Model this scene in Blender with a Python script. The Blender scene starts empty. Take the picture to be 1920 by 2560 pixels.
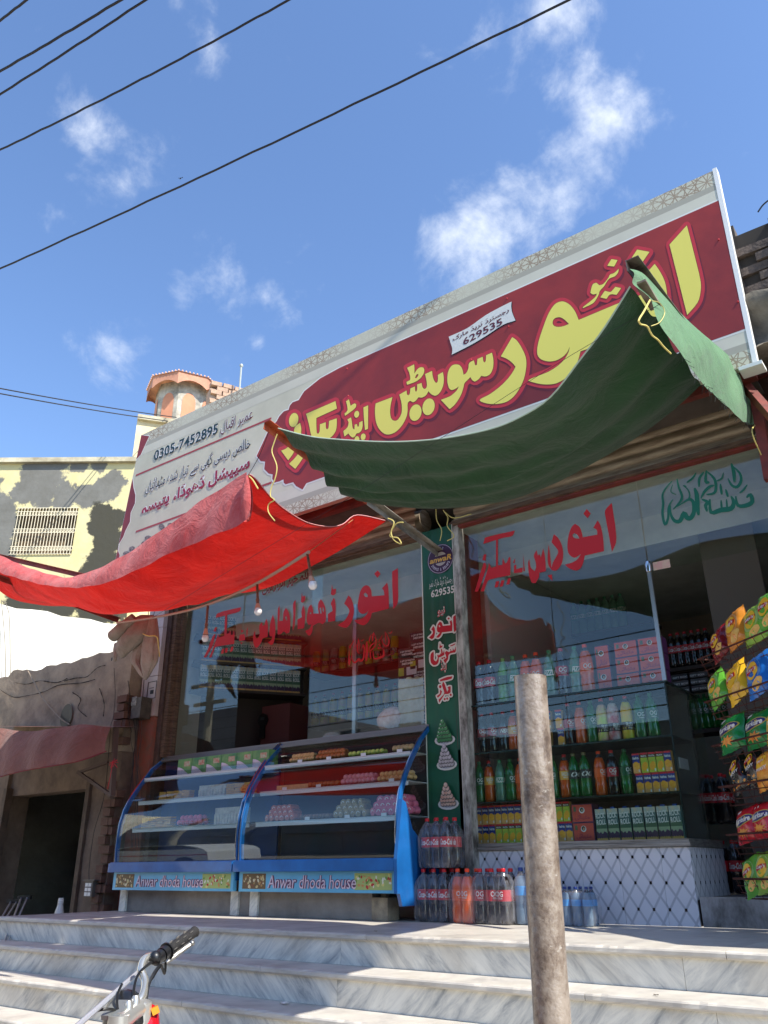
import bpy, math, random
import numpy as np
import unicodedata
from mathutils import Vector, Matrix
from mathutils.geometry import delaunay_2d_cdt
random.seed(7)
SC = bpy.context.scene
COL = SC.collection
R = math.radians
# ------------------------------------------------------------------ camera, sky, sun, exposure
F = 2036.0
PITCH, YAW, ROLL = R(23.73), R(36.52), R(.363)
EYE = Vector((0, 0, .33))
def cam_axes():
    cy, sy, cp, sp = math.cos(YAW), math.sin(YAW), math.cos(PITCH), math.sin(PITCH)
    f = Vector((-sy*cp, cy*cp, sp)); r = Vector((cy, sy, 0)); d = -r.cross(f)
    c, s = math.cos(ROLL), math.sin(ROLL)
    return c*r+s*d, -s*r+c*d, f
AX, AD, AF = cam_axes()
cam = bpy.data.objects.new('camera', bpy.data.cameras.new('camera')); COL.objects.link(cam)
cam.data.sensor_fit = 'VERTICAL'; cam.data.sensor_height = 24; cam.data.lens = F/2560*24
cam.data.clip_start = .05; cam.data.clip_end = 2000
cam.matrix_world = Matrix.Translation(EYE) @ Matrix((AX, -AD, -AF)).transposed().to_4x4()
SC.camera = cam
SUN_EL, SUN_AZ = 49.0, 83.0       # azimuth measured from -y (towards the street) to +x
sx = math.cos(R(SUN_EL))*math.sin(R(SUN_AZ)); sy_ = -math.cos(R(SUN_EL))*math.cos(R(SUN_AZ)); sz = math.sin(R(SUN_EL))
sun = bpy.data.objects.new('sun', bpy.data.lights.new('sun', 'SUN')); COL.objects.link(sun)
sun.data.energy = 3.7; sun.data.angle = R(.53); sun.data.color = (1, .95, .86)
sun.rotation_euler = Vector((sx, sy_, sz)).to_track_quat('Z', 'Y').to_euler()
SC.view_settings.view_transform = 'Standard'; SC.view_settings.look = 'None'
SC.view_settings.exposure = 1.1; SC.view_settings.gamma = 1; SC.view_settings.use_curve_mapping = False
SC.render.engine = 'CYCLES'
SC.cycles.max_bounces = 8; SC.cycles.transparent_max_bounces = 24; SC.cycles.glossy_bounces = 5
SC.cycles.sample_clamp_indirect = 6
SC.cycles.use_denoising = True
def ray(x, y):
    return AX*((x-960)/F) + AD*((y-1280)/F) + AF
def PY(x, y, Y):                       # point of the plane y=Y seen at photo pixel x,y
    r = ray(x, y); return EYE + r*(Y/r.y)
def PX(x, y, X):
    r = ray(x, y); return EYE + r*(X/r.x)
def PN(x, y, p0, n):
    r = ray(x, y); return EYE + r*((Vector(p0)-EYE).dot(n)/r.dot(n))
world = bpy.data.worlds.new('World'); SC.world = world; world.use_nodes = True
def build_sky():
    nt = world.node_tree; N = nt.nodes; L = nt.links; N.clear()
    out = N.new('ShaderNodeOutputWorld'); bg = N.new('ShaderNodeBackground'); bg.inputs[1].default_value = .125
    sky = N.new('ShaderNodeTexSky'); sky.sky_type = 'NISHITA'; sky.sun_disc = False
    sky.sun_elevation = R(SUN_EL); sky.sun_rotation = math.atan2(sx, sy_)
    sky.air_density = 1.0; sky.dust_density = .35; sky.ozone_density = 3.2; sky.altitude = 200
    hs = N.new('ShaderNodeHueSaturation'); hs.inputs['Saturation'].default_value = 1.06; hs.inputs['Hue'].default_value = .503; hs.inputs['Value'].default_value = 1.08; L.new(sky.outputs[0], hs.inputs['Color'])
    tc = N.new('ShaderNodeTexCoord')
    def math_(op, a, b=None, c=None):
        n = N.new('ShaderNodeMath'); n.operation = op
        for i, v in enumerate((a, b, c)):
            if v is None: continue
            if isinstance(v, (int, float)): n.inputs[i].default_value = v
            else: L.new(v, n.inputs[i])
        return n.outputs[0]
    n1 = N.new('ShaderNodeTexNoise'); n1.inputs['Scale'].default_value = 9; n1.inputs['Detail'].default_value = 14
    n1.inputs['Roughness'].default_value = .61; n1.inputs['Distortion'].default_value = .22
    n2 = N.new('ShaderNodeTexNoise'); n2.inputs['Scale'].default_value = 1.7; n2.inputs['Detail'].default_value = 4
    L.new(tc.outputs['Generated'], n1.inputs[0]); L.new(tc.outputs['Generated'], n2.inputs[0])
    blobs = [(1090, 610, 90, .75), (1200, 600, 115, 1), (1300, 530, 120, 1), (1390, 470, 110, .95), (1470, 410, 90, .8), (1530, 310, 85, .9),
             (1500, 270, 60, .6), (1360, 60, 140, .75), (1280, 150, 120, .55), (1430, 120, 90, .5), (250, 330, 95, .62), (300, 270, 70, .45), (190, 420, 70, .5),
             (95, 510, 55, .6), (620, 650, 120, .42), (480, 740, 110, .55), (380, 800, 80, .5), (240, 830, 90, .42), (640, 865, 28, .6),
             (800, 560, 90, .3), (40, 900, 60, .45), (560, 900, 50, .4), (1560, 500, 70, .5), (1180, 40, 90, .3)]
    tot = None
    for x, y, rad, w in blobs:
        d = ray(x, y).normalized()
        vd = N.new('ShaderNodeVectorMath'); vd.operation = 'DISTANCE'; vd.inputs[1].default_value = d
        L.new(tc.outputs['Generated'], vd.inputs[0])
        t = math_('DIVIDE', vd.outputs['Value'], rad/F*1.12)
        t = math_('MULTIPLY', t, t); t = math_('MULTIPLY', t, -1.0); t = math_('EXPONENT', t); t = math_('MULTIPLY', t, w)
        tot = t if tot is None else math_('MAXIMUM', tot, t)
    # everywhere else: the same thin broken cloud
    gen = math_('MULTIPLY', math_('SUBTRACT', n2.outputs[0], .54), 1.0)
    tot = math_('MAXIMUM', tot, gen)
    m = math_('ADD', math_('MULTIPLY', tot, .85), math_('MULTIPLY_ADD', n1.outputs[0], 3.0, -1.72))
    mr = N.new('ShaderNodeMapRange'); mr.interpolation_type = 'SMOOTHSTEP'
    L.new(m, mr.inputs[0]); mr.inputs[1].default_value = .12; mr.inputs[2].default_value = 1.35; mr.inputs[4].default_value = .95
    mx = N.new('ShaderNodeMix'); mx.data_type = 'RGBA'
    L.new(mr.outputs[0], mx.inputs['Factor']); L.new(hs.outputs[0], mx.inputs['A']); mx.inputs['B'].default_value = (4.6, 4.85, 5.2, 1)
    L.new(mx.outputs['Result'], bg.inputs[0]); L.new(bg.outputs[0], out.inputs[0])
build_sky()
# ------------------------------------------------------------------ materials
def C(r, g, b):
    f = lambda v: (v/255/12.92) if v <= 10 else ((v/255+.055)/1.055)**2.4
    return (f(r), f(g), f(b), 1)
MATS = {}
def mat(name, col, rough=.6, metal=0, var=0, vscale=6, col2=None, bump=0, bscale=40, trans=0, coat=0, spec=None, stretch=None, transl=0):
    """plain colour, broken by two octaves of noise towards col2, with fine relief"""
    if name in MATS: return MATS[name]
    m = bpy.data.materials.new(name); m.use_nodes = True; MATS[name] = m
    nt = m.node_tree; N = nt.nodes; L = nt.links; b = N['Principled BSDF']
    if len(col) == 3: col = C(*col)
    b.inputs['Base Color'].default_value = col; b.inputs['Roughness'].default_value = rough; b.inputs['Metallic'].default_value = metal
    b.inputs['Transmission Weight'].default_value = trans; b.inputs['Coat Weight'].default_value = coat
    if spec is not None: b.inputs['Specular IOR Level'].default_value = spec
    tc = N.new('ShaderNodeTexCoord'); src = tc.outputs['Object']
    if stretch:
        mp = N.new('ShaderNodeMapping'); mp.inputs['Scale'].default_value = stretch; L.new(src, mp.inputs[0]); src = mp.outputs[0]
    if var or col2:
        n = N.new('ShaderNodeTexNoise'); n.inputs['Scale'].default_value = vscale; n.inputs['Detail'].default_value = 8; n.inputs['Roughness'].default_value = .65
        L.new(src, n.inputs[0])
        mr = N.new('ShaderNodeMapRange'); mr.inputs[1].default_value = .36; mr.inputs[2].default_value = .66; L.new(n.outputs[0], mr.inputs[0])
        mx = N.new('ShaderNodeMix'); mx.data_type = 'RGBA'; L.new(mr.outputs[0], mx.inputs['Factor'])
        c2 = (C(*col2) if len(col2) == 3 else col2) if col2 else tuple(min(1, c*(1-var)) for c in col[:3])+(1,)
        mx.inputs['A'].default_value = col; mx.inputs['B'].default_value = c2
        L.new(mx.outputs['Result'], b.inputs['Base Color'])
        m['csock'] = 1
    if bump:
        n = N.new('ShaderNodeTexNoise'); n.inputs['Scale'].default_value = bscale; n.inputs['Detail'].default_value = 6; L.new(src, n.inputs[0])
        bm = N.new('ShaderNodeBump'); bm.inputs['Strength'].default_value = min(1, bump); bm.inputs['Distance'].default_value = .01*max(1, bump); L.new(n.outputs[0], bm.inputs['Height']); L.new(bm.outputs[0], b.inputs['Normal'])
    if transl:
        tb = N.new('ShaderNodeBsdfTranslucent'); ms = N.new('ShaderNodeMixShader'); ms.inputs[0].default_value = transl
        tb.inputs[0].default_value = col
        out = N['Material Output']; L.new(b.outputs[0], ms.inputs[1]); L.new(tb.outputs[0], ms.inputs[2]); L.new(ms.outputs[0], out.inputs[0])
    return m
def ns(m):
    nt = m.node_tree; return nt.nodes, nt.links, nt.nodes['Principled BSDF']
def glass_mat(name, tint=(.93, .97, .95), refl=1.0):
    m = bpy.data.materials.new(name); m.use_nodes = True; N = m.node_tree.nodes; L = m.node_tree.links; N.clear()
    o = N.new('ShaderNodeOutputMaterial'); mx = N.new('ShaderNodeMixShader'); t = N.new('ShaderNodeBsdfTransparent'); g = N.new('ShaderNodeBsdfGlossy')
    g.inputs['Roughness'].default_value = .0; t.inputs[0].default_value = (*tint, 1); g.inputs[0].default_value = (refl, refl, refl, 1)
    fr = N.new('ShaderNodeFresnel'); geo = N.new('ShaderNodeNewGeometry'); mi = N.new('ShaderNodeMix'); mi.data_type = 'FLOAT'
    mi.inputs['A'].default_value = 1.52; mi.inputs['B'].default_value = 1/1.52; L.new(geo.outputs['Backfacing'], mi.inputs['Factor']); L.new(mi.outputs['Result'], fr.inputs[0])
    L.new(fr.outputs[0], mx.inputs[0]); L.new(t.outputs[0], mx.inputs[1]); L.new(g.outputs[0], mx.inputs[2]); L.new(mx.outputs[0], o.inputs[0])
    MATS[name] = m; return m
GLASS = glass_mat('window_glass'); GLASS2 = glass_mat('counter_glass', (.9, .97, .95)); FILM = glass_mat('shrink_film', (.8, .8, .8), 1)
WOOD = mat('old_wood', (110, 86, 66), .8, col2=(60, 46, 36), vscale=9, bump=.4, stretch=(1, 1, 8))
PLASTIC = lambda c, n: mat(n, c, .35)
BLK = mat('black', (14, 14, 15), .5)
# ------------------------------------------------------------------ mesh builder
class MB:
    def __init__(s): s.v = []; s.f = []; s.m = []; s.mats = []
    def mi(s, m):
        if m is None: m = s.mats[0] if s.mats else None
        if m not in s.mats: s.mats.append(m)
        return s.mats.index(m)
    def add(s, vs, fs, m=None):
        k = len(s.v); i = s.mi(m); s.v += [tuple(v) for v in vs]; s.f += [tuple(a+k for a in f) for f in fs]; s.m += [i]*len(fs); return s
    def box(s, a, b, m=None, rot=None, at=None):
        x0, y0, z0 = a; x1, y1, z1 = b
        vs = [Vector(p) for p in ((x0,y0,z0),(x1,y0,z0),(x1,y1,z0),(x0,y1,z0),(x0,y0,z1),(x1,y0,z1),(x1,y1,z1),(x0,y1,z1))]
        if rot is not None:
            M = rot if isinstance(rot, Matrix) else Matrix.Rotation(rot, 3, 'Z')
            vs = [M @ v for v in vs]
        if at is not None: vs = [v+Vector(at) for v in vs]
        return s.add(vs, [(0,3,2,1),(4,5,6,7),(0,1,5,4),(1,2,6,5),(2,3,7,6),(3,0,4,7)], m)
    def bar(s, p, q, w, h=None, m=None, up=(0, 0, 1)):
        p = Vector(p); q = Vector(q); d = (q-p).normalized(); h = h or w
        a = d.cross(Vector(up)).normalized()*w/2; b = a.cross(d).normalized()*h/2
        vs = [p-a-b, p+a-b, p+a+b, p-a+b, q-a-b, q+a-b, q+a+b, q-a+b]
        return s.add(vs, [(0,3,2,1),(4,5,6,7),(0,1,5,4),(1,2,6,5),(2,3,7,6),(3,0,4,7)], m)
    def tube(s, pts, r, seg=8, m=None, cap=True):
        pts = [Vector(p) for p in pts]; n = len(pts); rs = r if isinstance(r, (list, tuple)) else [r]*n
        vs = []; fs = []; ref = None
        for i, p in enumerate(pts):
            d = (pts[min(i+1, n-1)]-pts[max(i-1, 0)]).normalized()
            if ref is None: ref = d.cross(Vector((0, 0, 1)) if abs(d.z) < .9 else Vector((1, 0, 0))).normalized()
            a = (ref-d*ref.dot(d)).normalized(); b = d.cross(a); ref = a
            for k in range(seg):
                t = 2*math.pi*k/seg; vs.append(p+(a*math.cos(t)+b*math.sin(t))*rs[i])
        for i in range(n-1):
            for k in range(seg):
                k2 = (k+1) % seg; fs.append((i*seg+k, i*seg+k2, (i+1)*seg+k2, (i+1)*seg+k))
        if cap: fs.append(tuple(range(seg))[::-1]); fs.append(tuple((n-1)*seg+k for k in range(seg)))
        return s.add(vs, fs, m)
    def lathe(s, prof, seg=16, m=None, c=(0, 0, 0), sq=None):
        vs = []; fs = []
        for r, z in prof:
            for k in range(seg):
                t = 2*math.pi*k/seg; rr = r*(sq(t, z) if sq else 1); vs.append((c[0]+rr*math.cos(t), c[1]+rr*math.sin(t), c[2]+z))
        for i in range(len(prof)-1):
            for k in range(seg):
                k2 = (k+1) % seg; fs.append((i*seg+k, i*seg+k2, (i+1)*seg+k2, (i+1)*seg+k))
        if prof[0][0] > 1e-5: fs.append(tuple(range(seg))[::-1])
        if prof[-1][0] > 1e-5: fs.append(tuple((len(prof)-1)*seg+k for k in range(seg)))
        return s.add(vs, fs, m)
    def grid(s, rows, m=None, thick=0):
        nr, nc = len(rows), len(rows[0]); vs = [Vector(p) for r in rows for p in r]
        fs = [(i*nc+j, i*nc+j+1, (i+1)*nc+j+1, (i+1)*nc+j) for i in range(nr-1) for j in range(nc-1)]
        return s.add(vs, fs, m)
    def ball(s, c, r, m=None, seg=8, rings=5, sc=(1, 1, 1)):
        vs = []; fs = []
        for i in range(rings+1):
            ph = math.pi*i/rings
            for k in range(seg):
                t = 2*math.pi*k/seg; vs.append((c[0]+r*sc[0]*math.sin(ph)*math.cos(t), c[1]+r*sc[1]*math.sin(ph)*math.sin(t), c[2]-r*sc[2]*math.cos(ph)))
        for i in range(rings):
            for k in range(seg):
                k2 = (k+1) % seg; fs.append((i*seg+k, i*seg+k2, (i+1)*seg+k2, (i+1)*seg+k))
        return s.add(vs, fs, m)
    def flat(s, tri, fn, m=None):
        vs, fs = tri; return s.add([fn(x, y) for x, y in vs], fs, m)
    def build(s, name, m=None, parent=None, smooth=False, angle=40, label=None, kind=None, local=False):
        me = bpy.data.meshes.new(name); off = Vector((0, 0, 0))
        if parent is not None and not local:
            p = parent
            while p is not None: off += Vector(p.location); p = p.parent
        me.from_pydata([Vector(v)-off for v in s.v], [], s.f)
        for k in s.mats: me.materials.append(k if k is not None else m)
        if not s.mats: me.materials.append(m)
        if len(s.mats) > 1: me.polygons.foreach_set('material_index', s.m)
        if smooth:
            me.polygons.foreach_set('use_smooth', [True]*len(me.polygons)); me.set_sharp_from_angle(angle=R(angle))
        me.update()
        o = bpy.data.objects.new(name, me); COL.objects.link(o)
        if parent is not None: o.parent = parent
        if label: o['label'] = label
        if kind: o['kind'] = kind
        return o
def thing(name, label, cat, loc=(0, 0, 0), group=None, rz=0):
    o = bpy.data.objects.new(name, None); COL.objects.link(o); o.location = loc; o.rotation_euler.z = rz; o.empty_display_size = .1
    o['label'] = label; o['category'] = cat
    if group: o['group'] = group
    return o
def tag(o, label, cat, group=None):
    o['label'] = label; o['category'] = cat
    if group: o['group'] = group
    return o
def struct(name, mb, m=None, **k): return mb.build(name, m, kind='structure', **k)
def dup(src, loc=None, label=None, group=None, rz=None, parent=None):
    def rec(o, par):
        c = o.copy(); COL.objects.link(c)
        if par is not None: c.parent = par
        for ch in KIDS(o): rec(ch, c)
        return c
    c = rec(src, parent)
    if loc is not None: c.location = loc
    if rz is not None: c.rotation_euler.z = rz
    if label: c['label'] = label
    if group: c['group'] = group
    return c
def KIDS(o): return [c for c in list(o.children)]
ORD = ['first', 'second', 'third', 'fourth', 'fifth', 'sixth', 'seventh', 'eighth', 'ninth', 'tenth', 'eleventh', 'twelfth', 'thirteenth', 'fourteenth', 'fifteenth', 'sixteenth', 'seventeenth', 'eighteenth', 'nineteenth', 'twentieth']
# ------------------------------------------------------------------ flat lettering
def smooth_loop(pts, n=3, sharp=55):
    k = len(pts); out = []
    P = [np.array(p, float) for p in pts]; sh = []
    for i in range(k):
        a = P[i]-P[i-1]; b = P[(i+1) % k]-P[i]
        an = abs(math.degrees(math.atan2(a[0]*b[1]-a[1]*b[0], a@b))); sh.append(an > sharp)
    for i in range(k):
        p1, p2 = P[i], P[(i+1) % k]; d = np.linalg.norm(p2-p1)
        t1 = np.zeros(2) if sh[i] else (p2-P[i-1]); t2 = np.zeros(2) if sh[(i+1) % k] else (P[(i+2) % k]-p1)
        if sh[i]: t1 = p2-p1
        if sh[(i+1) % k]: t2 = p2-p1
        t1 = t1/(np.linalg.norm(t1)+1e-9)*d; t2 = t2/(np.linalg.norm(t2)+1e-9)*d
        for j in range(n):
            t = j/n; out.append((2*t**3-3*t**2+1)*p1+(t**3-2*t**2+t)*t1+(-2*t**3+3*t**2)*p2+(t**3-t**2)*t2)
    return out
def area(l): return .5*sum(l[i-1][0]*l[i][1]-l[i][0]*l[i-1][1] for i in range(len(l)))
def fill(shapes, off=0):
    """shapes: list of (outer, [holes]); union by winding number, grown by off"""
    loops = []
    for o, hs in shapes:
        loops.append(o if area(o) > 0 else o[::-1])
        for h in hs: loops.append(h if area(h) < 0 else h[::-1])
    verts = []; edges = []; L2 = []
    for l in loops:
        if off:
            n = len(l); q = []
            for i in range(n):
                p = np.array(l[i], float); a = p-np.array(l[i-1], float); b = np.array(l[(i+1) % n], float)-p
                a = a/(np.linalg.norm(a)+1e-9); b = b/(np.linalg.norm(b)+1e-9)
                na = np.array((a[1], -a[0])); nb = np.array((b[1], -b[0])); cr = a[0]*b[1]-a[1]*b[0]
                if cr > .12:
                    a0 = math.atan2(na[1], na[0]); da = math.atan2(cr, a@b); st = max(1, int(da/.5))
                    for j in range(st+1): t = a0+da*j/st; q.append((p[0]+off*math.cos(t), p[1]+off*math.sin(t)))
                elif cr < -.12: q.append(tuple(p+na*off)); q.append(tuple(p)); q.append(tuple(p+nb*off))
                else: q.append(tuple(p+(na+nb)/max(.2, np.linalg.norm(na+nb))*off))
            l = q
        k = len(verts); verts += [Vector((float(p[0]), float(p[1]))) for p in l]; edges += [(k+i, k+(i+1) % len(l)) for i in range(len(l))]; L2.append(np.array([(p[0], p[1]) for p in l], float))
    r = delaunay_2d_cdt(verts, edges, [], 0, 1e-5)
    V = np.array([(v.x, v.y) for v in r[0]]); T = np.array([list(f) for f in r[2]])
    cen = V[T].mean(1); w = np.zeros(len(cen))
    for l in L2:
        nx = np.roll(l, -1, 0)
        for (x0, y0), (x1, y1) in zip(l, nx):
            if y0 == y1: continue
            up = (y0 <= cen[:, 1]) & (y1 > cen[:, 1]); dn = (y1 <= cen[:, 1]) & (y0 > cen[:, 1])
            if not (up.any() or dn.any()): continue
            xi = x0+(cen[:, 1]-y0)*(x1-x0)/(y1-y0); rt = xi > cen[:, 0]
            w += (up & rt).astype(int)-(dn & rt).astype(int)
    T = T[w > .5]
    used, inv = np.unique(T, return_inverse=True)
    return [tuple(V[i]) for i in used], [tuple(t) for t in inv.reshape(-1, 3).tolist()]
def stroke(pts, w, taper=True):
    P = [np.array(p, float) for p in pts]
    # refine
    Q = []
    for i in range(len(P)-1):
        p0 = P[max(0, i-1)]; p1 = P[i]; p2 = P[i+1]; p3 = P[min(len(P)-1, i+2)]
        for j in range(3):
            t = j/3; Q.append(.5*((2*p1)+(-p0+p2)*t+(2*p0-5*p1+4*p2-p3)*t*t+(-p0+3*p1-3*p2+p3)*t**3))
    Q.append(P[-1]); n = len(Q); l = []; r = []
    for i, p in enumerate(Q):
        d = Q[min(n-1, i+1)]-Q[max(0, i-1)]; d = d/(np.linalg.norm(d)+1e-9); k = np.array((-d[1], d[0]))
        ww = w/2*(math.sin(math.pi*min(1, max(.06, (i+.3)/n)))**.6 if taper else 1); l.append(p+k*ww); r.append(p-k*ww)
    return l+r[::-1]
def zm(o, s, pts): return [(o[0]+s*x, o[1]+s*y) for x, y in pts]
def ell(cx, cy, rx, ry, tilt=0, n=20):
    c, s = math.cos(R(tilt)), math.sin(R(tilt))
    return [(cx+rx*math.cos(t)*c-ry*math.sin(t)*s, cy+rx*math.cos(t)*s+ry*math.sin(t)*c) for t in [2*math.pi*k/n for k in range(n)]]
FORMS = {}
for cp in list(range(0xFB50, 0xFE00))+list(range(0xFE70, 0xFEFD)):
    d = unicodedata.decomposition(chr(cp)).split()
    if len(d) == 2 and d[0][0] == '<': FORMS.setdefault(int(d[1], 16), {})[d[0]] = chr(cp)
def urdu(t):
    out = []; n = len(t)
    def join_next(c): return '<initial>' in FORMS.get(ord(c), {})
    for i, ch in enumerate(t):
        f = FORMS.get(ord(ch))
        if not f: out.append(ch); continue
        prev = i > 0 and join_next(t[i-1]); nxt = i < n-1 and ord(t[i+1]) in FORMS and join_next(ch)
        k = '<medial>' if prev and nxt else '<final>' if prev else '<initial>' if nxt else '<isolated>'
        out.append(f.get(k) or f.get('<isolated>') or ch)
    return ''.join(out[::-1])
TC = {}
def text2d(s, bold=0, shear=0, rtl=False):
    key = (s, bold, shear, rtl)
    if key in TC: return TC[key]
    c = bpy.data.curves.new('t', 'FONT'); c.body = urdu(s) if rtl else s; c.offset = bold; c.shear = shear; c.resolution_u = 2; c.fill_mode = 'FRONT'
    o = bpy.data.objects.new('t', c); COL.objects.link(o)
    dg = bpy.context.evaluated_depsgraph_get(); dg.update(); me = o.evaluated_get(dg).to_mesh()
    vs = [(v.co.x, v.co.y) for v in me.vertices]; fs = [tuple(p.vertices) for p in me.polygons]
    o.evaluated_get(dg).to_mesh_clear(); bpy.data.objects.remove(o); bpy.data.curves.remove(c)
    if not vs: vs = [(0, 0), (1e-3, 0), (0, 1e-3)]; fs = [(0, 1, 2)]
    x0 = min(v[0] for v in vs); x1 = max(v[0] for v in vs); y0 = min(v[1] for v in vs); y1 = max(v[1] for v in vs)
    vs = [((x-x0)/(x1-x0), (y-y0)/(y1-y0)) for x, y in vs]
    TC[key] = (vs, fs, (x1-x0)/(y1-y0)); return TC[key]
def put_text(mb, s, p0, dx, dy, m, bold=0, shear=0, rtl=False):
    """text filling the parallelogram p0, p0+dx, p0+dy"""
    vs, fs, _ = text2d(s, bold, shear, rtl); p0 = Vector(p0); dx = Vector(dx); dy = Vector(dy)
    mb.add([p0+dx*x+dy*y for x, y in vs], fs, m)
def wrap_text(mb, s, r, zc, h, ang, span, m, bold=0, shear=0, rtl=False):
    """text wrapped on a cylinder; ang = facing, -90 looks to the street"""
    vs, fs, _ = text2d(s, bold, shear, rtl)
    mb.add([(r*math.cos(R(ang+(x-.5)*span)), r*math.sin(R(ang+(x-.5)*span)), zc+(y-.5)*h) for x, y in vs], fs, m)
# ------------------------------------------------------------------ special materials
def marble(name, ang, base, vein, dirt=(176, 164, 144)):
    m = mat(name, base, .38); N, L, b = ns(m)
    tc = N.new('ShaderNodeTexCoord'); mp = N.new('ShaderNodeMapping'); mp.inputs['Scale'].default_value = (1.3, 1, 6.5); mr0 = N.new('ShaderNodeMapping'); mr0.inputs['Rotation'].default_value = (0, ang, 0)
    info = N.new('ShaderNodeObjectInfo'); ad = N.new('ShaderNodeVectorMath'); ad.operation = 'ADD'
    mul = N.new('ShaderNodeMath'); mul.operation = 'MULTIPLY'; mul.inputs[1].default_value = 40; L.new(info.outputs['Random'], mul.inputs[0])
    L.new(tc.outputs['Object'], ad.inputs[0]); L.new(mul.outputs[0], ad.inputs[1]); L.new(ad.outputs[0], mr0.inputs[0]); L.new(mr0.outputs[0], mp.inputs[0])
    n = N.new('ShaderNodeTexNoise'); n.inputs['Scale'].default_value = 2.6; n.inputs['Detail'].default_value = 10; n.inputs['Roughness'].default_value = .68; n.inputs['Distortion'].default_value = .5; L.new(mp.outputs[0], n.inputs[0])
    cr = N.new('ShaderNodeValToRGB'); L.new(n.outputs[0], cr.inputs[0]); e = cr.color_ramp.elements
    e[0].position = .33; e[0].color = C(*vein); e[1].position = .56; e[1].color = C(*base)
    k = e.new(.43); k.color = C(*[(a*.4+c*.6) for a, c in zip(vein, base)])
    k = e.new(.75); k.color = C(*[min(255, a*1.08) for a in base])
    n2 = N.new('ShaderNodeTexNoise'); n2.inputs['Scale'].default_value = 3.5; n2.inputs['Detail'].default_value = 7; L.new(ad.outputs[0], n2.inputs[0])
    mr = N.new('ShaderNodeMapRange'); mr.inputs[1].default_value = .5; mr.inputs[2].default_value = .75; mr.inputs[4].default_value = .5; L.new(n2.outputs[0], mr.inputs[0])
    mx = N.new('ShaderNodeMix'); mx.data_type = 'RGBA'; L.new(mr.outputs[0], mx.inputs['Factor']); L.new(cr.outputs[0], mx.inputs['A']); mx.inputs['B'].default_value = C(*dirt)
    L.new(mx.outputs['Result'], b.inputs['Base Color'])
    rr = N.new('ShaderNodeMapRange'); rr.inputs[3].default_value = .3; rr.inputs[4].default_value = .6; L.new(n2.outputs[0], rr.inputs[0]); L.new(rr.outputs[0], b.inputs['Roughness'])
    return m
MRA = marble('grey_marble_leaning_left', .75, (230, 226, 212), (154, 156, 154)); MRB = marble('grey_marble_leaning_right', -.75, (230, 226, 212), (156, 157, 154))
TREAD = marble('tread_marble', .1, (200, 194, 182), (168, 162, 154), (146, 138, 126))
def tile_mat(name, axis):
    """white wall tile printed with grey diamond lines and small black squares"""
    m = mat(name, (205, 206, 212), .18); N, L, b = ns(m)
    g = N.new('ShaderNodeNewGeometry'); s = N.new('ShaderNodeSeparateXYZ'); L.new(g.outputs['Position'], s.inputs[0])
    def M(op, a, b_=None, c=None):
        n = N.new('ShaderNodeMath'); n.operation = op
        for i, v in enumerate((a, b_, c)):
            if v is None: continue
            if isinstance(v, (int, float)): n.inputs[i].default_value = v
            else: L.new(v, n.inputs[i])
        return n.outputs[0]
    u = M('DIVIDE', M('ADD', s.outputs[axis], 10.03), .1); v = M('DIVIDE', M('ADD', s.outputs[2], 10.09), .152)
    def near(x, w, soft):
        d = M('ABSOLUTE', M('SUBTRACT', M('FRACT', M('ADD', x, .5)), .5))
        mr = N.new('ShaderNodeMapRange'); mr.inputs[1].default_value = w; mr.inputs[2].default_value = w+soft; mr.inputs[3].default_value = 1; mr.inputs[4].default_value = 0; L.new(d, mr.inputs[0]); return mr.outputs[0]
    line = M('MAXIMUM', near(M('ADD', u, v), .05, .06), near(M('SUBTRACT', u, v), .05, .06))
    sq = M('MULTIPLY', near(u, .075, .01), near(v, .055, .01))
    mx = N.new('ShaderNodeMix'); mx.data_type = 'RGBA'; L.new(M('MULTIPLY', line, .75), mx.inputs['Factor']); mx.inputs['A'].default_value = C(222, 222, 226); mx.inputs['B'].default_value = C(172, 174, 180)
    m2 = N.new('ShaderNodeMix'); m2.data_type = 'RGBA'; L.new(sq, m2.inputs['Factor']); L.new(mx.outputs['Result'], m2.inputs['A']); m2.inputs['B'].default_value = C(22, 24, 30)
    L.new(m2.outputs['Result'], b.inputs['Base Color']); return m
CONC = mat('dirty_concrete', (120, 114, 108), .85, col2=(88, 82, 77), vscale=3, bump=.4, bscale=60)
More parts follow.
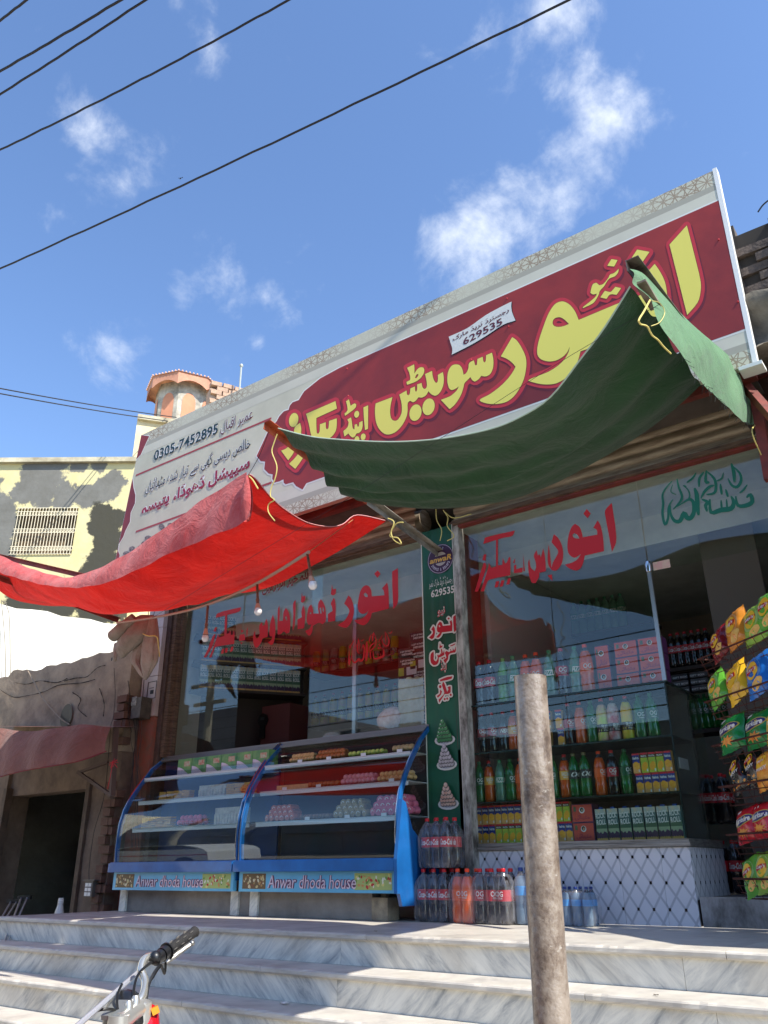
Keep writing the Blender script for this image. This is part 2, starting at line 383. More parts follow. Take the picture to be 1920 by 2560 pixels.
# ------------------------------------------------------------------ ground and steps
GZ = -.99
mb = MB(); mb.box((-300, -300, GZ-.3), (300, 300, GZ)); struct('ground', mb, mat('dusty_road', (166, 156, 140), .95, col2=(130, 122, 110), vscale=2.5, bump=.5, bscale=90))
XL, XR, RISE, TRD = -7.0, 1.6, .165, .27
mb = MB(); mb.box((XL+.02, 4.12, GZ), (XR, 5.5, -.034))
for i in range(1, 6): mb.box((XL-.12-.1*i, 4.13-TRD*i, GZ), (XR, 4.16-TRD*(i-1)-.03, -RISE*i-.034))
steps = struct('steps', mb, CONC)
cutsx = [[-4.75, -3.17, -1.2, .4], [-5.2, -3.72, -1.75, -.1], [-5.9, -4.05, -2.4, -.6], [-6.2, -4.6, -3.0, -1.1], [-6, -4, -2, 0], [-6, -4, -2, 0]]
def slab(xa, xb, y0, y1, ztop, th):
    # a slab whose front edge is rounded and a little chipped
    mb = MB(); n_ = max(6, int((xb-xa)/.035)); rows = []
    for i in range(n_+1):
        x = xa+(xb-xa)*i/n_; c = random.choice((0, 0, 0, 0, 0, 0, 0, .004, .007)) if 0 < i < n_ else 0; j_ = random.uniform(-.0007, .0007)
        rows.append([(x, y1, ztop), (x, y0+.014+c, ztop), (x, y0+.004+c*.8+j_, ztop-.004-c*.6), (x, y0+c*.4+j_, ztop-.011), (x, y0+j_, ztop-th+.008), (x, y0+.006, ztop-th), (x, y1, ztop-th)])
    mb.grid(rows[::-1]); mb.add(rows[0], [tuple(range(7))[::-1]]); mb.add(rows[-1], [tuple(range(7))]); return mb
for i in range(6):
    xl = XL if i == 0 else XL-.12-.1*i
    yf = 4.1-TRD*i; zt = -RISE*i; xs = [xl]+cutsx[i]+[XR]
    for a, b in zip(xs, xs[1:]):
        slab(a+.0015, b-.0015, yf-.018, yf+TRD+(.01 if i else 1.2), zt, .034).build('tread_slab', TREAD, steps)
    if i < 5:
        off = .55 if i % 2 else -.2; xs2 = [xl+.02]+[x+off for x in cutsx[i] if x+off < XR-.2]+[XR]
        for j, (a, b) in enumerate(zip(xs2, xs2[1:])):
            mb = MB(); mb.box((a+.001, yf+.006, zt-RISE+.001), (b-.001, yf+.026, zt-.0345)); mb.build('riser_slab', MRA if (j+i) % 2 else MRB, steps)
# raised door step
mb = MB(); mb.box((-1.72, 5.58, 0.002), (1.6, 9, .165)); struct('shop_floor_step', mb, mat('door_step', (128, 122, 116), .7, col2=(88, 82, 78), vscale=5))
mb = MB()
for a, b in ((-1.738, -1.2), (-1.197, -.6), (-.597, .2)): mb.box((a, 5.555, .003), (b, 5.578, .17))
mb.build('stained_step_face', mat('stained_step', (168, 165, 162), .6, col2=(78, 74, 70), vscale=7, bump=.3, stretch=(1, 1, .5)), kind='structure')
# ------------------------------------------------------------------ shop building shell
WALLP = mat('shop_inner_wall', (212, 200, 182), .8, col2=(186, 172, 154), vscale=1.5)
SOFF = mat('soffit_white', (214, 214, 206), .8, col2=(190, 190, 182), vscale=3)
shop = thing('sweet_shop', 'single storey sweet shop and bakery with glass front, roller shutters and raised marble platform', 'shop', (-4, 7, 0))
mb = MB(); mb.box((-7.3, 9.0, 0.004), (1.6, 9.2, 3.3)); mb.build('back_wall', WALLP, shop)
mb = MB(); mb.box((-7.45, 5.62, 0.004), (-7.21, 8.995, 3.3)); mb.build('side_wall', WALLP, shop)
mb = MB(); mb.box((1.4, 5.9, 0.004), (1.6, 8.995, 3.3)); mb.build('side_wall', WALLP, shop)
mb = MB(); mb.box((-7.45, 5.66, 3.305), (1.6, 9.2, 3.5)); mb.build('roof_slab', CONC, shop)
mb = MB(); mb.box((-7.4, 6.3, 2.86), (1.39, 8.99, 2.9)); mb.build('ceiling', SOFF, shop)
mb = MB(); mb.box((-7.2, 5.62, 3.0), (-.5, 6.29, 3.03)); mb.build('soffit', SOFF, shop)
mb = MB(); mb.box((-7.2, 6.28, 2.75), (1.39, 6.295, 2.998)); mb.build('soffit_drop', SOFF, shop)
for z in (2.42, 2.1):
    mb = MB(); mb.box((-7.2, 8.9, z), (1.4, 8.985, z+.03)); mb.build('wall_moulding', WALLP, shop)
mb = MB(); mb.box((-3.68, 5.56, 0), (-3.34, 5.9, 3.0)); mb.build('front_pier', mat('red_paint', (138, 52, 38), .6, col2=(100, 38, 30), vscale=8), shop)
mb = MB(); mb.box((-3.3, 5.9, .0), (-3.26, 8.9, 2.85)); mb.build('partition', mat('partition_panel', (160, 158, 152), .6), shop)
TW = mat('pinkish_tile', (192, 176, 170), .3, col2=(170, 155, 150), vscale=4)
for i, (z0, z1) in enumerate(((1.79, 2.2), (2.205, 2.72), (2.725, 3.3))):
    mb = MB(); mb.box((-7.18, 5.38, z0), (-6.93, 5.6, z1)); mb.build('wall_tile', TW, shop)
mb = MB(); mb.box((-7.18, 5.39, .0), (-6.93, 5.6, 1.785)); mb.build('painted_pier', mat('faded_red_paint', (150, 70, 52), .7, col2=(110, 84, 70), vscale=5, bump=.3), shop)
mb = MB(); mb.box((-6.925, 5.43, .0), (-6.86, 5.6, 3.0)); mb.build('door_channel', mat('dark_channel', (58, 42, 36), .7, col2=(90, 70, 58), vscale=12), shop)
mb = MB(); mb.box((-6.856, 5.45, 1.38), (-6.80, 5.56, 3.0)); mb.box((-6.80, 5.5, 1.38), (-6.76, 5.56, 3.0)); mb.build('window_frame', WOOD, shop)
mb = MB(); mb.box((-3.335, 5.47, 0.005), (-3.275, 5.56, 3.05)); mb.build('window_frame', mat('chipped_white', (186, 182, 172), .7, col2=(70, 64, 58), vscale=16, stretch=(1, 1, .4)), shop)
mb = MB(); mb.box((-3.385, 5.5, 0.005), (-3.339, 5.558, 3.05)); mb.build('door_channel', MATS['dark_channel'], shop)
mb = MB(); mb.box((-.86, 5.47, .17), (-.8, 5.56, 3.0)); mb.build('window_frame', mat('aluminium', (150, 152, 152), .45, .6), shop)
mb = MB(); mb.box((-.795, 5.4, 0.0), (-.45, 5.9, 3.6)); mb.build('end_pier', mat('brown_pier', (94, 60, 48), .8, col2=(64, 44, 38), vscale=6), shop)
mb = MB(); mb.box((-.44, 5.6, 0.0), (1.6, 5.9, 3.6)); mb.build('end_wall', CONC, shop)
mb = MB(); mb.box((-7.2, 5.56, -.02), (-3.35, 8.99, .004)); mb.box((-3.33, 6.3, .168), (1.39, 8.99, .172)); mb.build('inner_floor', mat('pale_floor_tiles', (200, 194, 184), .4, col2=(176, 168, 156), vscale=3), shop)
mb = MB(); mb.box((-7.2, 5.5, 3.51), (-.72, 5.62, 4.85)); mb.build('fascia_wall', mat('fascia_dark', (96, 84, 74), .9, col2=(66, 58, 52), vscale=3), shop)
mb = MB(); mb.box((-7.15, 4.96, 3.30), (-.75, 5.5, 3.32)); mb.build('sign_underside_board', mat('fascia_dark', (96, 84, 74)), shop)
# lintel beams and shutters
BEAM = mat('red_oxide', (128, 50, 38), .6, col2=(92, 42, 34), vscale=10, bump=.2)
mb = MB(); mb.box((-7.1, 5.36, 3.42), (-.7, 5.42, 3.5)); mb.box((-7.1, 5.0, 3.22), (-.72, 5.06, 3.28)); mb.build('lintel_beam', BEAM, shop)
mb = MB(); mb.box((-3.26, 5.44, 2.965), (-.8, 5.50, 3.0)); mb.build('lintel_beam', BEAM, shop)
mb = MB(); mb.box((-6.9, 5.44, 2.965), (-3.7, 5.52, 3.0)); mb.build('lintel_beam', WOOD, shop)
SH = mat('shutter_metal', (176, 160, 136), .55, .1, col2=(112, 92, 72), vscale=7, bump=.3, stretch=(.5, 1, 6))
def shutter(x0, x1, label):
    t = thing('roller_shutter', label, 'shutter', ((x0+x1)/2, 5.45, 3.0), 'roller shutters rolled up above the shop front')
    n = 5; h = .085
    for i in range(n):
        z = 3.003+i*h; mb = MB(); pr = [(5.47, z), (5.452, z+.008), (5.445, z+.03), (5.45, z+.055), (5.468, z+.068), (5.468, z+h-.003)]
        vs = [(x0, y, zz) for y, zz in pr]+[(x1, y, zz) for y, zz in pr]; k = len(pr)
        mb.add(vs, [(j, j+1, k+j+1, k+j) for j in range(k-1)]); mb.build('slat', SH, t, smooth=True, angle=60)
    mb = MB(); mb.bar((x0, 5.43, 3.0), (x1, 5.43, 3.0), .03, .035); mb.build('bottom_rail', WOOD, t)
    mb = MB(); mb.tube([(x0, 5.62, 3.2), (x1, 5.62, 3.2)], .1, 12); mb.build('roll_tube', SH, t, smooth=True)
    return t
shutter(-6.9, -3.7, 'rusty rolled up shutter above the left window with the red lettering, behind the red awning')
shutter(-3.3, -.8, 'rusty rolled up shutter above the right window, under the green awning')
# ------------------------------------------------------------------ the big sign board
ST = Vector((0, 5.0, 4.98)); SB = Vector((0, 4.87, 3.24)); SN = Vector((0, -(ST.z-SB.z), (ST.y-SB.y)))*-1
SN = Vector((0, -(ST.z-SB.z), ST.y-SB.y)).normalized(); SU = (ST-SB).normalized(); SHT = (ST-SB).length
sign = thing('shop_sign_board', 'long dark red and cream shop sign with large yellow Urdu lettering', 'sign', (-4, 4.95, 3.24))
def SP(x, y, k=0): return PN(x, y, SB, SN)+SN*(.0008*k)
def SV(x, y): p = SP(x, y); return p.x, (p-SB).dot(SU)
def SW(u, v, k=0): return Vector((u, 0, 0))+SB+SU*v+SN*(.0008*k)
ul, ur = -7.21, -.705; vt = SHT
V1, V2, V3 = SV(1340, 664)[1], SV(1340, 677)[1], SV(1340, 703)[1]
VB = SV(1781, 851)[1]
W_CREAM = mat('sign_cream', (206, 202, 178), .45, col2=(184, 180, 156), vscale=.9, bump=.6, bscale=2.5)
W_CREAM2 = mat('sign_cream_dark', (168, 163, 145), .45); W_CREAM3 = mat('sign_cream_light', (208, 204, 184), .45, col2=(190, 186, 166), vscale=.8)
S_RED = mat('sign_red', (156, 50, 40), .42, col2=(118, 38, 34), vscale=.9, bump=.6, bscale=2.5); S_RED2 = mat('sign_bright_red', (192, 50, 56), .42); S_YEL = mat('sign_yellow', (228, 216, 100), .42)
S_DK = mat('sign_letter_edge', (96, 44, 24), .5); S_SH = mat('sign_letter_shadow', (104, 30, 40), .45); S_LINE = mat('sign_line_red', (160, 62, 62), .45)
def lattice_mat():
    m = mat('sign_lattice', (198, 194, 170), .45); N, L, b = ns(m)
    g = N.new('ShaderNodeNewGeometry'); mp = N.new('ShaderNodeMapping'); mp.inputs['Scale'].default_value = (13, 0, 13); L.new(g.outputs['Position'], mp.inputs[0])
    tot = None
    for k_ in range(6):
        an = R(15+30*k_); dt = N.new('ShaderNodeVectorMath'); dt.operation = 'DOT_PRODUCT'; dt.inputs[1].default_value = (math.cos(an), 0, math.sin(an)); L.new(mp.outputs[0], dt.inputs[0])
        q1 = N.new('ShaderNodeMath'); q1.operation = 'PINGPONG'; q1.inputs[1].default_value = .5; L.new(dt.outputs['Value'], q1.inputs[0])
        q2 = N.new('ShaderNodeMath'); q2.operation = 'LESS_THAN'; q2.inputs[1].default_value = .05; L.new(q1.outputs[0], q2.inputs[0])
        if tot is None: tot = q2
        else: q3 = N.new('ShaderNodeMath'); q3.operation = 'MAXIMUM'; L.new(tot.outputs[0], q3.inputs[0]); L.new(q2.outputs[0], q3.inputs[1]); tot = q3
    r = tot
    s = N.new('ShaderNodeSeparateXYZ'); L.new(g.outputs['Position'], s.inputs[0])
    w = N.new('ShaderNodeMath'); w.operation = 'SINE'; sc = N.new('ShaderNodeMath'); sc.operation = 'MULTIPLY'; sc.inputs[1].default_value = 5.2; L.new(s.outputs[0], sc.inputs[0]); L.new(sc.outputs[0], w.inputs[0])
    w2 = N.new('ShaderNodeMapRange'); w2.inputs[1].default_value = -1; w2.inputs[2].default_value = 1; w2.inputs[3].default_value = .12; w2.inputs[4].default_value = .85; L.new(w.outputs[0], w2.inputs[0])
    mu = N.new('ShaderNodeMath'); mu.operation = 'MULTIPLY'; L.new(r.outputs[0], mu.inputs[0]); L.new(w2.outputs[0], mu.inputs[1])
    mx = N.new('ShaderNodeMix'); mx.data_type = 'RGBA'; L.new(mu.outputs[0], mx.inputs['Factor']); mx.inputs['A'].default_value = C(198, 195, 172); mx.inputs['B'].default_value = C(142, 118, 92)
    L.new(mx.outputs['Result'], b.inputs['Base Color']); return m
LAT = lattice_mat()
mb = MB(); a = SW(ul, 0, -6); 
def sbox(mb, u0, u1, v0, v1, k0, k1, m):
    P = [SW(u, v, k) for k in (k0, k1) for u, v in ((u0, v0), (u1, v0), (u1, v1), (u0, v1))]
    mb.add(P, [(3, 2, 1, 0), (4, 5, 6, 7), (0, 1, 5, 4), (1, 2, 6, 5), (2, 3, 7, 6), (3, 0, 4, 7)], m)
def rag(u0, u1, v0, v1, k, m, name):
    # a sheet with very slight waves, as stretched flex has
    mb = MB(); nu = max(2, int((u1-u0)/.12)); rows = []
    for j in range(3):
        v = v0+(v1-v0)*j/2; rows.append([SW(u0+(u1-u0)*i/nu, v, k) for i in range(nu+1)])
    mb.grid(rows); return mb.build(name, m, sign)
mb = MB(); sbox(mb, ul, ur, 0, vt, -60, -1, W_CREAM); mb.build('board', W_CREAM, sign)
PVCW = mat('white_return', (226, 226, 222), .5)
mb = MB(); sbox(mb, ur+.001, ur+.03, -.02, vt+.015, -75, 4, PVCW); mb.box((ur-.08, 4.83, 3.2), (ur+.06, 4.95, 3.225), PVCW); mb.build('side_return', PVCW, sign)
VBL = VB-(V2-V1)*1.0
rag(ul, ur, V1, vt, 0, LAT, 'patterned_border'); rag(ul, ur, V2, V1, 0, W_CREAM2, 'border_band'); rag(ul, ur, V3, V2, 0, W_CREAM3, 'border_band')
vb1 = VB-(V2-V3); vb2 = vb1-(V1-V2)
rag(-5.1, ur, vb1, VB, 0, W_CREAM3, 'border_band'); rag(-5.1, ur, vb2, vb1, 0, W_CREAM2, 'border_band'); rag(-5.1, ur, .002, vb2, 0, LAT, 'patterned_border')
# red field with the scalloped left end
E_ = ((680, 980), .15672); F_ = ((340, 980), .217)
sc_top = zm(*E_, [(515, -10), (470, 60), (430, 130), (330, 165), (285, 220), (268, 285), (190, 310), (120, 385), (75, 470)])
sc_bot = [(642, 1140), (652, 1153), (663, 1154), (661, 1173), (672, 1184), (682, 1186), (681, 1197), (688, 1207)]+zm(*E_, [(60, 1440), (120, 1425), (185, 1392), (190, 1450), (220, 1472), (340, 1438), (385, 1500), (440, 1530), (490, 1556)])
pl = [SV(*p) for p in sc_top]; pl2 = [SV(*p) for p in [(672, 1075), (655, 1112)]+sc_bot]
poly = [(ur, V3), (pl[0][0]+.45, V3), (pl[0][0]+.2, V3-.025)]+pl+pl2+[(pl2[-1][0]+.04, VB), (ur, VB)]
fr = fill([(poly, [])]); mb = MB(); mb.flat(fill([(poly, [])], .016), lambda x, y: SW(x, y, 1), mat('sign_edge_white', (222, 220, 210), .45)); mb.flat(fr, lambda x, y: SW(x, y, 2.2), S_RED)
mb.build('red_field', S_RED, sign)
A_ = ((1420, 540), .21097); B_ = ((1180, 680), .21097); C_ = ((1000, 820), .15672); D_ = ((840, 880), .15672)
sm = smooth_loop
L_ = []
def LT(o, pts, holes=(), n=3): L_.append((sm(zm(*o, pts), n), [sm(zm(*o, h), n) for h in holes]))
LT(A_, [(1412,115),(1205,345),(1240,480),(1415,1180),(1540,1030),(1575,900),(1575,780),(1510,500)])
LT(A_, [(822,402),(970,430),(865,585),(720,560)])
LT(B_, [(1268,572),(1748,371),(2060,250),(2080,180),(2018,76),(2168,-92),(2223,-14),(2288,116),(2318,286),(2328,486),(2280,590),(1290,945),(1265,1040),(1230,1120),(1170,1210),(1090,1280),(1000,1325),(920,1337),(820,1333),(720,1310),(672,1295),(680,1280),(760,1245),(900,1190),(1000,1130),(1090,1050),(1145,960),(1162,890),(1130,960),(1080,1010),(1010,1050),(940,1065),(870,1058),(810,1030),(778,980),(778,900),(800,800),(850,650),(900,520),(950,430),(1000,375),(1070,352),(1130,370),(1180,410),(1230,480)],
   [[(960,610),(970,570),(1000,547),(1050,542),(1100,570),(1152,620),(1090,645),(1020,655),(975,640)]])
LT(B_, [(480,775),(345,1005),(420,1035),(480,1080),(520,1127),(480,1200),(400,1300),(300,1390),(200,1460),(110,1505),(93,1525),(120,1545),(220,1568),(330,1565),(420,1540),(500,1480),(570,1380),(620,1270),(645,1150),(648,1060),(630,980),(580,880),(530,810)])
LT(A_, [(518,515),(592,527),(550,605),(468,595)])
LT(A_, [(605,628),(600,670),(560,720),(490,750),(430,840),(380,895),(370,930),(340,990),(300,1040),(180,1098),(180,1085),(250,1030),(330,960),(345,925),(300,935),(268,915),(280,860),(300,810),(340,795),(375,825),(420,810),(480,740),(500,700),(550,680)])
LT(A_, [(440,890),(500,905),(520,895),(565,843),(635,860),(580,940),(505,935),(460,988),(385,970)])
LT(C_, [(1473,398),(1490,470),(1498,560),(1485,660),(1445,740),(1390,775),(1340,778),(1303,768),(1260,825),(1200,862),(1160,840),(1128,790),(1080,840),(1035,890),(1020,950),(985,1060),(930,1160),(870,1240),(797,1300),(655,1150),(800,1095),(860,1050),(910,1000),(943,940),(900,970),(840,995),(800,980),(775,930),(760,850),(765,740),(790,660),(840,600),(900,585),(960,600),(1000,660),(1020,750),(1060,725),(1095,650),(1108,565),(1185,520),(1205,600),(1230,595),(1240,500),(1325,462),(1340,545),(1355,555),(1372,530),(1378,440)])
LT(C_, [(690,705),(705,800),(700,900),(670,990),(620,1060),(570,1085),(510,1065),(460,1015),(420,1080),(360,1115),(300,1110),(260,1165),(215,1192),(165,1165),(130,1205)]+[(x-1021, y+383) for x, y in [(1150,920),(1140,1010),(1110,1090),(1050,1190),(960,1280),(860,1320),(780,1310),(700,1240),(650,1140),(630,1020),(628,900),(638,825),(908,722),(885,820),(870,930),(875,1020),(900,1080),(945,1102),(990,1085),(1040,1010),(1055,940),(1050,820),(1015,685)]]+[(112,1000),(120,1065),(140,1078),(160,1055),(170,970),(245,935),(250,1010),(262,1022),(278,990),(278,905),(352,880),(362,940),(385,975),(410,972),(432,940),(430,860),(405,740),(518,688),(530,780),(555,850),(580,880),(600,870),(610,820),(608,755)])
LT(C_, ell(253,1355,95,134,14)); LT(C_, ell(462,1262,96,136,14))
LT(C_, [(232,583),(238,650),(235,730),(280,665),(330,632),(380,635),(395,680),(380,740),(330,810),(250,865),(118,912),(108,865),(165,835),(168,790),(150,710),(118,640)], [[(245,800),(275,745),(298,740),(295,765),(265,805)]])
LT(D_, [(442,888),(520,853),(518,1230),(468,1253),(450,1050)]); LT(D_, ell(336,998,40,56,12))
LT(D_, [(165,790),(213,757),(240,860),(300,822),(330,835),(325,880),(280,930),(215,980),(148,1025),(142,985),(175,955),(190,925),(180,850)])
LT(D_, [(187,1080),(248,1045),(262,1130),(275,1220),(300,1240),(302,1165),(340,1150),(350,1195),(370,1190),(375,1130),(430,1103),(432,1190),(410,1260),(370,1298),(335,1305),(310,1350),(275,1372),(240,1350),(205,1305),(140,1355),(122,1265),(165,1230),(195,1190),(205,1130)])
LT(D_, ell(440,1358,40,54,10)); LT(D_, ell(340,1400,40,54,10))
LT(E_, [(548,352),(1020,148),(1043,270),(715,420),(715,560),(722,660),(745,670),(765,630),(768,520),(865,485),(868,580),(885,598),(905,580),(915,465),(1040,422),(1040,540),(1025,620),(985,690),(930,740),(870,790),(760,800),(660,760),(625,670),(590,500)])
LT(E_, ell(352,450,74,114,12))
LT(E_, [(150,940),(230,905),(300,830),(350,700),(370,565),(455,495),(475,600),(450,760),(345,985),(265,1095)])
LT(E_, [(278,1150),(385,1040),(480,900),(560,760),(640,760),(600,880),(480,1090),(378,1232)])
mb = MB(); mb.flat(fill([([(x+5, y+6) for x, y in o], [[(x+5, y+6) for x, y in h] for h in hs]) for o, hs in L_], 9), lambda x, y: SP(x, y, 3.4), S_SH)
mb.flat(fill(L_, 9.5), lambda x, y: SP(x, y, 4.6), S_RED2); mb.build('lettering_halo', S_RED2, sign)
mb = MB(); mb.flat(fill(L_, .9), lambda x, y: SP(x, y, 5.8), S_DK); mb.flat(fill(L_, -.1), lambda x, y: SP(x, y, 7), S_YEL); mb.build('lettering', S_YEL, sign)
# white plaque
G_ = ((1100, 730), .13261)
pq = sm(zm(*G_, [(172,850),(520,690),(860,450),(1150,290),(1357,188),(1350,280),(1370,400),(1430,545),(1200,625),(900,820),(600,1000),(228,1190),(240,1080),(210,980)]), 3)
mb = MB(); mb.flat(fill([([(x+1.6, y+1.4) for x, y in pq], [])]), lambda x, y: SP(x, y, 3.4), BLK); mb.flat(fill([(pq, [])]), lambda x, y: SP(x, y, 8), mat('plaque_white', (212, 212, 204), .4)); mb.build('plaque', None, sign)
S_MAR = mat('maroon_print', (92, 34, 44), .45); S_INK = mat('dark_green_print', (30, 52, 50), .45); S_INK2 = mat('black_print', (34, 34, 38), .45); S_RED3 = mat('crimson_print', (150, 28, 56), .45)
def sign_text(s, pa, pb, ph, m, bold=0, rtl=False, halo=None, k=6, shear=0):
    """baseline from pixel pa to pb, height up to pixel ph above pa"""
    a = SP(*pa, k); b = SP(*pb, k); h = (SP(*ph, k)-a); mb = MB()
    if halo: put_text(mb, s, a-SN*.0012, b-a, h, halo, bold+.045, shear, rtl)
    put_text(mb, s, a, b-a, h, m, bold, shear, rtl); mb.build('lettering', m, sign)
z = lambda o, p: (o[0][0]+o[1]*p[0], o[0][1]+o[1]*p[1])
sign_text('رجسٹرڈ ٹریڈ مارک', z(G_, (250, 960)), z(G_, (1310, 400)), z(G_, (248, 850)), S_MAR, .02, True, k=10)
sign_text('629535', z(G_, (450, 1020)), z(G_, (1190, 620)), z(G_, (436, 890)), S_MAR, .02, k=10)
HL = mat('print_halo', (222, 220, 214), .45)
sign_text('0305-7452895', z(F_, (205, 800)), z(F_, (945, 480)), z(F_, (218, 680)), S_INK, .02, halo=HL)
sign_text('عمیر اقبال', z(F_, (975, 500)), z(F_, (1345, 340)), z(F_, (985, 345)), S_MAR, .0, True, halo=HL)
sign_text('خالص دیسی گھی سے تیار شدہ مٹھائیاں', z(F_, (105, 1200)), z(F_, (1320, 690)), z(F_, (125, 1020)), S_INK2, .0, True, halo=HL)
sign_text('سپیشل ڈھوڈا، پتیسہ', z(F_, (60, 1460)), z(F_, (1310, 925)), z(F_, (85, 1270)), S_RED3, .035, True, halo=HL)
def sline(pa, pb, w, m):
    a = SV(*pa); b = SV(*pb); mb = MB(); v = (a[1]+b[1])/2; sbox(mb, a[0], b[0], v-w/2, v+w/2, 0, 2, m); mb.build('printed_line', m, sign)
sline(z(F_, (0, 962)), z(F_, (1560, 300)), .022, S_LINE); sline(z(F_, (0, 1608)), z(F_, (1560, 1045)), .022, S_LINE)
# wavy red end strip
wv = [SV(*p) for p in zm((0, 900), .42194, [(885, 452), (862, 500), (835, 560), (790, 610), (768, 655), (785, 700), (792, 760), (803, 800), (800, 850), (775, 905), (770, 960), (745, 1010), (730, 1050), (705, 1090), (700, 1130), (715, 1170)])]
wv += [(wv[-1][0]-.03, .2), (wv[-1][0]+.02, .0)]
poly = [(ul+.004, vt-.002)]+wv+[(ul+.004, 0)]
mb = MB(); mb.flat(fill([(poly, [])], .012), lambda x, y: SW(max(x, ul), min(y, vt), 1.2), MATS['sign_edge_white']); mb.flat(fill([(poly, [])]), lambda x, y: SW(x, y, 2.2), S_RED); mb.build('red_end_strip', S_RED, sign)
mb = MB()
for c in ((800, 1140), (900, 1080), (860, 1150), (1010, 1010)):
    px, py = c[0]*.42194, 900+c[1]*.42194
    for k in range(9): mb.flat(fill([(ell(px+random.uniform(-22, 22), py+random.uniform(-12, 12), 9, 7, random.uniform(0, 90), 9), [])]), lambda x, y, k=k: SP(x, y, 2+k*.4), mat('sweets_photo_dark', (66, 52, 50), .45, col2=(150, 140, 130), vscale=40))
mb.build('printed_sweets', None, sign)
# rivets and dents
mb = MB()
for p in ((1268, 747), (1272, 817), (868, 922), (871, 990), (872, 1056), (1797, 600), (1845, 755), (1179, 900)): mb.ball(SP(*p, 6), .007, S_RED2, 6, 4)
mb.build('rivet', mat('rivet_metal', (170, 80, 80), .3, .5), sign)
# ------------------------------------------------------------------ windows and their lettering
WR = mat('window_red_vinyl', (196, 22, 26), .5); WG = mat('window_green_vinyl', (10, 108, 84), .5); WB = mat('window_maroon_vinyl', (112, 30, 26), .5)
YG = 5.55
def pane(name, x0, x1, z0, z1, y=YG, m=GLASS, parent=shop):
    mb = MB(); mb.box((x0, y, z0), (x1, y+.008, z1)); return mb.build(name, m, parent)
xj1 = PY(594, 1750, YG).x; xj2 = PY(800, 1470, YG).x
pane('glass_pane', -6.76, xj1-.003, 1.385, 2.99); pane('glass_pane', xj1+.003, xj2+.02, 2.05, 2.99, YG+.012); pane('glass_pane', xj2-.1, -3.69, 1.385, 2.99)
pane('glass_pane', -3.27, PY(1368, 1400, YG).x-.003, 1.49, 2.99); pane('glass_pane', PY(1368, 1400, YG).x+.003, -1.76, 1.49, 2.99); pane('glass_pane', -1.752, -.865, 2.27, 2.99)
mb = MB(); mb.box((-1.765, 5.53, 1.49), (-1.738, 5.548, 2.29)); mb.build('door_frame_strip', mat('brushed_aluminium', (176, 178, 178), .3, .8), shop)
mb = MB(); mb.lathe([(.0, -.06), (.02, -.055), (.024, 0), (.02, .02), (.0, .03)], 12, c=(-1.752, 5.535, 2.32)); mb.build('door_clip', mat('chrome', (205, 205, 205), .15, 1), shop, smooth=True)
mb = MB(); mb.box((-1.72, 5.545, 2.27), (-1.6, 5.549, 2.33)); mb.build('stuck_label', mat('torn_pink_label', (214, 150, 150), .6, col2=(214, 200, 170), vscale=30), shop)
mb = MB(); mb.box((-6.76, 5.53, 1.37), (-3.69, 5.58, 1.39)); mb.build('window_rail', MATS['aluminium'], shop)
mb = MB(); mb.box((PY(885,1700,5.7).x-.02, 5.7, 1.38), (PY(885,1700,5.7).x+.02, 5.73, 2.6)); mb.build('window_rail', MATS['brushed_aluminium'], shop)
def wl(shapes, m, name, y=YG-.0015):
    mb = MB(); mb.flat(fill(shapes), lambda x, yy: PY(x, yy, y), m); return mb.build(name, m, shop)
def SH_(o, lst): return [(sm(zm(*o, p), 3), [sm(zm(*o, h), 3) for h in hs]) for p, hs in lst]
L1 = ((640, 1400), .22303); K1 = ((500, 1500), .15672); N1 = ((1170, 1240), .24111)
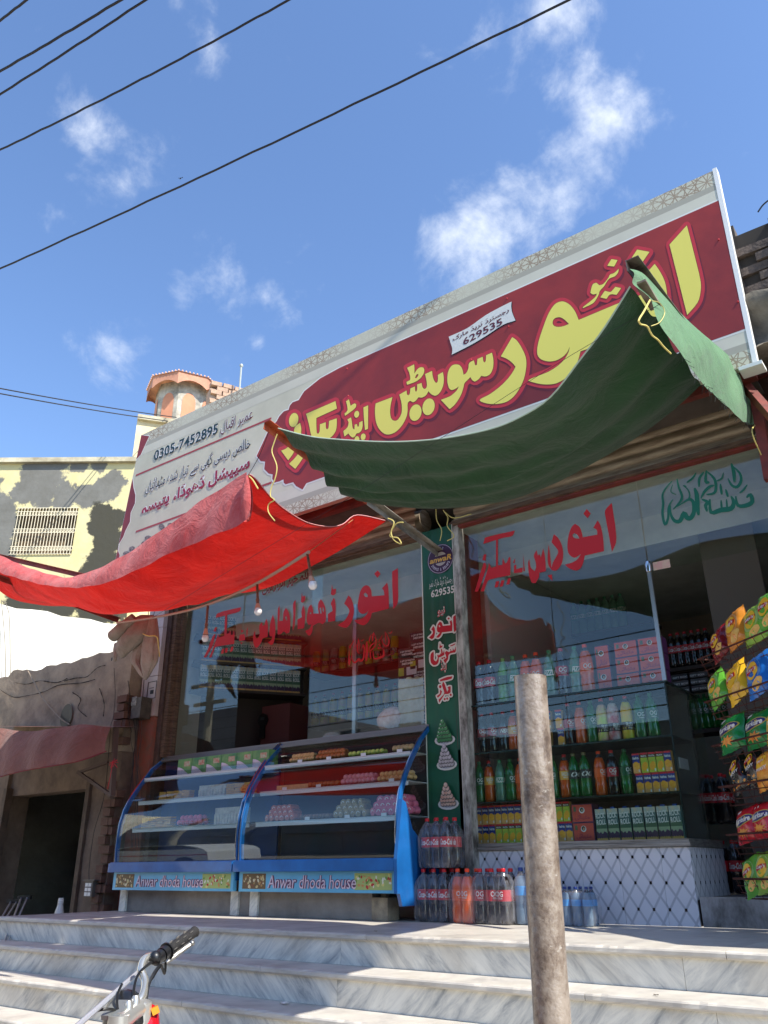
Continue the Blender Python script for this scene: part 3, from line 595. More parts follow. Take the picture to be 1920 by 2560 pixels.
wl(SH_(L1, [([(1590,90),(1525,130),(1528,300),(1538,555),(1588,480),(1592,300)], []), ([(1365,115),(1395,155),(1360,200),(1325,155)], []),
 ([(1470,252),(1412,318),(1432,345),(1438,395),(1298,408),(1290,340),(1265,295),(1235,283),(1200,300),(1170,350),(1150,430),(1140,520),(1150,570),(1175,598),(1205,603),(1245,585),(1262,560),(1240,610),(1180,660),(1100,675),(1130,705),(1180,728),(1215,730),(1255,700),(1285,650),(1298,595),(1490,545),(1488,400),(1482,310)], [[(1205,385),(1225,365),(1250,390),(1252,415),(1225,412)]]),
 ([(1035,395),(988,490),(1020,520),(1045,560),(1035,610),(990,680),(912,730),(960,752),(1015,758),(1055,720),(1085,650),(1098,570),(1090,500),(1065,430)], []),
 ([(872,420),(838,490),(850,520),(858,570),(805,605),(808,695),(885,685),(892,620),(893,520),(885,450)], []), ([(850,270),(862,330),(895,320),(893,375),(862,398),(838,385),(845,330)], []),
 ([(725,438),(700,480),(695,540),(705,600),(642,600),(638,550),(620,495),(590,530),(575,600),(568,690),(590,728),(620,720),(600,770),(550,795),(580,840),(605,850),(630,810),(638,740),(705,705),(745,720),(780,690),(783,600),(775,530),(750,470)], [[(712,540),(730,530),(735,600),(720,600)],[(750,520),(762,560),(755,590),(745,560)],[(605,590),(618,580),(620,605),(605,605)]]),
 ([(530,505),(508,580),(515,640),(463,668),(465,778),(540,765),(552,640),(548,560)], []), ([(515,360),(522,410),(552,400),(550,450),(525,480),(502,470),(508,420)], []),
 ([(443,445),(415,490),(418,600),(408,795),(430,750),(440,650),(445,520)], []),
 ([(262,505),(245,560),(240,700),(240,835),(280,830),(310,800),(340,825),(375,815),(385,740),(380,640),(360,570),(335,535),(310,580),(300,680),(262,685),(268,600)], [[(330,640),(345,625),(350,680),(335,670)]]),
 ([(190,610),(165,680),(152,760),(150,840),(165,860),(180,850),(175,890),(130,925),(165,955),(190,945),(210,880),(218,780),(210,680)], [])])
 + SH_(K1, [([(1070,300),(1085,420),(1080,590),(1000,610),(975,680),(935,740),(905,762),(870,740),(850,660),(850,560),(880,480),(885,580),(900,610),(930,600),(950,540),(945,410),(990,350),(1000,410),(1030,400),(1045,330)], []),
 ([(765,420),(750,640),(740,500)], []), ([(630,560),(700,540),(720,580),(720,640),(620,655)], []), ([(640,670),(680,680),(660,710)], []), ([(650,470),(700,490),(660,530)], []),
 ([(655,115),(630,180),(440,235),(250,285),(275,215),(560,135)], []), ([(400,230),(435,225),(425,540),(470,530),(480,470),(495,560),(530,550),(540,460),(550,560),(545,700),(350,730),(245,755),(215,830),(180,915),(145,915),(200,790),(290,530),(300,600),(385,570)], []),
 ([(245,540),(205,570),(130,770),(60,915),(95,915),(170,790),(215,690)], []), ([(240,435),(270,435),(250,510),(215,495)], []), ([(350,790),(390,770),(375,855),(335,860)], []), ([(405,765),(445,765),(435,835),(395,845)], []), ([(495,750),(535,740),(520,810),(475,830)], [])]), WR, 'window_lettering')
wl(SH_(N1, [([(1490,72),(1422,150),(1428,230),(1450,350),(1492,580),(1535,480),(1530,340),(1510,200)], []), ([(1230,135),(1272,180),(1240,230),(1197,185)], []),
 ([(1345,252),(1298,330),(1335,352),(1340,400),(1190,428),(1180,380),(1155,320),(1110,288),(1075,320),(1045,400),(1030,510),(1040,590),(1070,625),(1105,640),(1145,620),(1170,600),(1140,650),(1080,690),(1003,712),(1050,750),(1120,773),(1165,750),(1195,690),(1210,618),(1410,572),(1400,430),(1375,310)], [[(1085,400),(1105,385),(1135,405),(1155,440),(1120,440),(1090,425)]]),
 ([(890,395),(865,480),(900,520),(935,570),(920,620),(880,690),(862,765),(905,775),(950,740),(980,670),(985,570),(965,490),(930,430)], []), ([(835,500),(825,640),(835,720),(870,770),(860,700),(850,600)], []), ([(825,825),(870,812),(875,880)], []),
 ([(780,540),(800,640),(808,780),(740,795),(735,840),(700,905),(660,900),(635,830),(622,700),(635,650),(650,740),(690,780),(705,740),(700,680),(682,620),(710,560),(725,620),(740,600),(755,640)], []),
 ([(570,590),(590,780),(575,780)], []), ([(475,720),(500,710),(500,760),(565,740),(565,790),(475,800)], []), ([(490,640),(485,700),(465,690)], []),
 ([(485,358),(460,412),(360,435),(158,497),(175,432),(300,400)], []), ([(290,430),(310,425),(310,720),(355,715),(360,640),(385,700),(400,690),(425,630),(440,640),(440,820),(230,865),(200,890),(165,990),(130,990),(210,740),(215,690),(240,745),(290,730)], []),
 ([(180,690),(160,700),(70,993),(105,990),(190,740)], []), ([(165,605),(190,605),(180,670),(150,665)], []), ([(290,885),(325,880),(310,945),(275,950)], []), ([(345,875),(378,875),(360,935),(325,945)], []), ([(415,855),(445,850),(430,915),(395,920)], [])]), WR, 'window_lettering')
def strokes(o, lst, m, name):
    wl([(zm(*o, stroke(p, w)), []) for p, w in lst], m, name)
O1 = ((1600, 1140), .19289); M1 = ((860, 1560), .09644)
strokes(O1, [([(415,325),(340,410),(292,500),(300,620),(292,760),(325,890),(365,800),(368,680),(400,600),(430,560)],34), ([(480,295),(500,400),(545,520),(515,600),(430,690)],34), ([(425,370),(400,460),(470,500)],16),
 ([(390,640),(400,760),(450,840),(520,840),(570,740),(610,800),(660,800),(700,720),(690,600),(640,560),(560,600)],62), ([(560,380),(630,450),(640,540),(570,600),(430,680)],22), ([(705,415),(735,500),(745,650),(760,770)],62), ([(725,215),(680,290),(605,345)],28),
 ([(860,185),(850,330),(900,340)],42), ([(860,195),(960,290),(985,400),(960,480),(860,500)],40), ([(790,550),(830,470),(900,400),(960,380)],40), ([(800,560),(880,600),(850,640),(870,720)],50), ([(830,205),(770,290),(765,400)],36), ([(905,560),(920,730),(1050,700),(1180,680),(1215,600),(1180,520)],66), ([(1050,570),(1060,690)],30), ([(1120,560),(1130,680)],26),
 ([(1240,520),(1270,640),(1380,640),(1455,590),(1430,500),(1380,540)],60), ([(1040,360),(1060,500)],36), ([(1110,430),(1140,530)],34), ([(1080,215),(1060,290),(990,325)],22), ([(1185,95),(1215,210),(1225,340)],48), ([(1190,120),(1290,220),(1310,320),(1260,400),(1190,380),(1140,290)],40), ([(1390,370),(1340,440),(1290,480)],28), ([(560,380),(600,400)],24)], WG, 'green_window_calligraphy')
strokes(M1, [([(590,455),(595,700),(575,960)],72), ([(375,375),(360,520),(345,700),(400,760)],36), ([(375,380),(410,560),(380,700)],22), ([(215,680),(200,880),(265,1000),(340,960),(380,900),(440,960),(510,870),(525,640),(500,540),(455,680)],52), ([(280,400),(190,540),(155,640)],26), ([(155,560),(160,640)],48), ([(140,700),(130,900),(135,1060),(170,900)],44), ([(520,380),(460,440),(425,425)],20), ([(290,430),(285,600),(250,600)],16), ([(325,520),(320,600)],16),
 ([(710,270),(660,400),(665,500)],34), ([(770,215),(745,330),(740,450)],44), ([(770,215),(830,400),(820,560),(760,600)],30), ([(650,700),(690,570),(800,480)],40), ([(660,760),(720,660),(810,590)],34), ([(680,700),(690,900)],44), ([(750,690),(780,890),(900,880),(1020,830),(1030,700),(1000,640)],56), ([(880,760),(890,870)],24), ([(950,760),(960,860)],24), ([(880,600),(910,650)],46), ([(910,520),(935,570)],46), ([(940,590),(970,640)],40), ([(1065,185),(1080,480)],24), ([(1090,230),(1165,400),(1150,540),(1080,570),(1000,480),(985,380)],38), ([(1000,290),(940,390),(880,490)],22), ([(1250,170),(1210,240),(1150,220)],20)], WR, 'red_window_calligraphy')
strokes(M1, [([(1090,600),(1095,820),(1180,800),(1290,760),(1270,680),(1220,720)],38), ([(1280,575),(1130,690)],22), ([(1240,820),(1230,980)],30)], WB, 'faded_window_calligraphy')
mb = MB(); a = PY(655, 1490, YG-.002); b = PY(775, 1452, YG-.002); put_text(mb, 'اللہ خیر الرازقین', a, b-a, (0, 0, .13), WB, .03, 0, True); mb.build('small_window_lettering', WB, shop)
# ------------------------------------------------------------------ green pillar banner
ban = thing('pillar_banner', 'tall narrow green banner with round logo, Urdu name and pictures of sweets on the pier', 'banner', (-3.51, 5.5, .3))
BG = mat('banner_green', (18, 92, 62), .45, col2=(14, 66, 48), vscale=1.2); BW = mat('banner_white', (214, 210, 196), .5); BR = mat('banner_red', (186, 26, 40), .5)
yb = 5.5
rows = []
for j in range(40):
    zz = .34+(3.03-.34)*j/39; rows.append([(x, yb+.0035*math.sin(x*70+zz*.8)*max(0, min(1, (zz-1.2)))+.0, zz) for x in [-3.665+.31*i/24 for i in range(25)]])
mb = MB(); mb.grid(rows); mb.build('banner_sheet', BG, ban, smooth=True)
for x in (-3.672, -3.355):
    mb = MB(); mb.box((x, yb-.006, .34), (x+.007, yb+.002, 3.03)); mb.build('banner_edge', BW, ban)
def BP(x, y, k=0): return PY(x, y, yb-.006-.0008*k)
def bt(s, p, q, top, m, bold, rtl=True, halo=.05):
    a = BP(*p, 2); b = BP(*q, 2); a2 = Vector((a.x, a.y, (a.z+b.z)/2)); h = Vector((0, 0, top)); d = Vector((b.x-a.x, 0, 0)); mb = MB()
    if halo:
        put_text(mb, s, a2+Vector((-.003, .0016, -.002)), d+Vector((.006, 0, 0)), h+Vector((0, 0, .004)), MATS.get('banner_dark') or mat('banner_dark', (10, 30, 26), .5), bold+halo*1.25, 0, rtl)
        put_text(mb, s, a2+Vector((0, .0008, 0)), d, h, BW, bold+halo, 0, rtl)
    put_text(mb, s, a2, d, h, m, bold, 0, rtl); mb.build('banner_lettering', m, ban)
bt('629535', (1078, 1500), (1136, 1476), .065, BW, .02, False, 0)
bt('رجسٹرڈ ٹریڈ مارک نمبر', (1073, 1482), (1131, 1452), .09, BW, 0, True, 0)
bt('نیو', (1094, 1545), (1113, 1538), .085, BR, .0)
J1 = ((1040, 1480), .1356)
def bl(lst):
    S = [(sm(zm(*J1, p), 3), [sm(zm(*J1, h), 3) for h in hs]) for p, hs in lst]; mb = MB()
    mb.flat(fill(S, 4.6), lambda x, y: BP(x, y, 0), MATS['banner_dark']); mb.flat(fill(S, 3.6), lambda x, y: BP(x, y, 1), BW); mb.flat(fill(S), lambda x, y: BP(x, y, 2), BR); mb.build('banner_lettering', BR, ban)
bl([([(728,425),(685,460),(700,740),(745,700),(745,560)], []), ([(600,465),(625,485),(600,512),(580,488)], []), ([(655,515),(620,540),(635,610),(495,625),(470,560),(435,545),(400,600),(385,680),(400,735),(440,750),(390,810),(370,835),(410,845),(450,810),(480,745),(668,722),(670,590)], [[(415,620),(435,605),(450,640),(430,650)]]), ([(320,625),(280,690),(310,720),(305,770),(235,840),(290,870),(330,840),(350,740),(345,670)], [])])
bl([([(730,1000),(735,1080),(720,1115),(640,1130),(600,1165),(590,1240),(535,1315),(505,1255),(560,1210),(545,1160),(530,1120),(560,1085),(610,1110),(640,1080),(625,1060),(640,1050),(655,1085),(675,1080),(680,1030),(700,1075),(712,1060)], []), ([(520,1060),(525,1160),(470,1190),(420,1210),(415,1290),(380,1340),(320,1350),(275,1300),(265,1200),(280,1130),(325,1095),(330,1180),(330,1250),(370,1280),(400,1220),(385,1150),(410,1170),(420,1150),(440,1165),(450,1130),(465,1140),(460,1040),(480,1060),(495,1130)], []), ([(440,935),(455,990),(490,985),(480,1020),(430,1040)], []), ([(730,945),(710,975),(640,1005),(625,990)], []), (ell(485,1222,17,17), []), (ell(520,1210,17,17), [])])
bt('اینڈ', (1102, 1684), (1117, 1680), .11, BR, 0)
bl([([(672,1552),(650,1600),(445,1650),(440,1620),(560,1570)], []), ([(500,1650),(530,1700),(575,1840),(600,1790),(580,1760),(610,1740),(640,1740),(640,1850),(590,1880),(530,1880),(480,1960),(430,2040),(415,1985),(470,1930),(520,1860),(480,1720)], []), ([(440,1800),(480,1830),(455,1900),(400,1950),(385,1915),(440,1870)], []), (ell(447,1745,24,30), []), (ell(530,1975,18,22), []), (ell(575,1965,18,22), []), (ell(640,1895,18,24), [])])
mb = MB(); lc = (1101, 1397); rz_ = 30
def disc(r, k, m, ry=1.0):
    c = BP(*lc, k); mb.add([(c.x+r*math.cos(t), c.y, c.z+r*math.sin(t)*ry) for t in [2*math.pi*i/28 for i in range(28)]], [tuple(range(28))[::-1]], m)
PUR = mat('logo_purple', (58, 26, 58), .5); GOLD = mat('logo_gold', (206, 160, 70), .5)
disc(.132, 0, PUR); disc(.127, 1, mat('logo_ring', (190, 180, 190), .5)); disc(.123, 2, PUR); disc(.062, 3, mat('logo_grey', (170, 160, 150), .5))
c = BP(*lc, 4); mb.add([c+Vector(v) for v in ((-.118, 0, -.035), (.118, 0, -.035), (.118, 0, .03), (-.118, 0, .03))], [(0, 1, 2, 3)], PUR)
put_text(mb, 'anwaR', BP(*lc, 6)+Vector((-.11, 0, -.026)), (.22, 0, 0), (0, 0, .05), GOLD, .03, .2)
for s, r0, a0, a1, up in (('Sweets & Bakers', .094, 205, 335, 1), ('NEW', .094, 115, 65, -1)):
    for i, ch in enumerate(s):
        if ch == ' ': continue
        t = R(a0+(a1-a0)*(i+.5)/len(s)); hz = .026; tx = Vector((-math.sin(t), 0, math.cos(t)))*up; ty = Vector((-math.cos(t), 0, -math.sin(t)))*up; w = .011
        put_text(mb, ch, BP(*lc, 6)+Vector((math.cos(t)*r0, 0, math.sin(t)*r0))-tx*w/2-ty*hz/2, tx*w, ty*hz, MATS['logo_ring'], .02)
mb.build('round_logo', PUR, ban)
# pictures of sweets heaped on plates, printed flat on the banner
def plate(cx, cy, s, col, col2, nm):
    mb = MB(); c = BP(cx, cy, 1); s *= .0028
    W = MATS.get('plate_white') or mat('plate_white', (206, 204, 198), .4)
    n = 24; k = [0]
    def el(x, zz, rx, rz, m):
        k[0] += 1; y = c.y-.0004*k[0]; mb.add([(c.x+x+rx*math.cos(t), y, c.z+zz+rz*math.sin(t)) for t in [2*math.pi*i/14 for i in range(14)]], [tuple(range(14))[::-1]], m)
    el(0, 0, 34*s, 15*s, W); el(0, 1*s, 28*s, 11*s, mat('plate_pattern', (120, 120, 150), .5, col2=(200, 198, 194), vscale=120))
    m1 = mat(nm, col, .5, col2=col2, vscale=30); m2 = mat(nm+'_shade', tuple(int(v*.72) for v in col), .5)
    for r_, (w, zz) in enumerate(((5, 2), (5, 11), (4, 20), (3, 30), (2, 40), (1, 49))):
        for i in range(w):
            x = (i-(w-1)/2)*9.5*s; el(x+.9*s, (zz-1.4)*s, 7*s, 7.6*s, mat('print_shadow', (40, 40, 36), .6)); el(x+.5*s, (zz-.6)*s, 6.4*s, 7*s, m2); el(x-.3*s, (zz+.4)*s, 5.4*s, 6*s, m1); el(x-1.5*s, (zz+2.2)*s, 1.8*s, 1.5*s, W)
    mb.build('printed_sweets', m1, ban)
plate(1112, 1850, 1.0, (78, 150, 90), (50, 110, 66), 'print_green_sweets'); plate(1117, 1912, .98, (206, 198, 200), (170, 160, 165), 'print_white_sweets'); plate(1121, 2010, .98, (214, 190, 172), (196, 140, 120), 'print_peach_sweets'); plate(1126, 2105, .98, (190, 176, 160), (150, 140, 130), 'print_grey_sweets')
# ------------------------------------------------------------------ bottles, cartons, boxes
RED = (196, 24, 34)
LIQ = {}
def liquid(name, col, rough=.12, tr=.0):
    m = mat('liquid_'+name, col, rough, coat=.6, trans=tr); return m
COLA = liquid('cola', (22, 12, 12), .1); ORG = liquid('orange', (226, 92, 22), .12, .15); GRN = liquid('green', (24, 118, 48), .1, .25); LGR = liquid('light_green', (120, 186, 90), .1, .3); PGR = liquid('pale_green', (120, 170, 140), .1, .45)
PET = mat('clear_pet', (150, 156, 166), .12, trans=.75); WAT = mat('water_bottle', (150, 180, 206), .1, trans=.55)
WHT = mat('white_print', (226, 224, 220), .5)
PROF = [(0, .0), (.03, .0), (.043, .008), (.046, .03), (.0455, .09), (.042, .115), (.0455, .135), (.0455, .205), (.045, .225), (.040, .252), (.028, .285), (.0165, .305), (.014, .312), (.014, .325)]
def bottle_root(kind, h=.335):
    """returns a list of (name, MB, material) for one bottle kind, drawn round the origin"""
    K = dict(cola=(COLA, RED, RED, 'Coca-Cola', None), ogcola=(COLA, RED, (178, 26, 40), 'OG', 'COLA'), ogorange=(ORG, (232, 66, 20), (232, 96, 24), 'OG', 'Orange'), oggreen=(GRN, (20, 92, 46), (20, 84, 44), 'OG', 'Lemon'),
             fizz=(PGR, (60, 140, 100), (58, 128, 96), 'FIZZUP', None), lime=(LGR, (110, 160, 90), (70, 96, 60), '7', None), next=(COLA, RED, (150, 70, 60), 'NEXT', None), random=(ORG, RED, (236, 170, 60), 'RANDOM', 'MOOD'), dew=(GRN, (120, 110, 80), (40, 40, 36), 'OG', None),
             water=(WAT, (24, 50, 120), (70, 150, 214), 'AQUA', None), guava=(mat('guava_juice', (196, 214, 80), .3, col2=(226, 150, 160), vscale=9), RED, (40, 16, 16), 'FRUITA', 'VITALS'), pome=(mat('pomegranate_juice', (180, 24, 40), .3, col2=(220, 216, 214), vscale=9), RED, (24, 14, 16), 'FRUITA', 'VITALS'), mango=(mat('mango_juice', (226, 170, 30), .3, col2=(200, 206, 60), vscale=7), RED, (40, 16, 16), 'FRUITA', 'VITALS'))[kind]
    liq, capc, labc, t1, t2 = K; s = h/.335; sq = lambda t, z: 1+.035*math.cos(5*t)*max(0, 1-z/.08)
    seg = 14; pr = [(r*s, zz*s) for r, zz in PROF]; out = []
    fillz = 10
    mb = MB(); mb.lathe(pr[:fillz+1], seg, liq, sq=sq); out.append(('bottle_body', mb, liq))
    neck = PET if kind not in ('oggreen', 'dew', 'lime', 'fizz') else liq
    mb = MB(); mb.lathe(pr[fillz:], seg, neck); out.append(('bottle_neck', mb, neck))
    capm = mat('cap_%d_%d_%d' % capc, capc, .4)
    mb = MB(); mb.lathe([(.0155*s, .313*s), (.0165*s, .315*s), (.0165*s, .331*s), (.0145*s, .335*s), (0, .335*s)], 12, capm); out.append(('cap', mb, capm))
    lm = mat('label_%d_%d_%d' % labc, labc, .35, coat=.3); mb = MB(); l0, l1 = (.138, .205) if kind != 'water' else (.17, .225)
    if kind in ('guava', 'pome', 'mango'): l0, l1 = .075, .135
    R_ = lambda zz: np.interp(zz, [p[1] for p in PROF], [p[0] for p in PROF])*s+.0008
    mb.lathe([(R_(l0), l0*s), (R_((l0+l1)/2)+.0, (l0+l1)/2*s), (R_(l1), l1*s)], 18, lm)
    # open ends: drop the two caps
    del mb.f[-2:]; del mb.m[-2:]
    zc = (l0+l1)/2*s; rr = .0475*s
    if t2: wrap_text(mb, t1, rr, zc+.009*s, .032*s, -90, 66, WHT, .015); wrap_text(mb, t2, rr, zc-.016*s, .011*s, -84, 46, WHT, .02)
    else: wrap_text(mb, t1, rr, zc, (.04 if kind != 'next' else .03)*s, -90, 118, WHT, .03, .35)
    out.append(('label', mb, lm)); return out
PROTO = {}
def bottle(kind, loc, label, group, rz=0, h=.335, parent=None, name=None):
    key = (kind, h, parent is not None)
    if key not in PROTO:
        if parent is None:
            r = bpy.data.objects.new(name or ('water_bottle' if kind == 'water' else 'drink_bottle'), None); COL.objects.link(r); first = True
            for n, mb, m in bottle_root(kind, h): mb.build(n, m, r, smooth=True, angle=50, local=True)
        else:
            lst = bottle_root(kind, h); r = lst[0][1].build('bottle', lst[0][2], None, smooth=True, angle=50, local=True)
            for n, mb, m in lst[1:]: mb.build(n, m, r, smooth=True, angle=50, local=True)
            r.parent = parent
        PROTO[key] = r
    else: r = dup(PROTO[key], parent=parent)
    r.location = loc; r.rotation_euler.z = rz
    if parent is None: r['label'] = label; r['category'] = 'bottle'; r['group'] = group
    elif label: r['label'] = label
    return r
def carton_mesh(kind):
    mb = MB()
    if kind == 'rock':
        w, d, h = .076, .06, .2; m0 = mat('rock_box', (72, 104, 100), .4)
        mb.box((-w/2, 0, 0), (w/2, d, h), m0); y = -.0006
        mb.box((-w/2, y, 0), (w/2, 0, .026), mat('rock_gold', (206, 160, 80), .4)); mb.box((-w/2, y, .026), (w/2, 0, .075), mat('rock_pale', (150, 166, 130), .4)); mb.box((-w/2, y, .075), (w/2, 0, .108), mat('rock_mid', (64, 96, 66), .4)); mb.box((-w/2, y, .165), (w/2, 0, h), mat('rock_sky', (130, 176, 190), .4, col2=(226, 190, 140), vscale=30))
        for i in range(5): mb.add([(-w/2+w*(i+a)/5, y*2, zz) for a, zz in ((0, .018), (.5, .012), (1, .018), (1, .045+.01*(i % 2)), (.5, .058-.008*(i % 3)), (0, .045+.01*((i+1) % 2)))], [(0, 1, 2, 3, 4, 5)], mat('rock_purple', (62, 30, 66), .4))
        put_text(mb, 'ROCK', (-w*.46, y*3, .137), (w*.86, 0, .006), (0, 0, .034), WHT, .02); put_text(mb, 'ROLL', (-w*.42, y*3, .096), (w*.86, 0, .006), (0, 0, .034), WHT, .02)
        mb.add([(-.015, .01, h), (.015, .01, h), (.015, .03, h), (-.015, .03, h), (-.012, .012, h+.012), (.012, .012, h+.012), (.012, .028, h+.012), (-.012, .028, h+.012)], [(0, 1, 5, 4), (1, 2, 6, 5), (2, 3, 7, 6), (3, 0, 4, 7), (4, 5, 6, 7)], mat('blue_cap', (30, 70, 150), .4))
    elif kind in ('nesf', 'mang'):
        w, d, h = .05, .04, .13; y = -.0005; a = kind == 'nesf'
        mb.box((-w/2, 0, 0), (w/2, d, h), mat('juice_box_side', (206, 150, 80) if a else (190, 196, 70), .4))
        mb.box((-w/2, y, .118), (w/2, 0, h), mat('juice_top_red', (206, 36, 46), .4))
        if a:
            mb.box((-w/2, y, .066), (w/2, 0, .118), mat('juice_blue', (34, 50, 130), .4)); mb.box((-w/2, y, 0), (w/2, 0, .066), mat('juice_peach', (232, 168, 96), .4))
            mb.add([(p[0], y*2, p[1]) for p in ell(.0, .05, .021, .026, 20, 14)], [tuple(range(14))], mat('juice_mango', (240, 150, 20), .4, col2=(250, 190, 60), vscale=60))
            put_text(mb, 'Nesfruta', (-w*.44, y*3, .09), (w*.86, 0, 0), (0, 0, .018), WHT, .03)
        else:
            mb.box((-w/2, y, .098), (w/2, 0, .118), mat('juice_dark', (40, 16, 20), .4)); mb.box((-w/2, y, 0), (w/2, 0, .098), mat('juice_lime', (206, 208, 60), .4, col2=(130, 170, 50), vscale=30))
            mb.add([(p[0], y*2, p[1]) for p in ell(.0, .042, .02, .03, -20, 14)], [tuple(range(14))], mat('juice_mango2', (240, 170, 30), .4))
            put_text(mb, 'FRUITA', (-w*.4, y*3, .102), (w*.8, 0, 0), (0, 0, .011), WHT, .03)
        mb.box((w*.22, y*2, .008), (w*.4, y, .024), WHT)
    return mb
def row_items(mesh_kind, name, px, Yp, zb, lab, grp, cat='carton', s=1):
    for i, (x, y) in enumerate(px):
        p = PY(x, y, Yp); 
        if mesh_kind not in PROTO: o = carton_mesh(mesh_kind).build(name, None, None, local=True); PROTO[mesh_kind] = o
        else: o = PROTO[mesh_kind].copy(); COL.objects.link(o)
        o.location = (p.x, Yp, zb); o.rotation_euler.z = random.uniform(-.03, .03); o.scale = (s, s, s)
        tag(o, lab(i), cat, grp)
# the glass drinks cabinet on its tiled base
cab = thing('drinks_cabinet', 'glass display cabinet of drinks on a white diamond tiled base', 'display cabinet', (-2.52, 5.8, 0))
T_X = tile_mat('diamond_tile', 0); T_Y = tile_mat('diamond_tile_side', 1)
mb = MB(); mb.box((-3.3, 5.575, .003), (-1.772, 6.28, .452)); mb.build('base_core', CONC, cab)
xs = [-3.32]+[PY(x, 2200, 5.56).x for x in (1268, 1362, 1458, 1555, 1660)]+[-1.755]
for a, b in zip(xs, xs[1:]):
    mb = MB(); mb.box((a+.001, 5.556, .003), (b-.001, 5.574, .452)); mb.build('wall_tile', T_X, cab)
for a, b in ((5.556, 5.85), (5.853, 6.15), (6.153, 6.28)):
    mb = MB(); mb.box((-1.771, a+.02 if a < 5.56 else a, .15), (-1.753, b, .452)); mb.build('side_tile', T_Y, cab)
ALU = mat('worn_aluminium', (172, 168, 160), .4, .5, col2=(110, 104, 96), vscale=14, stretch=(.3, 1, 6))
mb = MB(); mb.box((-3.33, 5.535, .455), (-1.74, 6.29, .478)); mb.box((-3.325, 5.548, .479), (-1.75, 6.28, .502)); mb.build('counter_ledge', ALU, cab)
DKG = mat('dark_glass_edge', (22, 40, 36), .2)
pane('glass_pane', -3.31, -2.49, .505, 1.478, 5.553, GLASS2, cab); pane('glass_pane', -2.485, -1.76, .505, 1.478, 5.553, GLASS2, cab)
mb = MB(); mb.box((-1.766, 5.563, .505), (-1.758, 6.27, 1.478)); mb.build('side_glass', GLASS2, cab)
for z_ in (.775, 1.13):
    mb = MB(); mb.box((-3.3, 5.57, z_), (-1.77, 6.0, z_+.012)); mb.build('glass_shelf', DKG, cab)
mb = MB(); mb.box((-3.32, 5.545, 1.481), (-1.75, 6.28, 1.495)); mb.build('cabinet_top', DKG, cab)
for x in (-3.315, -1.765): mb = MB(); mb.box((x, 5.549, .505), (x+.008, 5.5525, 1.478)); mb.build('glass_edge', DKG, cab)
mb = MB(); mb.box((-3.3, 6.02, .505), (-1.77, 6.03, 1.478)); mb.build('cabinet_back', mat('cabinet_back', (92, 88, 80), .7, col2=(60, 58, 54), vscale=4), cab)
mb = MB(); mb.box((-1.7645, 5.62, .93), (-1.757, 5.8, 1.0)); mb.build('paper_notice', mat('paper_grey', (120, 128, 124), .7), cab)
Z5 = ((1150, 1600), .3617)
def shelf_row(xs_, kinds, zb, desc, Yp=5.7, h=.335, yy=300):
    n = 0
    for X, k in zip(xs_, kinds):
        px = 1150+.3617*X; p = PY(px, 1600+.3617*yy, Yp); n += 1
        nm = dict(cola='cola', ogcola='cola with red label', ogorange='orange soda', oggreen='green lemon soda', fizz='pale green soda', lime='lime soda', next='dark cola with brown label', random='orange soda with yellow label', dew='green soda with dark label', guava='guava juice', pome='pomegranate juice', mango='mango juice')[k]
        bottle(k, (p.x, Yp+random.uniform(-.01, .01), zb), f'{ORD[n-1]} bottle from the left on {desc}, {nm}', 'bottles in the glass cabinet', random.uniform(-.4, .5)+.55, h)
shelf_row((140, 212, 300, 378, 460, 540, 632, 716, 808, 888), ('cola', 'cola', 'lime', 'fizz', 'ogorange', 'ogorange', 'fizz', 'ogcola', 'fizz', 'ogorange'), 1.496, 'the cabinet top', h=.37)
shelf_row((158, 230, 303, 372, 440, 760, 845, 925, 1005, 1082, 1175, 1265, 1352), ('ogcola', 'ogcola', 'next', 'random', 'ogorange', 'ogcola', 'ogorange', 'oggreen', 'guava', 'pome', 'mango', 'oggreen', 'oggreen'), 1.143, 'the upper cabinet shelf', h=.31, yy=700)
shelf_row((140, 207, 285, 358, 425, 655, 735, 802, 882, 982, 1070, 1163), ('oggreen', 'random', 'fizz', 'oggreen', 'ogorange', 'oggreen', 'random', 'dew', 'dew', 'ogorange', 'ogcola', 'oggreen'), .788, 'the middle cabinet shelf', h=.305, yy=1050)
ordn = lambda i: ORD[i] if i < 20 else str(i+1)
def grid_cartons(kind, X0, X1, n, zb, yy, where, Yp=5.66):
    nm = 'orange and blue' if kind == 'nesf' else 'lime green'
    row_items(kind, 'juice_carton', [(1150+.3617*(X0+(X1-X0)*i/max(1, n-1)), 1600+.3617*yy) for i in range(n)], Yp, zb, lambda i: f'{ordn(i)} {nm} carton from left, {where}', 'small juice cartons in the cabinet')
grid_cartons('nesf', 606, 682, 2, 1.276, 560, 'top row beside the pole on upper shelf'); grid_cartons('nesf', 606, 700, 2, 1.144, 680, 'bottom row beside the pole on upper shelf')
grid_cartons('nesf', 1218, 1218, 1, .921, 850, 'upper row, right end of middle shelf'); grid_cartons('mang', 1275, 1385, 3, .921, 850, 'upper row, right end of middle shelf'); grid_cartons('nesf', 1440, 1441, 1, .921, 850, 'far right of upper row, middle shelf')
grid_cartons('nesf', 1245, 1468, 5, .789, 990, 'lower row, right end of middle shelf')
grid_cartons('nesf', 130, 445, 8, .636, 1240, 'upper row, left of bottom shelf'); grid_cartons('nesf', 135, 225, 3, .504, 1360, 'lower row, left of bottom shelf'); grid_cartons('mang', 272, 500, 6, .504, 1360, 'lower row, left of bottom shelf')
grid_cartons('mang', 640, 740, 3, .636, 1240, 'upper row right of pole, bottom shelf'); grid_cartons('nesf', 660, 758, 3, .504, 1340, 'lower row right of pole, bottom shelf')
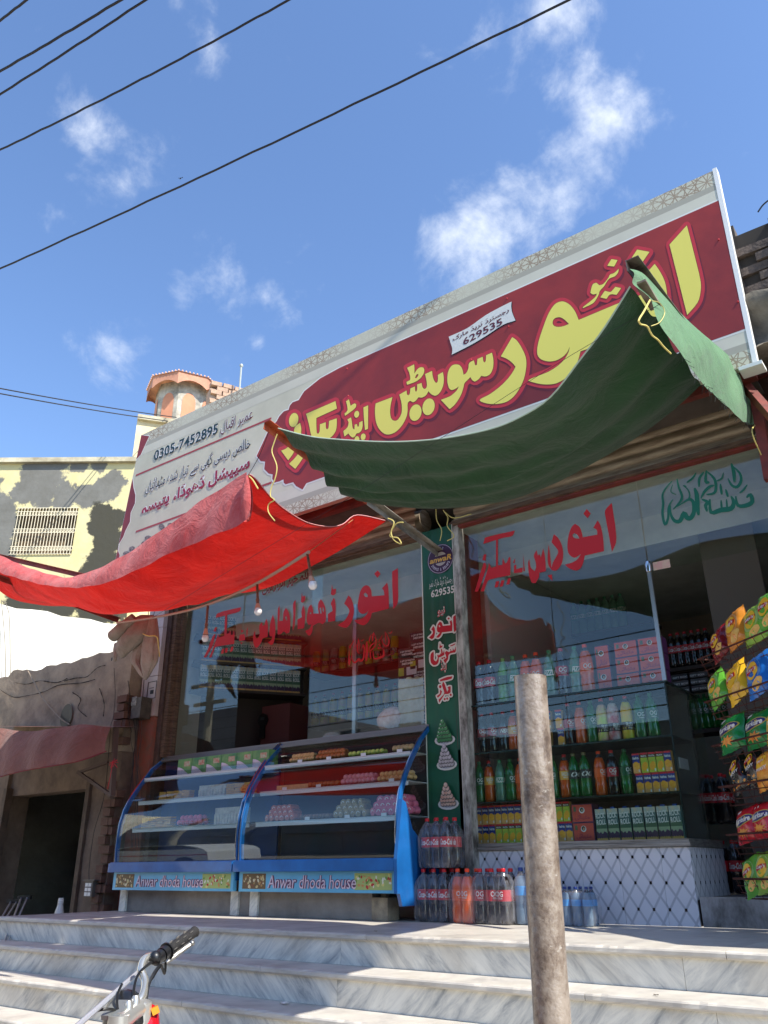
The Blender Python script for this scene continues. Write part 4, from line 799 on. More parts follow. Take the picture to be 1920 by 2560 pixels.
row_items('rock', 'drink_carton', [(1150+.3617*X, 1600+.3617*1250) for X in (975, 1057, 1142, 1230, 1318, 1406, 1492)], 5.65, .504, lambda i: f'{ORD[i]} tall ROCK ROLL drink carton from the left on the bottom shelf', 'tall drink cartons on the bottom shelf')
# orange sweet boxes with a round portrait
SBX = mat('sweet_box_orange', (214, 84, 62), .5, col2=(200, 70, 56), vscale=10); SBP = mat('sweet_box_purple', (92, 42, 90), .5); SKIN = mat('portrait_skin', (190, 150, 120), .6)
def sweet_box(w, h, loc, lab, side=False, dp=.12):
    mb = MB(); mb.box((-w/2, 0, 0), (w/2, dp, h), SBP); mb.box((-w/2+.004, -.001, .004), (w/2-.004, 0, h-.004), SBX)
    cx = 0 if not side else -w*.05; cz = h*.66; r = h*.17 if not side else w*.2
    mb.add([(cx+p[0], -.0016, cz+p[1]) for p in ell(0, 0, r, r, 0, 14)], [tuple(range(14))], WHT)
    mb.add([(cx+p[0], -.0022, cz+p[1]) for p in ell(0, r*.15, r*.68, r*.75, 0, 12)], [tuple(range(12))], BLK); mb.add([(cx+p[0], -.0028, cz+p[1]) for p in ell(r*.1, -.02*r, r*.36, r*.45, 0, 10)], [tuple(range(10))], SKIN)
    g = mat('sweet_box_green', (90, 104, 70), .5); mb.box((-w*.4, -.002, h*.6), (-w*.28, -.001, h*.86), g)
    m2 = mat('sweet_box_script', (168, 44, 70), .5)
    put_text(mb, 'مٹھائی', (-w*.38 if not side else -w*.32, -.002, h*.1), (w*.72 if not side else w*.64, 0, 0), (0, 0, h*.3), m2, .03, 0, True)
    o = mb.build('sweet_box', None, None, local=True); o.location = loc; tag(o, lab, 'sweet box', 'orange sweet boxes'); return o
colB = PY(1150+.3617*1150, 1640, 5.7); wB = PY(1150+.3617*1225, 1640, 5.7).x-PY(1150+.3617*1062, 1640, 5.7).x; hB = .118
for c_, (X, hs) in enumerate(((1146, 3), (1318, 3))):
    for r_ in range(hs):
        sweet_box(wB*.98, hB-.003, (PY(1150+.3617*X, 1650, 5.72).x+.004*r_, 5.72, 1.497+r_*hB), f'orange sweet box in the {"left" if c_ == 0 else "right"} wide column, {("bottom", "middle", "top")[r_]} of its stack')
for r_ in range(2): sweet_box(wB*.62, .172, (PY(1150+.3617*985, 1650, 5.72).x, 5.72, 1.497+r_*.175), f'orange sweet box standing on end beside the orange soda bottle, {("lower", "upper")[r_]} one', True)
for r_ in range(2): sweet_box(.155, .118, (PY(1150+.3617*857, 2080, 5.66).x, 5.66, .504+r_*.121), f'orange sweet box on the bottom shelf beside the ROCK ROLL cartons, {("lower", "upper")[r_]} one')
mb = MB(); 
for r_ in range(3): mb.box((-1.8+.003*r_, 5.87, 1.497+r_*hB), (-1.67+.003*r_, 6.05, 1.497+(r_+1)*hB-.003), SBX)
# ------------------------------------------------------------------ shrink wrapped packs on the platform
def pack(kind, cols, rows_, loc, label, h=.335, film=True, px=.092, rz=0, filmcol=None):
    t = thing('bottle_pack', label, 'bottle pack', loc, None, rz)
    for j in range(rows_):
        for i in range(cols):
            bottle(kind, ((i-(cols-1)/2)*px, j*px, 0), None, None, random.uniform(-.5, .9)+.2, h, parent=t)
    w = cols*px/2+.004; d0 = -px/2-.003; d1 = (rows_-.5)*px+.003; rows = []
    n = 56
    per = []
    for k in range(n+1):
        s = k/n*4
        if s < 1: x, y = -w+2*w*s, d0
        elif s < 2: x, y = w, d0+(d1-d0)*(s-1)
        elif s < 3: x, y = w-2*w*(s-2), d1
        else: x, y = -w, d1-(d1-d0)*(s-3)
        per.append((x, y))
    cx, cy = 0, (d0+d1)/2
    for zz, sc_ in ((.004, .93), (.03, 1.0), (.1, .995), (.16, 1.0), (.21, 1.0), (.25, .93), (.28, .8), (.3, .68)):
        row = []
        for k, (x, y) in enumerate(per):
            f = (1-.012*(1-abs(math.cos(math.pi*(x+w)/px))))*sc_; row.append((cx+(x-cx)*f+random.uniform(-.002, .002), cy+(y-cy)*f+random.uniform(-.002, .002), zz*h/.335+random.uniform(-.004, .004)*(zz > .01)))
        row[-1] = row[0]; rows.append(row)
    m = filmcol or FILMM; mb = MB(); mb.grid(rows); mb.build('shrink_wrap', m, t, smooth=True, local=True, angle=180); return t
def film_mat(nm, col, f):
    m = bpy.data.materials.new(nm); m.use_nodes = True; N = m.node_tree.nodes; L = m.node_tree.links; N.clear()
    o = N.new('ShaderNodeOutputMaterial'); mx = N.new('ShaderNodeMixShader'); t = N.new('ShaderNodeBsdfTransparent'); p = N.new('ShaderNodeBsdfPrincipled')
    p.inputs['Base Color'].default_value = C(*col); p.inputs['Roughness'].default_value = .22; p.inputs['Coat Weight'].default_value = .5
    n = N.new('ShaderNodeTexNoise'); n.inputs['Scale'].default_value = 14; n.inputs['Detail'].default_value = 5; tc = N.new('ShaderNodeTexCoord'); L.new(tc.outputs['Object'], n.inputs[0])
    mr = N.new('ShaderNodeMapRange'); mr.inputs[1].default_value = .35; mr.inputs[2].default_value = .7; mr.inputs[3].default_value = f*.5; mr.inputs[4].default_value = f*1.5; L.new(n.outputs[0], mr.inputs[0])
    b = N.new('ShaderNodeBump'); b.inputs['Strength'].default_value = .6; b.inputs['Distance'].default_value = .01; L.new(n.outputs[0], b.inputs['Height']); L.new(b.outputs[0], p.inputs['Normal'])
    L.new(mr.outputs[0], mx.inputs[0]); L.new(t.outputs[0], mx.inputs[1]); L.new(p.outputs[0], mx.inputs[2]); L.new(mx.outputs[0], o.inputs[0]); MATS[nm] = m; return m
FILMM = film_mat('film_clear', (190, 190, 196), .17)
PR = R(-6)
b1 = PY(1087, 2290, 5.24); b2 = PY(1168, 2290, 5.24); b3 = PY(1247, 2290, 5.26); b4 = PY(1340, 2290, 5.26)
pack('cola', 3, 2, (b1.x, 5.24, .001), 'shrink wrapped pack of six cola bottles on the platform under another pack', rz=R(-4)); pack('cola', 3, 2, (b1.x+.03, 5.25, .338), 'shrink wrapped cola bottles standing on top of the other cola pack', rz=R(-10))
pack('ogorange', 2, 2, (b2.x, 5.2, .001), 'shrink wrapped pack of orange soda bottles between the two cola packs', rz=R(-14))
pack('ogcola', 3, 2, (b3.x-.005, 5.2, .001), 'shrink wrapped dark cola pack with OG labels right of the orange pack', rz=R(-4))
pack('water', 3, 2, (b4.x-.005, 5.27, .001), 'shrink wrapped tall water bottles beside the dark cola pack, behind the pole', h=.34, px=.09)
b5 = PY(1432, 2305, 5.3); pack('water', 4, 2, (b5.x, 5.3, .001), 'shrink wrapped pack of small water bottles against the tiled base, right of the pole', h=.225, px=.074)
# ------------------------------------------------------------------ the two blue sweet counters
BLUE = mat('counter_blue', (28, 104, 176), .3, col2=(22, 84, 146), vscale=3, coat=.5); CHR = MATS['chrome']; SHW = mat('shelf_white', (206, 206, 212), .45)
SKY_STRIP = mat('strip_light_blue', (118, 196, 224), .35, col2=(100, 176, 210), vscale=2)
CPROF = [(5.063, .39), (5.053, .52), (5.053, .62), (5.066, .74), (5.098, .863), (5.155, .98), (5.227, 1.086), (5.361, 1.253), (5.5, 1.372)]
NUT = mat('printed_nuts', (190, 160, 100), .5, col2=(110, 80, 50), vscale=26); VEG = mat('printed_food', (190, 200, 90), .5, col2=(200, 60, 40), vscale=16)
PINKT = mat('strip_letter_pink', (228, 206, 214), .4); MARO = mat('strip_letter_edge', (110, 60, 90), .5)
NAVY = mat('counter_inside_blue', (34, 56, 118), .5, col2=(30, 34, 60), vscale=2); DKIN = mat('counter_inside_dark', (30, 26, 30), .6, col2=(80, 20, 26), vscale=1.2)
def counter(x0, x1, label, inner):
    t = thing('sweet_counter', label, 'display counter', ((x0+x1)/2, 5.3, .18), 'curved glass sweet counters')
    mb = MB(); mb.box((x0, 5.0, .325), (x1, 5.075, .4)); mb.box((x0+.0, 5.02, .4), (x1, 5.06, .408)); mb.build('front_rail', BLUE, t)
    mb = MB(); mb.box((x0+.03, 5.05, .18), (x1-.02, 5.09, .323)); mb.build('name_strip', SKY_STRIP, t)
    w = x1-x0; mb = MB(); y = 5.0488
    mb.box((x0+.07, y, .2), (x0+.07+w*.16, 5.05, .31), mat('print_brown', (120, 96, 62), .5)); mb.box((x1-.05-w*.21, y, .2), (x1-.05, 5.05, .31), mat('print_lime', (176, 190, 112), .5))
    for xa_, xb_, cols, nn in ((x0+.07, x0+.07+w*.16, ((214, 196, 140), (190, 150, 90), (230, 216, 176), (140, 90, 60)), 40), (x1-.05-w*.21, x1-.05, ((196, 50, 50), (226, 214, 130), (230, 226, 200), (110, 150, 60), (210, 150, 90)), 40)):
        for k in range(nn):
            cx_, cz_ = random.uniform(xa_+.014, xb_-.014), random.uniform(.212, .298); rr = random.uniform(.008, .013); cc = cols[k % len(cols)]
            mb.add([(cx_+p[0], y-.0002-.00004*k, cz_+p[1]) for p in ell(0, 0, rr*1.2, rr*.8, random.uniform(0, 180), 9)], [tuple(range(9))], mat('print_%d_%d_%d' % cc, cc, .5))
    tx = x0+.07+w*.175; tw = w*.55
    for n_, m, dy in ((.055, MARO, 0), (.0, PINKT, .0012)):
        put_text(mb, 'Anwar dhoda house', (tx, y-.001-dy, .205), (tw, 0, 0), (0, 0, .092), m, n_, .12)
    mb.build('name_lettering', PINKT, t)
    # glass, side arcs
    mb = MB(); prof = CPROF; rows = [[(x, y, z) for x in (x0+.02, x1-.02)] for y, z in prof]; rows2 = [[(x, y+.005, z-.002) for x in (x0+.02, x1-.02)] for y, z in prof]
    mb.grid(rows); mb.grid(rows2[::-1]); mb.build('curved_glass', GLASS2, t, smooth=True, angle=60)
    for x in (x0, x1-.022):
        mb = MB(); outer = prof; vs = []
        for y, z in outer: vs += [(x, y-.006, z), (x+.022, y-.006, z), (x+.022, y+.035, z-.008), (x, y+.035, z-.008)]
        n = len(outer); fs = []
        for i in range(n-1):
            for k in range(4): fs.append((4*i+k, 4*i+(k+1) % 4, 4*i+4+(k+1) % 4, 4*i+4+k))
        fs += [(0, 3, 2, 1), (4*n-4, 4*n-3, 4*n-2, 4*n-1)]; mb.add(vs, fs); mb.build('arched_frame', BLUE, t, smooth=True, angle=40)
        mb = MB(); mb.tube([(x+.011, y-.012, z) for y, z in prof], .004, 6); mb.build('chrome_trim', CHR, t, smooth=True)
    mb = MB(); mb.box((x0, 5.49, 1.355), (x1, 5.62, 1.385)); mb.box((x0+.02, 5.46, 1.33), (x1-.02, 5.5, 1.352)); mb.build('top_rail', mat('grey_rail', (126, 122, 120), .35, .5), t)
    mb = MB(); mb.box((x0+.02, 5.53, .4), (x1-.02, 5.55, 1.35)); mb.build('back_panel', inner, t); mb = MB(); mb.box((x0+.01, 5.07, .26), (x1-.01, 5.56, .4)); mb.build('cabinet_floor', BLUE, t)
    for z, y0 in ((.70, 5.2), (.945, 5.235), (1.16, 5.275)):
        mb = MB(); mb.box((x0+.03, y0, z-.034), (x1-.03, y0+.008, z-.006)); mb.box((x0+.03, y0-.006, z-.004), (x1-.03, 5.525, z)); mb.build('shelf', SHW, t)
    return t
xa, xb, xc = -6.86, -5.245, -3.64
c1 = counter(xa, xb-.008, 'left curved glass sweet counter with green patterned boxes on its top shelf', NAVY)
c2 = counter(xb+.008, xc, 'right curved glass sweet counter with pink and brown sweets, beside the green banner', DKIN)
mb = MB(); pr = [(5.0, .40), (5.0, .18), (5.03, .18), (5.06, .1), (5.56, .1), (5.56, .5), (5.35, .5), (5.2, .6), (5.12, .78), (5.075, .8)]
mb.add([(xc+.002, y, z) for y, z in pr]+[(xc+.03, y, z) for y, z in pr], [tuple(range(len(pr)))[::-1], tuple(range(len(pr), 2*len(pr)))]+[(i, (i+1) % len(pr), len(pr)+(i+1) % len(pr), len(pr)+i) for i in range(len(pr))]); mb.build('blue_end_panel', BLUE, c2)
mb = MB(); mb.grid([[(xc+.01, y, z), (xc+.01, 5.53, min(z, 1.36))] for y, z in CPROF]); mb.build('end_glass', GLASS2, c2)
mb = MB(); mb.grid([[(xa+.004, y, z), (xa+.004, 5.53, min(z, 1.36))] for y, z in CPROF]); mb.build('end_glass', GLASS2, c1)
mb = MB(); mb.box((-6.8, 5.16, .003), (-3.95, 5.5, .18)); plinth = mb.build('counter_plinth', mat('grey_render', (150, 142, 132), .85, col2=(122, 114, 106), vscale=4, bump=.3), shop)
for x in (-6.82, -5.38, -5.16):
    mb = MB(); mb.box((x, 5.135, .003), (x+.085, 5.158, .178)); mb.build('marble_foot', MRA, shop)
mb = MB(); mb.box((-3.93, 5.13, .003), (-3.79, 5.27, .15)); mb.ball((-3.86, 5.2, .165), .035, None, 8, 5); tag(mb.build('stone_block', mat('cream_block', (168, 154, 128), .8, col2=(120, 108, 92), vscale=9)), 'cream stone block propping the right end of the blue counter', 'block')
mb = MB(); mb.box((-4.33, 5.19, .003), (-3.96, 5.2, .175)); put_text(mb, 'اعتبار والے رقیق', (-4.3, 5.188, .05), (.3, 0, 0), (0, 0, .06), WOOD, 0, 0, True); tag(mb.build('wooden_board', mat('board_wood', (116, 92, 68), .7, col2=(90, 70, 52), vscale=9)), 'brown wooden board leaning under the right blue counter', 'board')
# sweets
random.seed(3)
SW_M = {k: mat('sweet_'+k, c, .45, col2=tuple(int(v*.8) for v in c), vscale=25) for k, c in dict(pink=(226, 110, 140), biscuit=(206, 150, 66), brown=(176, 100, 46), yellow=(196, 206, 96), salmon=(222, 116, 92), tan=(176, 152, 106), grey=(140, 110, 96), cream=(214, 170, 112), white=(196, 186, 172), palepink=(230, 150, 160)).items()}
def tray(x0, x1, y, z, kind, nx, ny, nz, r, label, shape='ball', ysp=None):
    t = thing('sweet_tray', label, 'tray of sweets', ((x0+x1)/2, y, z), 'trays of sweets in the counters')
    mb = MB(); mb.box((x0-.01, y-r-.01, z), (x1+.01, y+ny*r*2+.01, z+.006)); mb.build('tray', mat('dark_tray', (50, 46, 46), .4), t)
    me = None
    for k in range(nz):
        nn = nx-k
        for j in range(ny):
            for i in range(nn):
                x = x0+(x1-x0)*((i+.5+k*.5)/nx); p = (x+random.uniform(-.003, .003), y+j*r*2+random.uniform(-.003, .003)+k*r*.4, z+.008+k*r*1.45)
                if me is None:
                    mb = MB()
                    if shape == 'ball': mb.ball((0, 0, r), r, None, 10, 6, (1, 1, .95))
                    elif shape == 'roll':
                        mb.lathe([(0, 0), (r, .002), (r, .05), (0, .052)], 12); mb.v = [(a, c-.0, b+r) for a, b, c in mb.v]; mb.add([(.5*r*math.cos(a)*(1 if w else .7), -.001, r+.5*r*math.sin(a)*(1 if w else .7)) for w in (1, 0) for a in [R(200*k2/8) for k2 in range(9)]], [(q, q+1, q+10, q+9) for q in range(8)], WHT)
                    else: mb.lathe([(r*.8, 0), (r, .006), (r, .012), (r*.8, .018), (0, .018)], 12)
                    o = mb.build('sweet', SW_M[kind], t, smooth=True, local=True); me = o
                else: o = me.copy(); COL.objects.link(o); o.parent = t
                o.location = Vector(p)-t.location; o.rotation_euler.z = random.uniform(-.3, .3)
    return t
def px_(X, zone, Yp): return PY(zone[0]+.3014*X, 1950, Yp).x
ZR = (640, 0); ZL = (260, 0)
tray(px_(280, ZR, 5.33), px_(480, ZR, 5.33), 5.33, 1.161, 'cream', 8, 2, 2, .022, 'small cream sweet balls at the left of the top shelf, right counter')
tray(px_(500, ZR, 5.33), px_(740, ZR, 5.33), 5.33, 1.161, 'brown', 8, 2, 2, .024, 'round brown sweets beside the cream balls on the top shelf, right counter')
tray(px_(770, ZR, 5.33), px_(1060, ZR, 5.33), 5.33, 1.161, 'yellow', 9, 2, 1, .022, 'yellow green sweet balls on the top shelf of the right counter')
tray(px_(1140, ZR, 5.33), px_(1320, ZR, 5.33), 5.33, 1.161, 'tan', 5, 2, 1, .028, 'large tan sweet balls at the right end of the top shelf')
tray(px_(440, ZR, 5.3), px_(690, ZR, 5.3), 5.3, .946, 'brown', 8, 2, 1, .022, 'dark orange sweets on the middle shelf, right counter')
tray(px_(710, ZR, 5.3), px_(990, ZR, 5.3), 5.3, .946, 'palepink', 8, 2, 2, .024, 'pale pink sweet balls on the middle shelf, right counter')
tray(px_(1010, ZR, 5.3), px_(1300, ZR, 5.3), 5.3, .946, 'cream', 8, 2, 2, .023, 'golden sweet balls at the right end of the middle shelf')
tray(px_(80, ZR, 5.27), px_(330, ZR, 5.27), 5.27, .701, 'salmon', 6, 2, 3, .026, 'salmon coloured rolled sweets at the left of the lowest shelf, right counter', 'roll')
tray(px_(380, ZR, 5.27), px_(620, ZR, 5.27), 5.27, .701, 'grey', 9, 2, 1, .02, 'small greyish sweets between salmon and tan rolls, lowest shelf')
tray(px_(640, ZR, 5.27), px_(915, ZR, 5.27), 5.27, .701, 'tan', 6, 2, 3, .028, 'tan rolled sweets stacked three high on the lowest shelf', 'roll')
tray(px_(940, ZR, 5.27), px_(1290, ZR, 5.27), 5.27, .701, 'pink', 7, 2, 3, .03, 'bright pink rolled sweets at the right end of the lowest shelf', 'roll')
tray(px_(640, ZL, 5.25), px_(850, ZL, 5.25), 5.25, .701, 'pink', 6, 2, 2, .026, 'pink sweet balls in the middle of the lowest shelf, left counter')
def biscuits(x0, x1, y, z, n, h, label):
    t = thing('biscuit_stack', label, 'biscuit stack', ((x0+x1)/2, y, z), 'biscuit stacks in the left counter'); me = None
    for i in range(n):
        for k in range(h):
            if me is None: mb = MB(); w = (x1-x0)/n*.48; mb.box((-w, -.03, 0), (w, .03, .016)); me = o = mb.build('biscuit', SW_M['biscuit'], t, local=True)
            else: o = me.copy(); COL.objects.link(o); o.parent = t
            o.location = Vector((x0+(x1-x0)*(i+.5)/n+random.uniform(-.003, .003), y, z+.002+k*.0185))-t.location; o.rotation_euler = (random.uniform(-.05, .05), random.uniform(-.06, .06), random.uniform(-.15, .15))
biscuits(px_(370, ZL, 5.25), px_(610, ZL, 5.25), 5.25, .701, 4, 5, 'golden biscuits stacked at the left of the lowest shelf'); biscuits(px_(490, ZL, 5.3), px_(740, ZL, 5.3), 5.3, .946, 4, 4, 'golden biscuits at the left of the middle shelf, left counter'); biscuits(px_(1040, ZL, 5.3), px_(1250, ZL, 5.3), 5.3, .946, 3, 5, 'golden round biscuits at the right of the middle shelf, left counter')
def ribbed(x0, x1, y, z, h, n, label):
    t = thing('cake_block', label, 'cake', ((x0+x1)/2, y, z), 'pale ribbed cake blocks'); mb = MB(); mb.box((x0, y+.01, z+.001), (x1, y+.13, z+h)); mb.build('block', SW_M['white'], t)
    for i in range(n):
        a = x0+(x1-x0)*i/n; mb = MB(); mb.box((a+.003, y, z+.004), (a+(x1-x0)/n-.004, y+.009, z+h*.62)); mb.build('slice', SW_M['white'], t)
ribbed(px_(790, ZL, 5.28), px_(1010, ZL, 5.28), 5.28, .946, .1, 9, 'pale ribbed cake block on the middle shelf of the left counter'); ribbed(px_(935, ZL, 5.25), px_(1140, ZL, 5.25), 5.25, .701, .14, 9, 'pale ribbed cake block at the right of the lowest shelf, left counter')
mb = MB(); mb.box((px_(175, ZR, 5.3), 5.3, .946), (px_(430, ZR, 5.3), 5.4, .99)); tag(mb.build('sweet_slab', SW_M['cream']), 'flat cream slab of sweet at the left of the middle shelf, right counter', 'sweet')
GBX = mat('green_box', (56, 120, 76), .45, col2=(120, 160, 90), vscale=9)
x = px_(600, ZL, 5.33); xe = px_(1500, ZL, 5.33); bw = (xe-x)/7
for i in range(6):
    mb = MB(); mb.box((x+i*bw+.003, 5.33, 1.162), (x+(i+1)*bw-.003, 5.45, 1.31), GBX); a0 = x+i*bw+.004
    mb.add([(a0, 5.329, 1.163)]+[(a0+bw*.8*(k/6), 5.329, 1.163+.075*math.cos(k/6*1.57)) for k in range(7)], [tuple(range(8))[::-1]], mat('green_box_pale', (206, 190, 206), .5)); mb.box((a0+bw*.45, 5.3285, 1.24), (a0+bw*.85, 5.3295, 1.285), mat('green_box_badge', (170, 190, 160), .5, col2=(190, 70, 60), vscale=60))
    tag(mb.build('sweet_box', GBX), f'{ORD[i]} green patterned sweet box from the left on the top shelf of the left counter', 'sweet box', 'green boxes in the left counter')
CARD = mat('price_card', (206, 206, 212), .6)
for i, (X, zn, yy, zz) in enumerate(((360, ZR, 5.275, 1.16), (600, ZR, 5.275, 1.16), (890, ZR, 5.275, 1.16), (1195, ZR, 5.275, 1.16), (240, ZR, 5.235, .945), (520, ZR, 5.235, .945), (1125, ZR, 5.235, .945), (435, ZR, 5.2, .70), (760, ZR, 5.2, .70), (1060, ZR, 5.2, .70))):
    mb = MB(); xx = px_(X, zn, yy); mb.box((xx-.025, yy-.003, zz+.0), (xx+.025, yy-.001, zz+.022)); mb.build('price_card', CARD, c2)
# ------------------------------------------------------------------ inside the left half of the shop
SHF = mat('dark_shelf', (62, 52, 46), .7); mb = MB()
ys = 7.6
zs = [PY(700, yy, ys).z for yy in (1618+14, 1668, 1733)]
def interior_shelf(z_, x0, x1): mb = MB(); mb.box((x0, ys-.02, z_-.03), (x1, ys+.3, z_)); mb.build('wall_shelf', SHF, shop)
xi0, xi1, xi2, xi3 = PY(500, 1650, ys).x, PY(755, 1650, ys).x, PY(775, 1650, ys).x, PY(1010, 1650, ys).x
sc_ = (PY(757, 1700, ys).x-PY(737, 1700, ys).x)/.076
hz = .2*sc_*1.02; rowz = [PY(720, 1731, ys).z, PY(720, 1731, ys).z+hz+.06, PY(720, 1731, ys).z+2*(hz+.06)]
OA = Vector((-7.0, 5.95, 0)); od = Vector((.57, .82, 0)); on = Vector((.82, -.57, 0))
def OP(x, y): return PN(x, y, OA, on)
zC, zB = OP(700, 1731).z, OP(700, 1665).z
for r_, z_ in enumerate((zC, zB, zB*2-zC, zB*3-zC*2)):
    a_ = OP(480, 1700); b_ = OP(765, 1700); mb = MB(); mb.bar(Vector((a_.x, a_.y, z_-.015))-on*.15, Vector((b_.x, b_.y, z_-.015))-on*.15, .34, .028); mb.build('wall_shelf', SHF, shop)
    for i in range(13):
        p = OP(508+19.4*i, 1700); q = OP(508+19.4*(i+1), 1700); w_ = (Vector((q.x-p.x, q.y-p.y, 0))).length
        o = PROTO['rock'].copy(); COL.objects.link(o); o.location = (p.x, p.y, z_); o.rotation_euler.z = math.atan2(od.y, od.x)+random.uniform(-.04, .04); o.scale = (w_/.079, 1.2, (zB-zC)*.86/.2)
        tag(o, f'{ORD[i]} dark drink carton from left, {("lowest", "second", "third", "topmost")[r_]} row inside left window', 'carton', 'drink cartons inside the shop')
mb = MB(); a_ = OP(470, 1700); b_ = OP(775, 1700); mb.bar(Vector((a_.x, a_.y, 1.9))-on*.34, Vector((b_.x, b_.y, 1.9))-on*.34, .02, 1.9, None); mb.build('shelf_back', SHF, shop)
rowz2 = [PY(880, 1800, ys).z, PY(880, 1668, ys).z, PY(880, 1668, ys).z+.42]
for r_, (z_, kinds) in enumerate(zip(rowz2, (('mango', 'guava'), ('mango', 'guava', 'pome'), ('oggreen', 'ogcola')))):
    interior_shelf(z_, xi2, xi3+.2)
    for i in range(10):
        p = PY(785+22*i, 1700, ys)
        k = kinds[i % len(kinds)] if r_ < 2 else kinds[0 if i < 5 else 1]
        bottle(k, (p.x, ys+.04, z_), f'{ORD[i]} bottle from left, {("lowest", "middle", "topmost")[r_]} shelf behind red window calligraphy', 'bottles on the inner shelves', .6, .36)
mb = MB(); p = PY(690, 1800, 6.6); mb.box((p.x-.22, 6.6, 1.0), (p.x+.2, 6.9, PY(690, 1762, 6.6).z)); sc2 = mb.build('cabinet', mat('maroon_fridge', (104, 58, 56), .5)); tag(sc2, 'maroon cabinet with a black scale panel seen through the left window', 'cabinet')
mb = MB(); q = PY(657, 1800, 6.58); mb.lathe([(0, 0), (.075, 0), (.075, .02), (0, .02)], 8); mb.v = [(q.x+a, 6.595-c, q.z+b) for a, b, c in mb.v]; mb.box((q.x-.035, 6.57, q.z-.2), (q.x+.035, 6.59, q.z-.05)); mb.box((q.x-.03, 6.572, q.z), (q.x+.03, 6.574, q.z+.03), mat('lcd_grey', (50, 60, 62), .3)); tag(mb.build('scale_display', BLK), 'black octagonal display panel on the maroon cabinet', 'display')
# boxes, bag and paper in the window beside the pier
BRB = mat('brown_gift_box', (50, 40, 36), .6); BYL = mat('yellow_green_box', (160, 160, 50), .5); PKW = mat('pale_pink_box', (206, 186, 192), .5)
for c_, (X, n, z0) in enumerate(((1290, 6, 1.62), (1430, 10, 1.42))):
    for k in range(n):
        p = PY(740+.217*X, 1750, 5.75); w = .095; zz = z0+k*.082; mb = MB(); mb.box((p.x-w, 5.75, zz), (p.x+w, 5.9, zz+.078), BRB)
        if (k*7+c_*3) % 4 == 1: mb.box((p.x-w, 5.749, zz+.004), (p.x-w*.4, 5.75, zz+.074), BYL); mb.box((p.x-w*.1, 5.749, zz+.004), (p.x+w, 5.75, zz+.074), PKW)
        else: put_text(mb, 'A GIFT OF PAKISTAN', (p.x-w*.8, 5.7485, zz+.042), (w*1.6, 0, 0), (0, 0, .016), WHT, .02); put_text(mb, 'SWEETS BAKERS', (p.x-w*.6, 5.7485, zz+.015), (w*1.2, 0, 0), (0, 0, .018), WHT, .03)
        tag(mb.build('gift_box', None), f'{ORD[k]} brown gift box from bottom, {"left" if c_ == 0 else "right"} pile behind glass by banner', 'gift box', 'gift boxes piled behind the window')
p = PY(740+.217*1325, 1770, 5.66); mb = MB(); mb.grid([[(p.x-.13+.26*i/8, 5.66+.004*math.sin(i*2), 1.4+.42*j/8+(.012*math.sin(i*2.3)+.006*math.sin(i*5)) * (j == 8)) for i in range(9)] for j in range(9)]); o = mb.build('paper_sheet', mat('old_paper', (196, 188, 164), .8, col2=(170, 160, 132), vscale=10)); tag(o, 'torn cream paper sheet behind the glass next to the green banner', 'paper')
p = PY(740+.217*1080, 1790, 5.68); mb = MB(); mb.ball((0, 0, .11), .13, None, 20, 14, (1, .8, .85)); mb.v = [(p.x+x*(1+.07*math.sin(9*z+5*x)), 5.7+y, 1.385+z*(1+.06*math.sin(14*x))) for x, y, z in mb.v]; tag(mb.build('plastic_bag', mat('peach_bag', (200, 152, 134), .35, col2=(226, 196, 184), vscale=22, bump=.8, bscale=25), smooth=True), 'knotted plastic bag of peach sweets on the window sill', 'bag')
p = PY(740+.217*400, 1825, 5.68); mb = MB(); mb.ball((p.x, 5.7, 1.41), .1, None, 14, 8, (1, .7, .5)); tag(mb.build('plastic_bag', mat('clear_bag', (150, 156, 158), .3, bump=1, bscale=30), smooth=True), 'small crumpled clear bag low in the left window', 'bag')
# ------------------------------------------------------------------ behind the right window and door
def stock_row(kind, n, X0, X1, Yp, zb, lab, grp, h=.3):
    for i in range(n):
        p = PY(X0+(X1-X0)*i/max(1, n-1), 1650, Yp); bottle(kind, (p.x, Yp, zb), f'{ORD[i]} {lab}', grp, .4, h)
zb_ = PY(1460, 1585, 7.6).z; mb = MB(); mb.box((PY(1300, 1585, 7.6).x, 7.55, zb_-.03), (PY(1640, 1585, 7.6).x, 7.8, zb_)); mb.build('wall_shelf', SHF, shop)
stock_row('fizz', 13, 1325, 1570, 7.6, zb_, 'bottle from the left in the far row above the cabinet', 'bottles on the far shelf behind the right window', .34)
zc_ = PY(1720, 1668, 6.9).z; mb = MB(); mb.box((PY(1690, 1668, 6.9).x-.1, 6.85, zc_-.03), (PY(1790, 1668, 6.9).x+.1, 7.1, zc_)); mb.build('wall_shelf', SHF, shop)
stock_row('cola', 6, 1685, 1775, 6.9, zc_, 'dark cola bottle from the left on the shelf inside the door', 'cola bottles inside the door', .3)
zd_ = PY(1750, 1825, 6.9).z; mb = MB(); mb.box((PY(1700, 1830, 6.9).x, 6.85, zd_-.03), (PY(1800, 1830, 6.9).x+.1, 7.1, zd_)); mb.build('wall_shelf', SHF, shop)
stock_row('oggreen', 6, 1715, 1790, 6.9, zd_, 'dark green bottle from the left on the lower shelf inside the door', 'green bottles inside the door', .28)
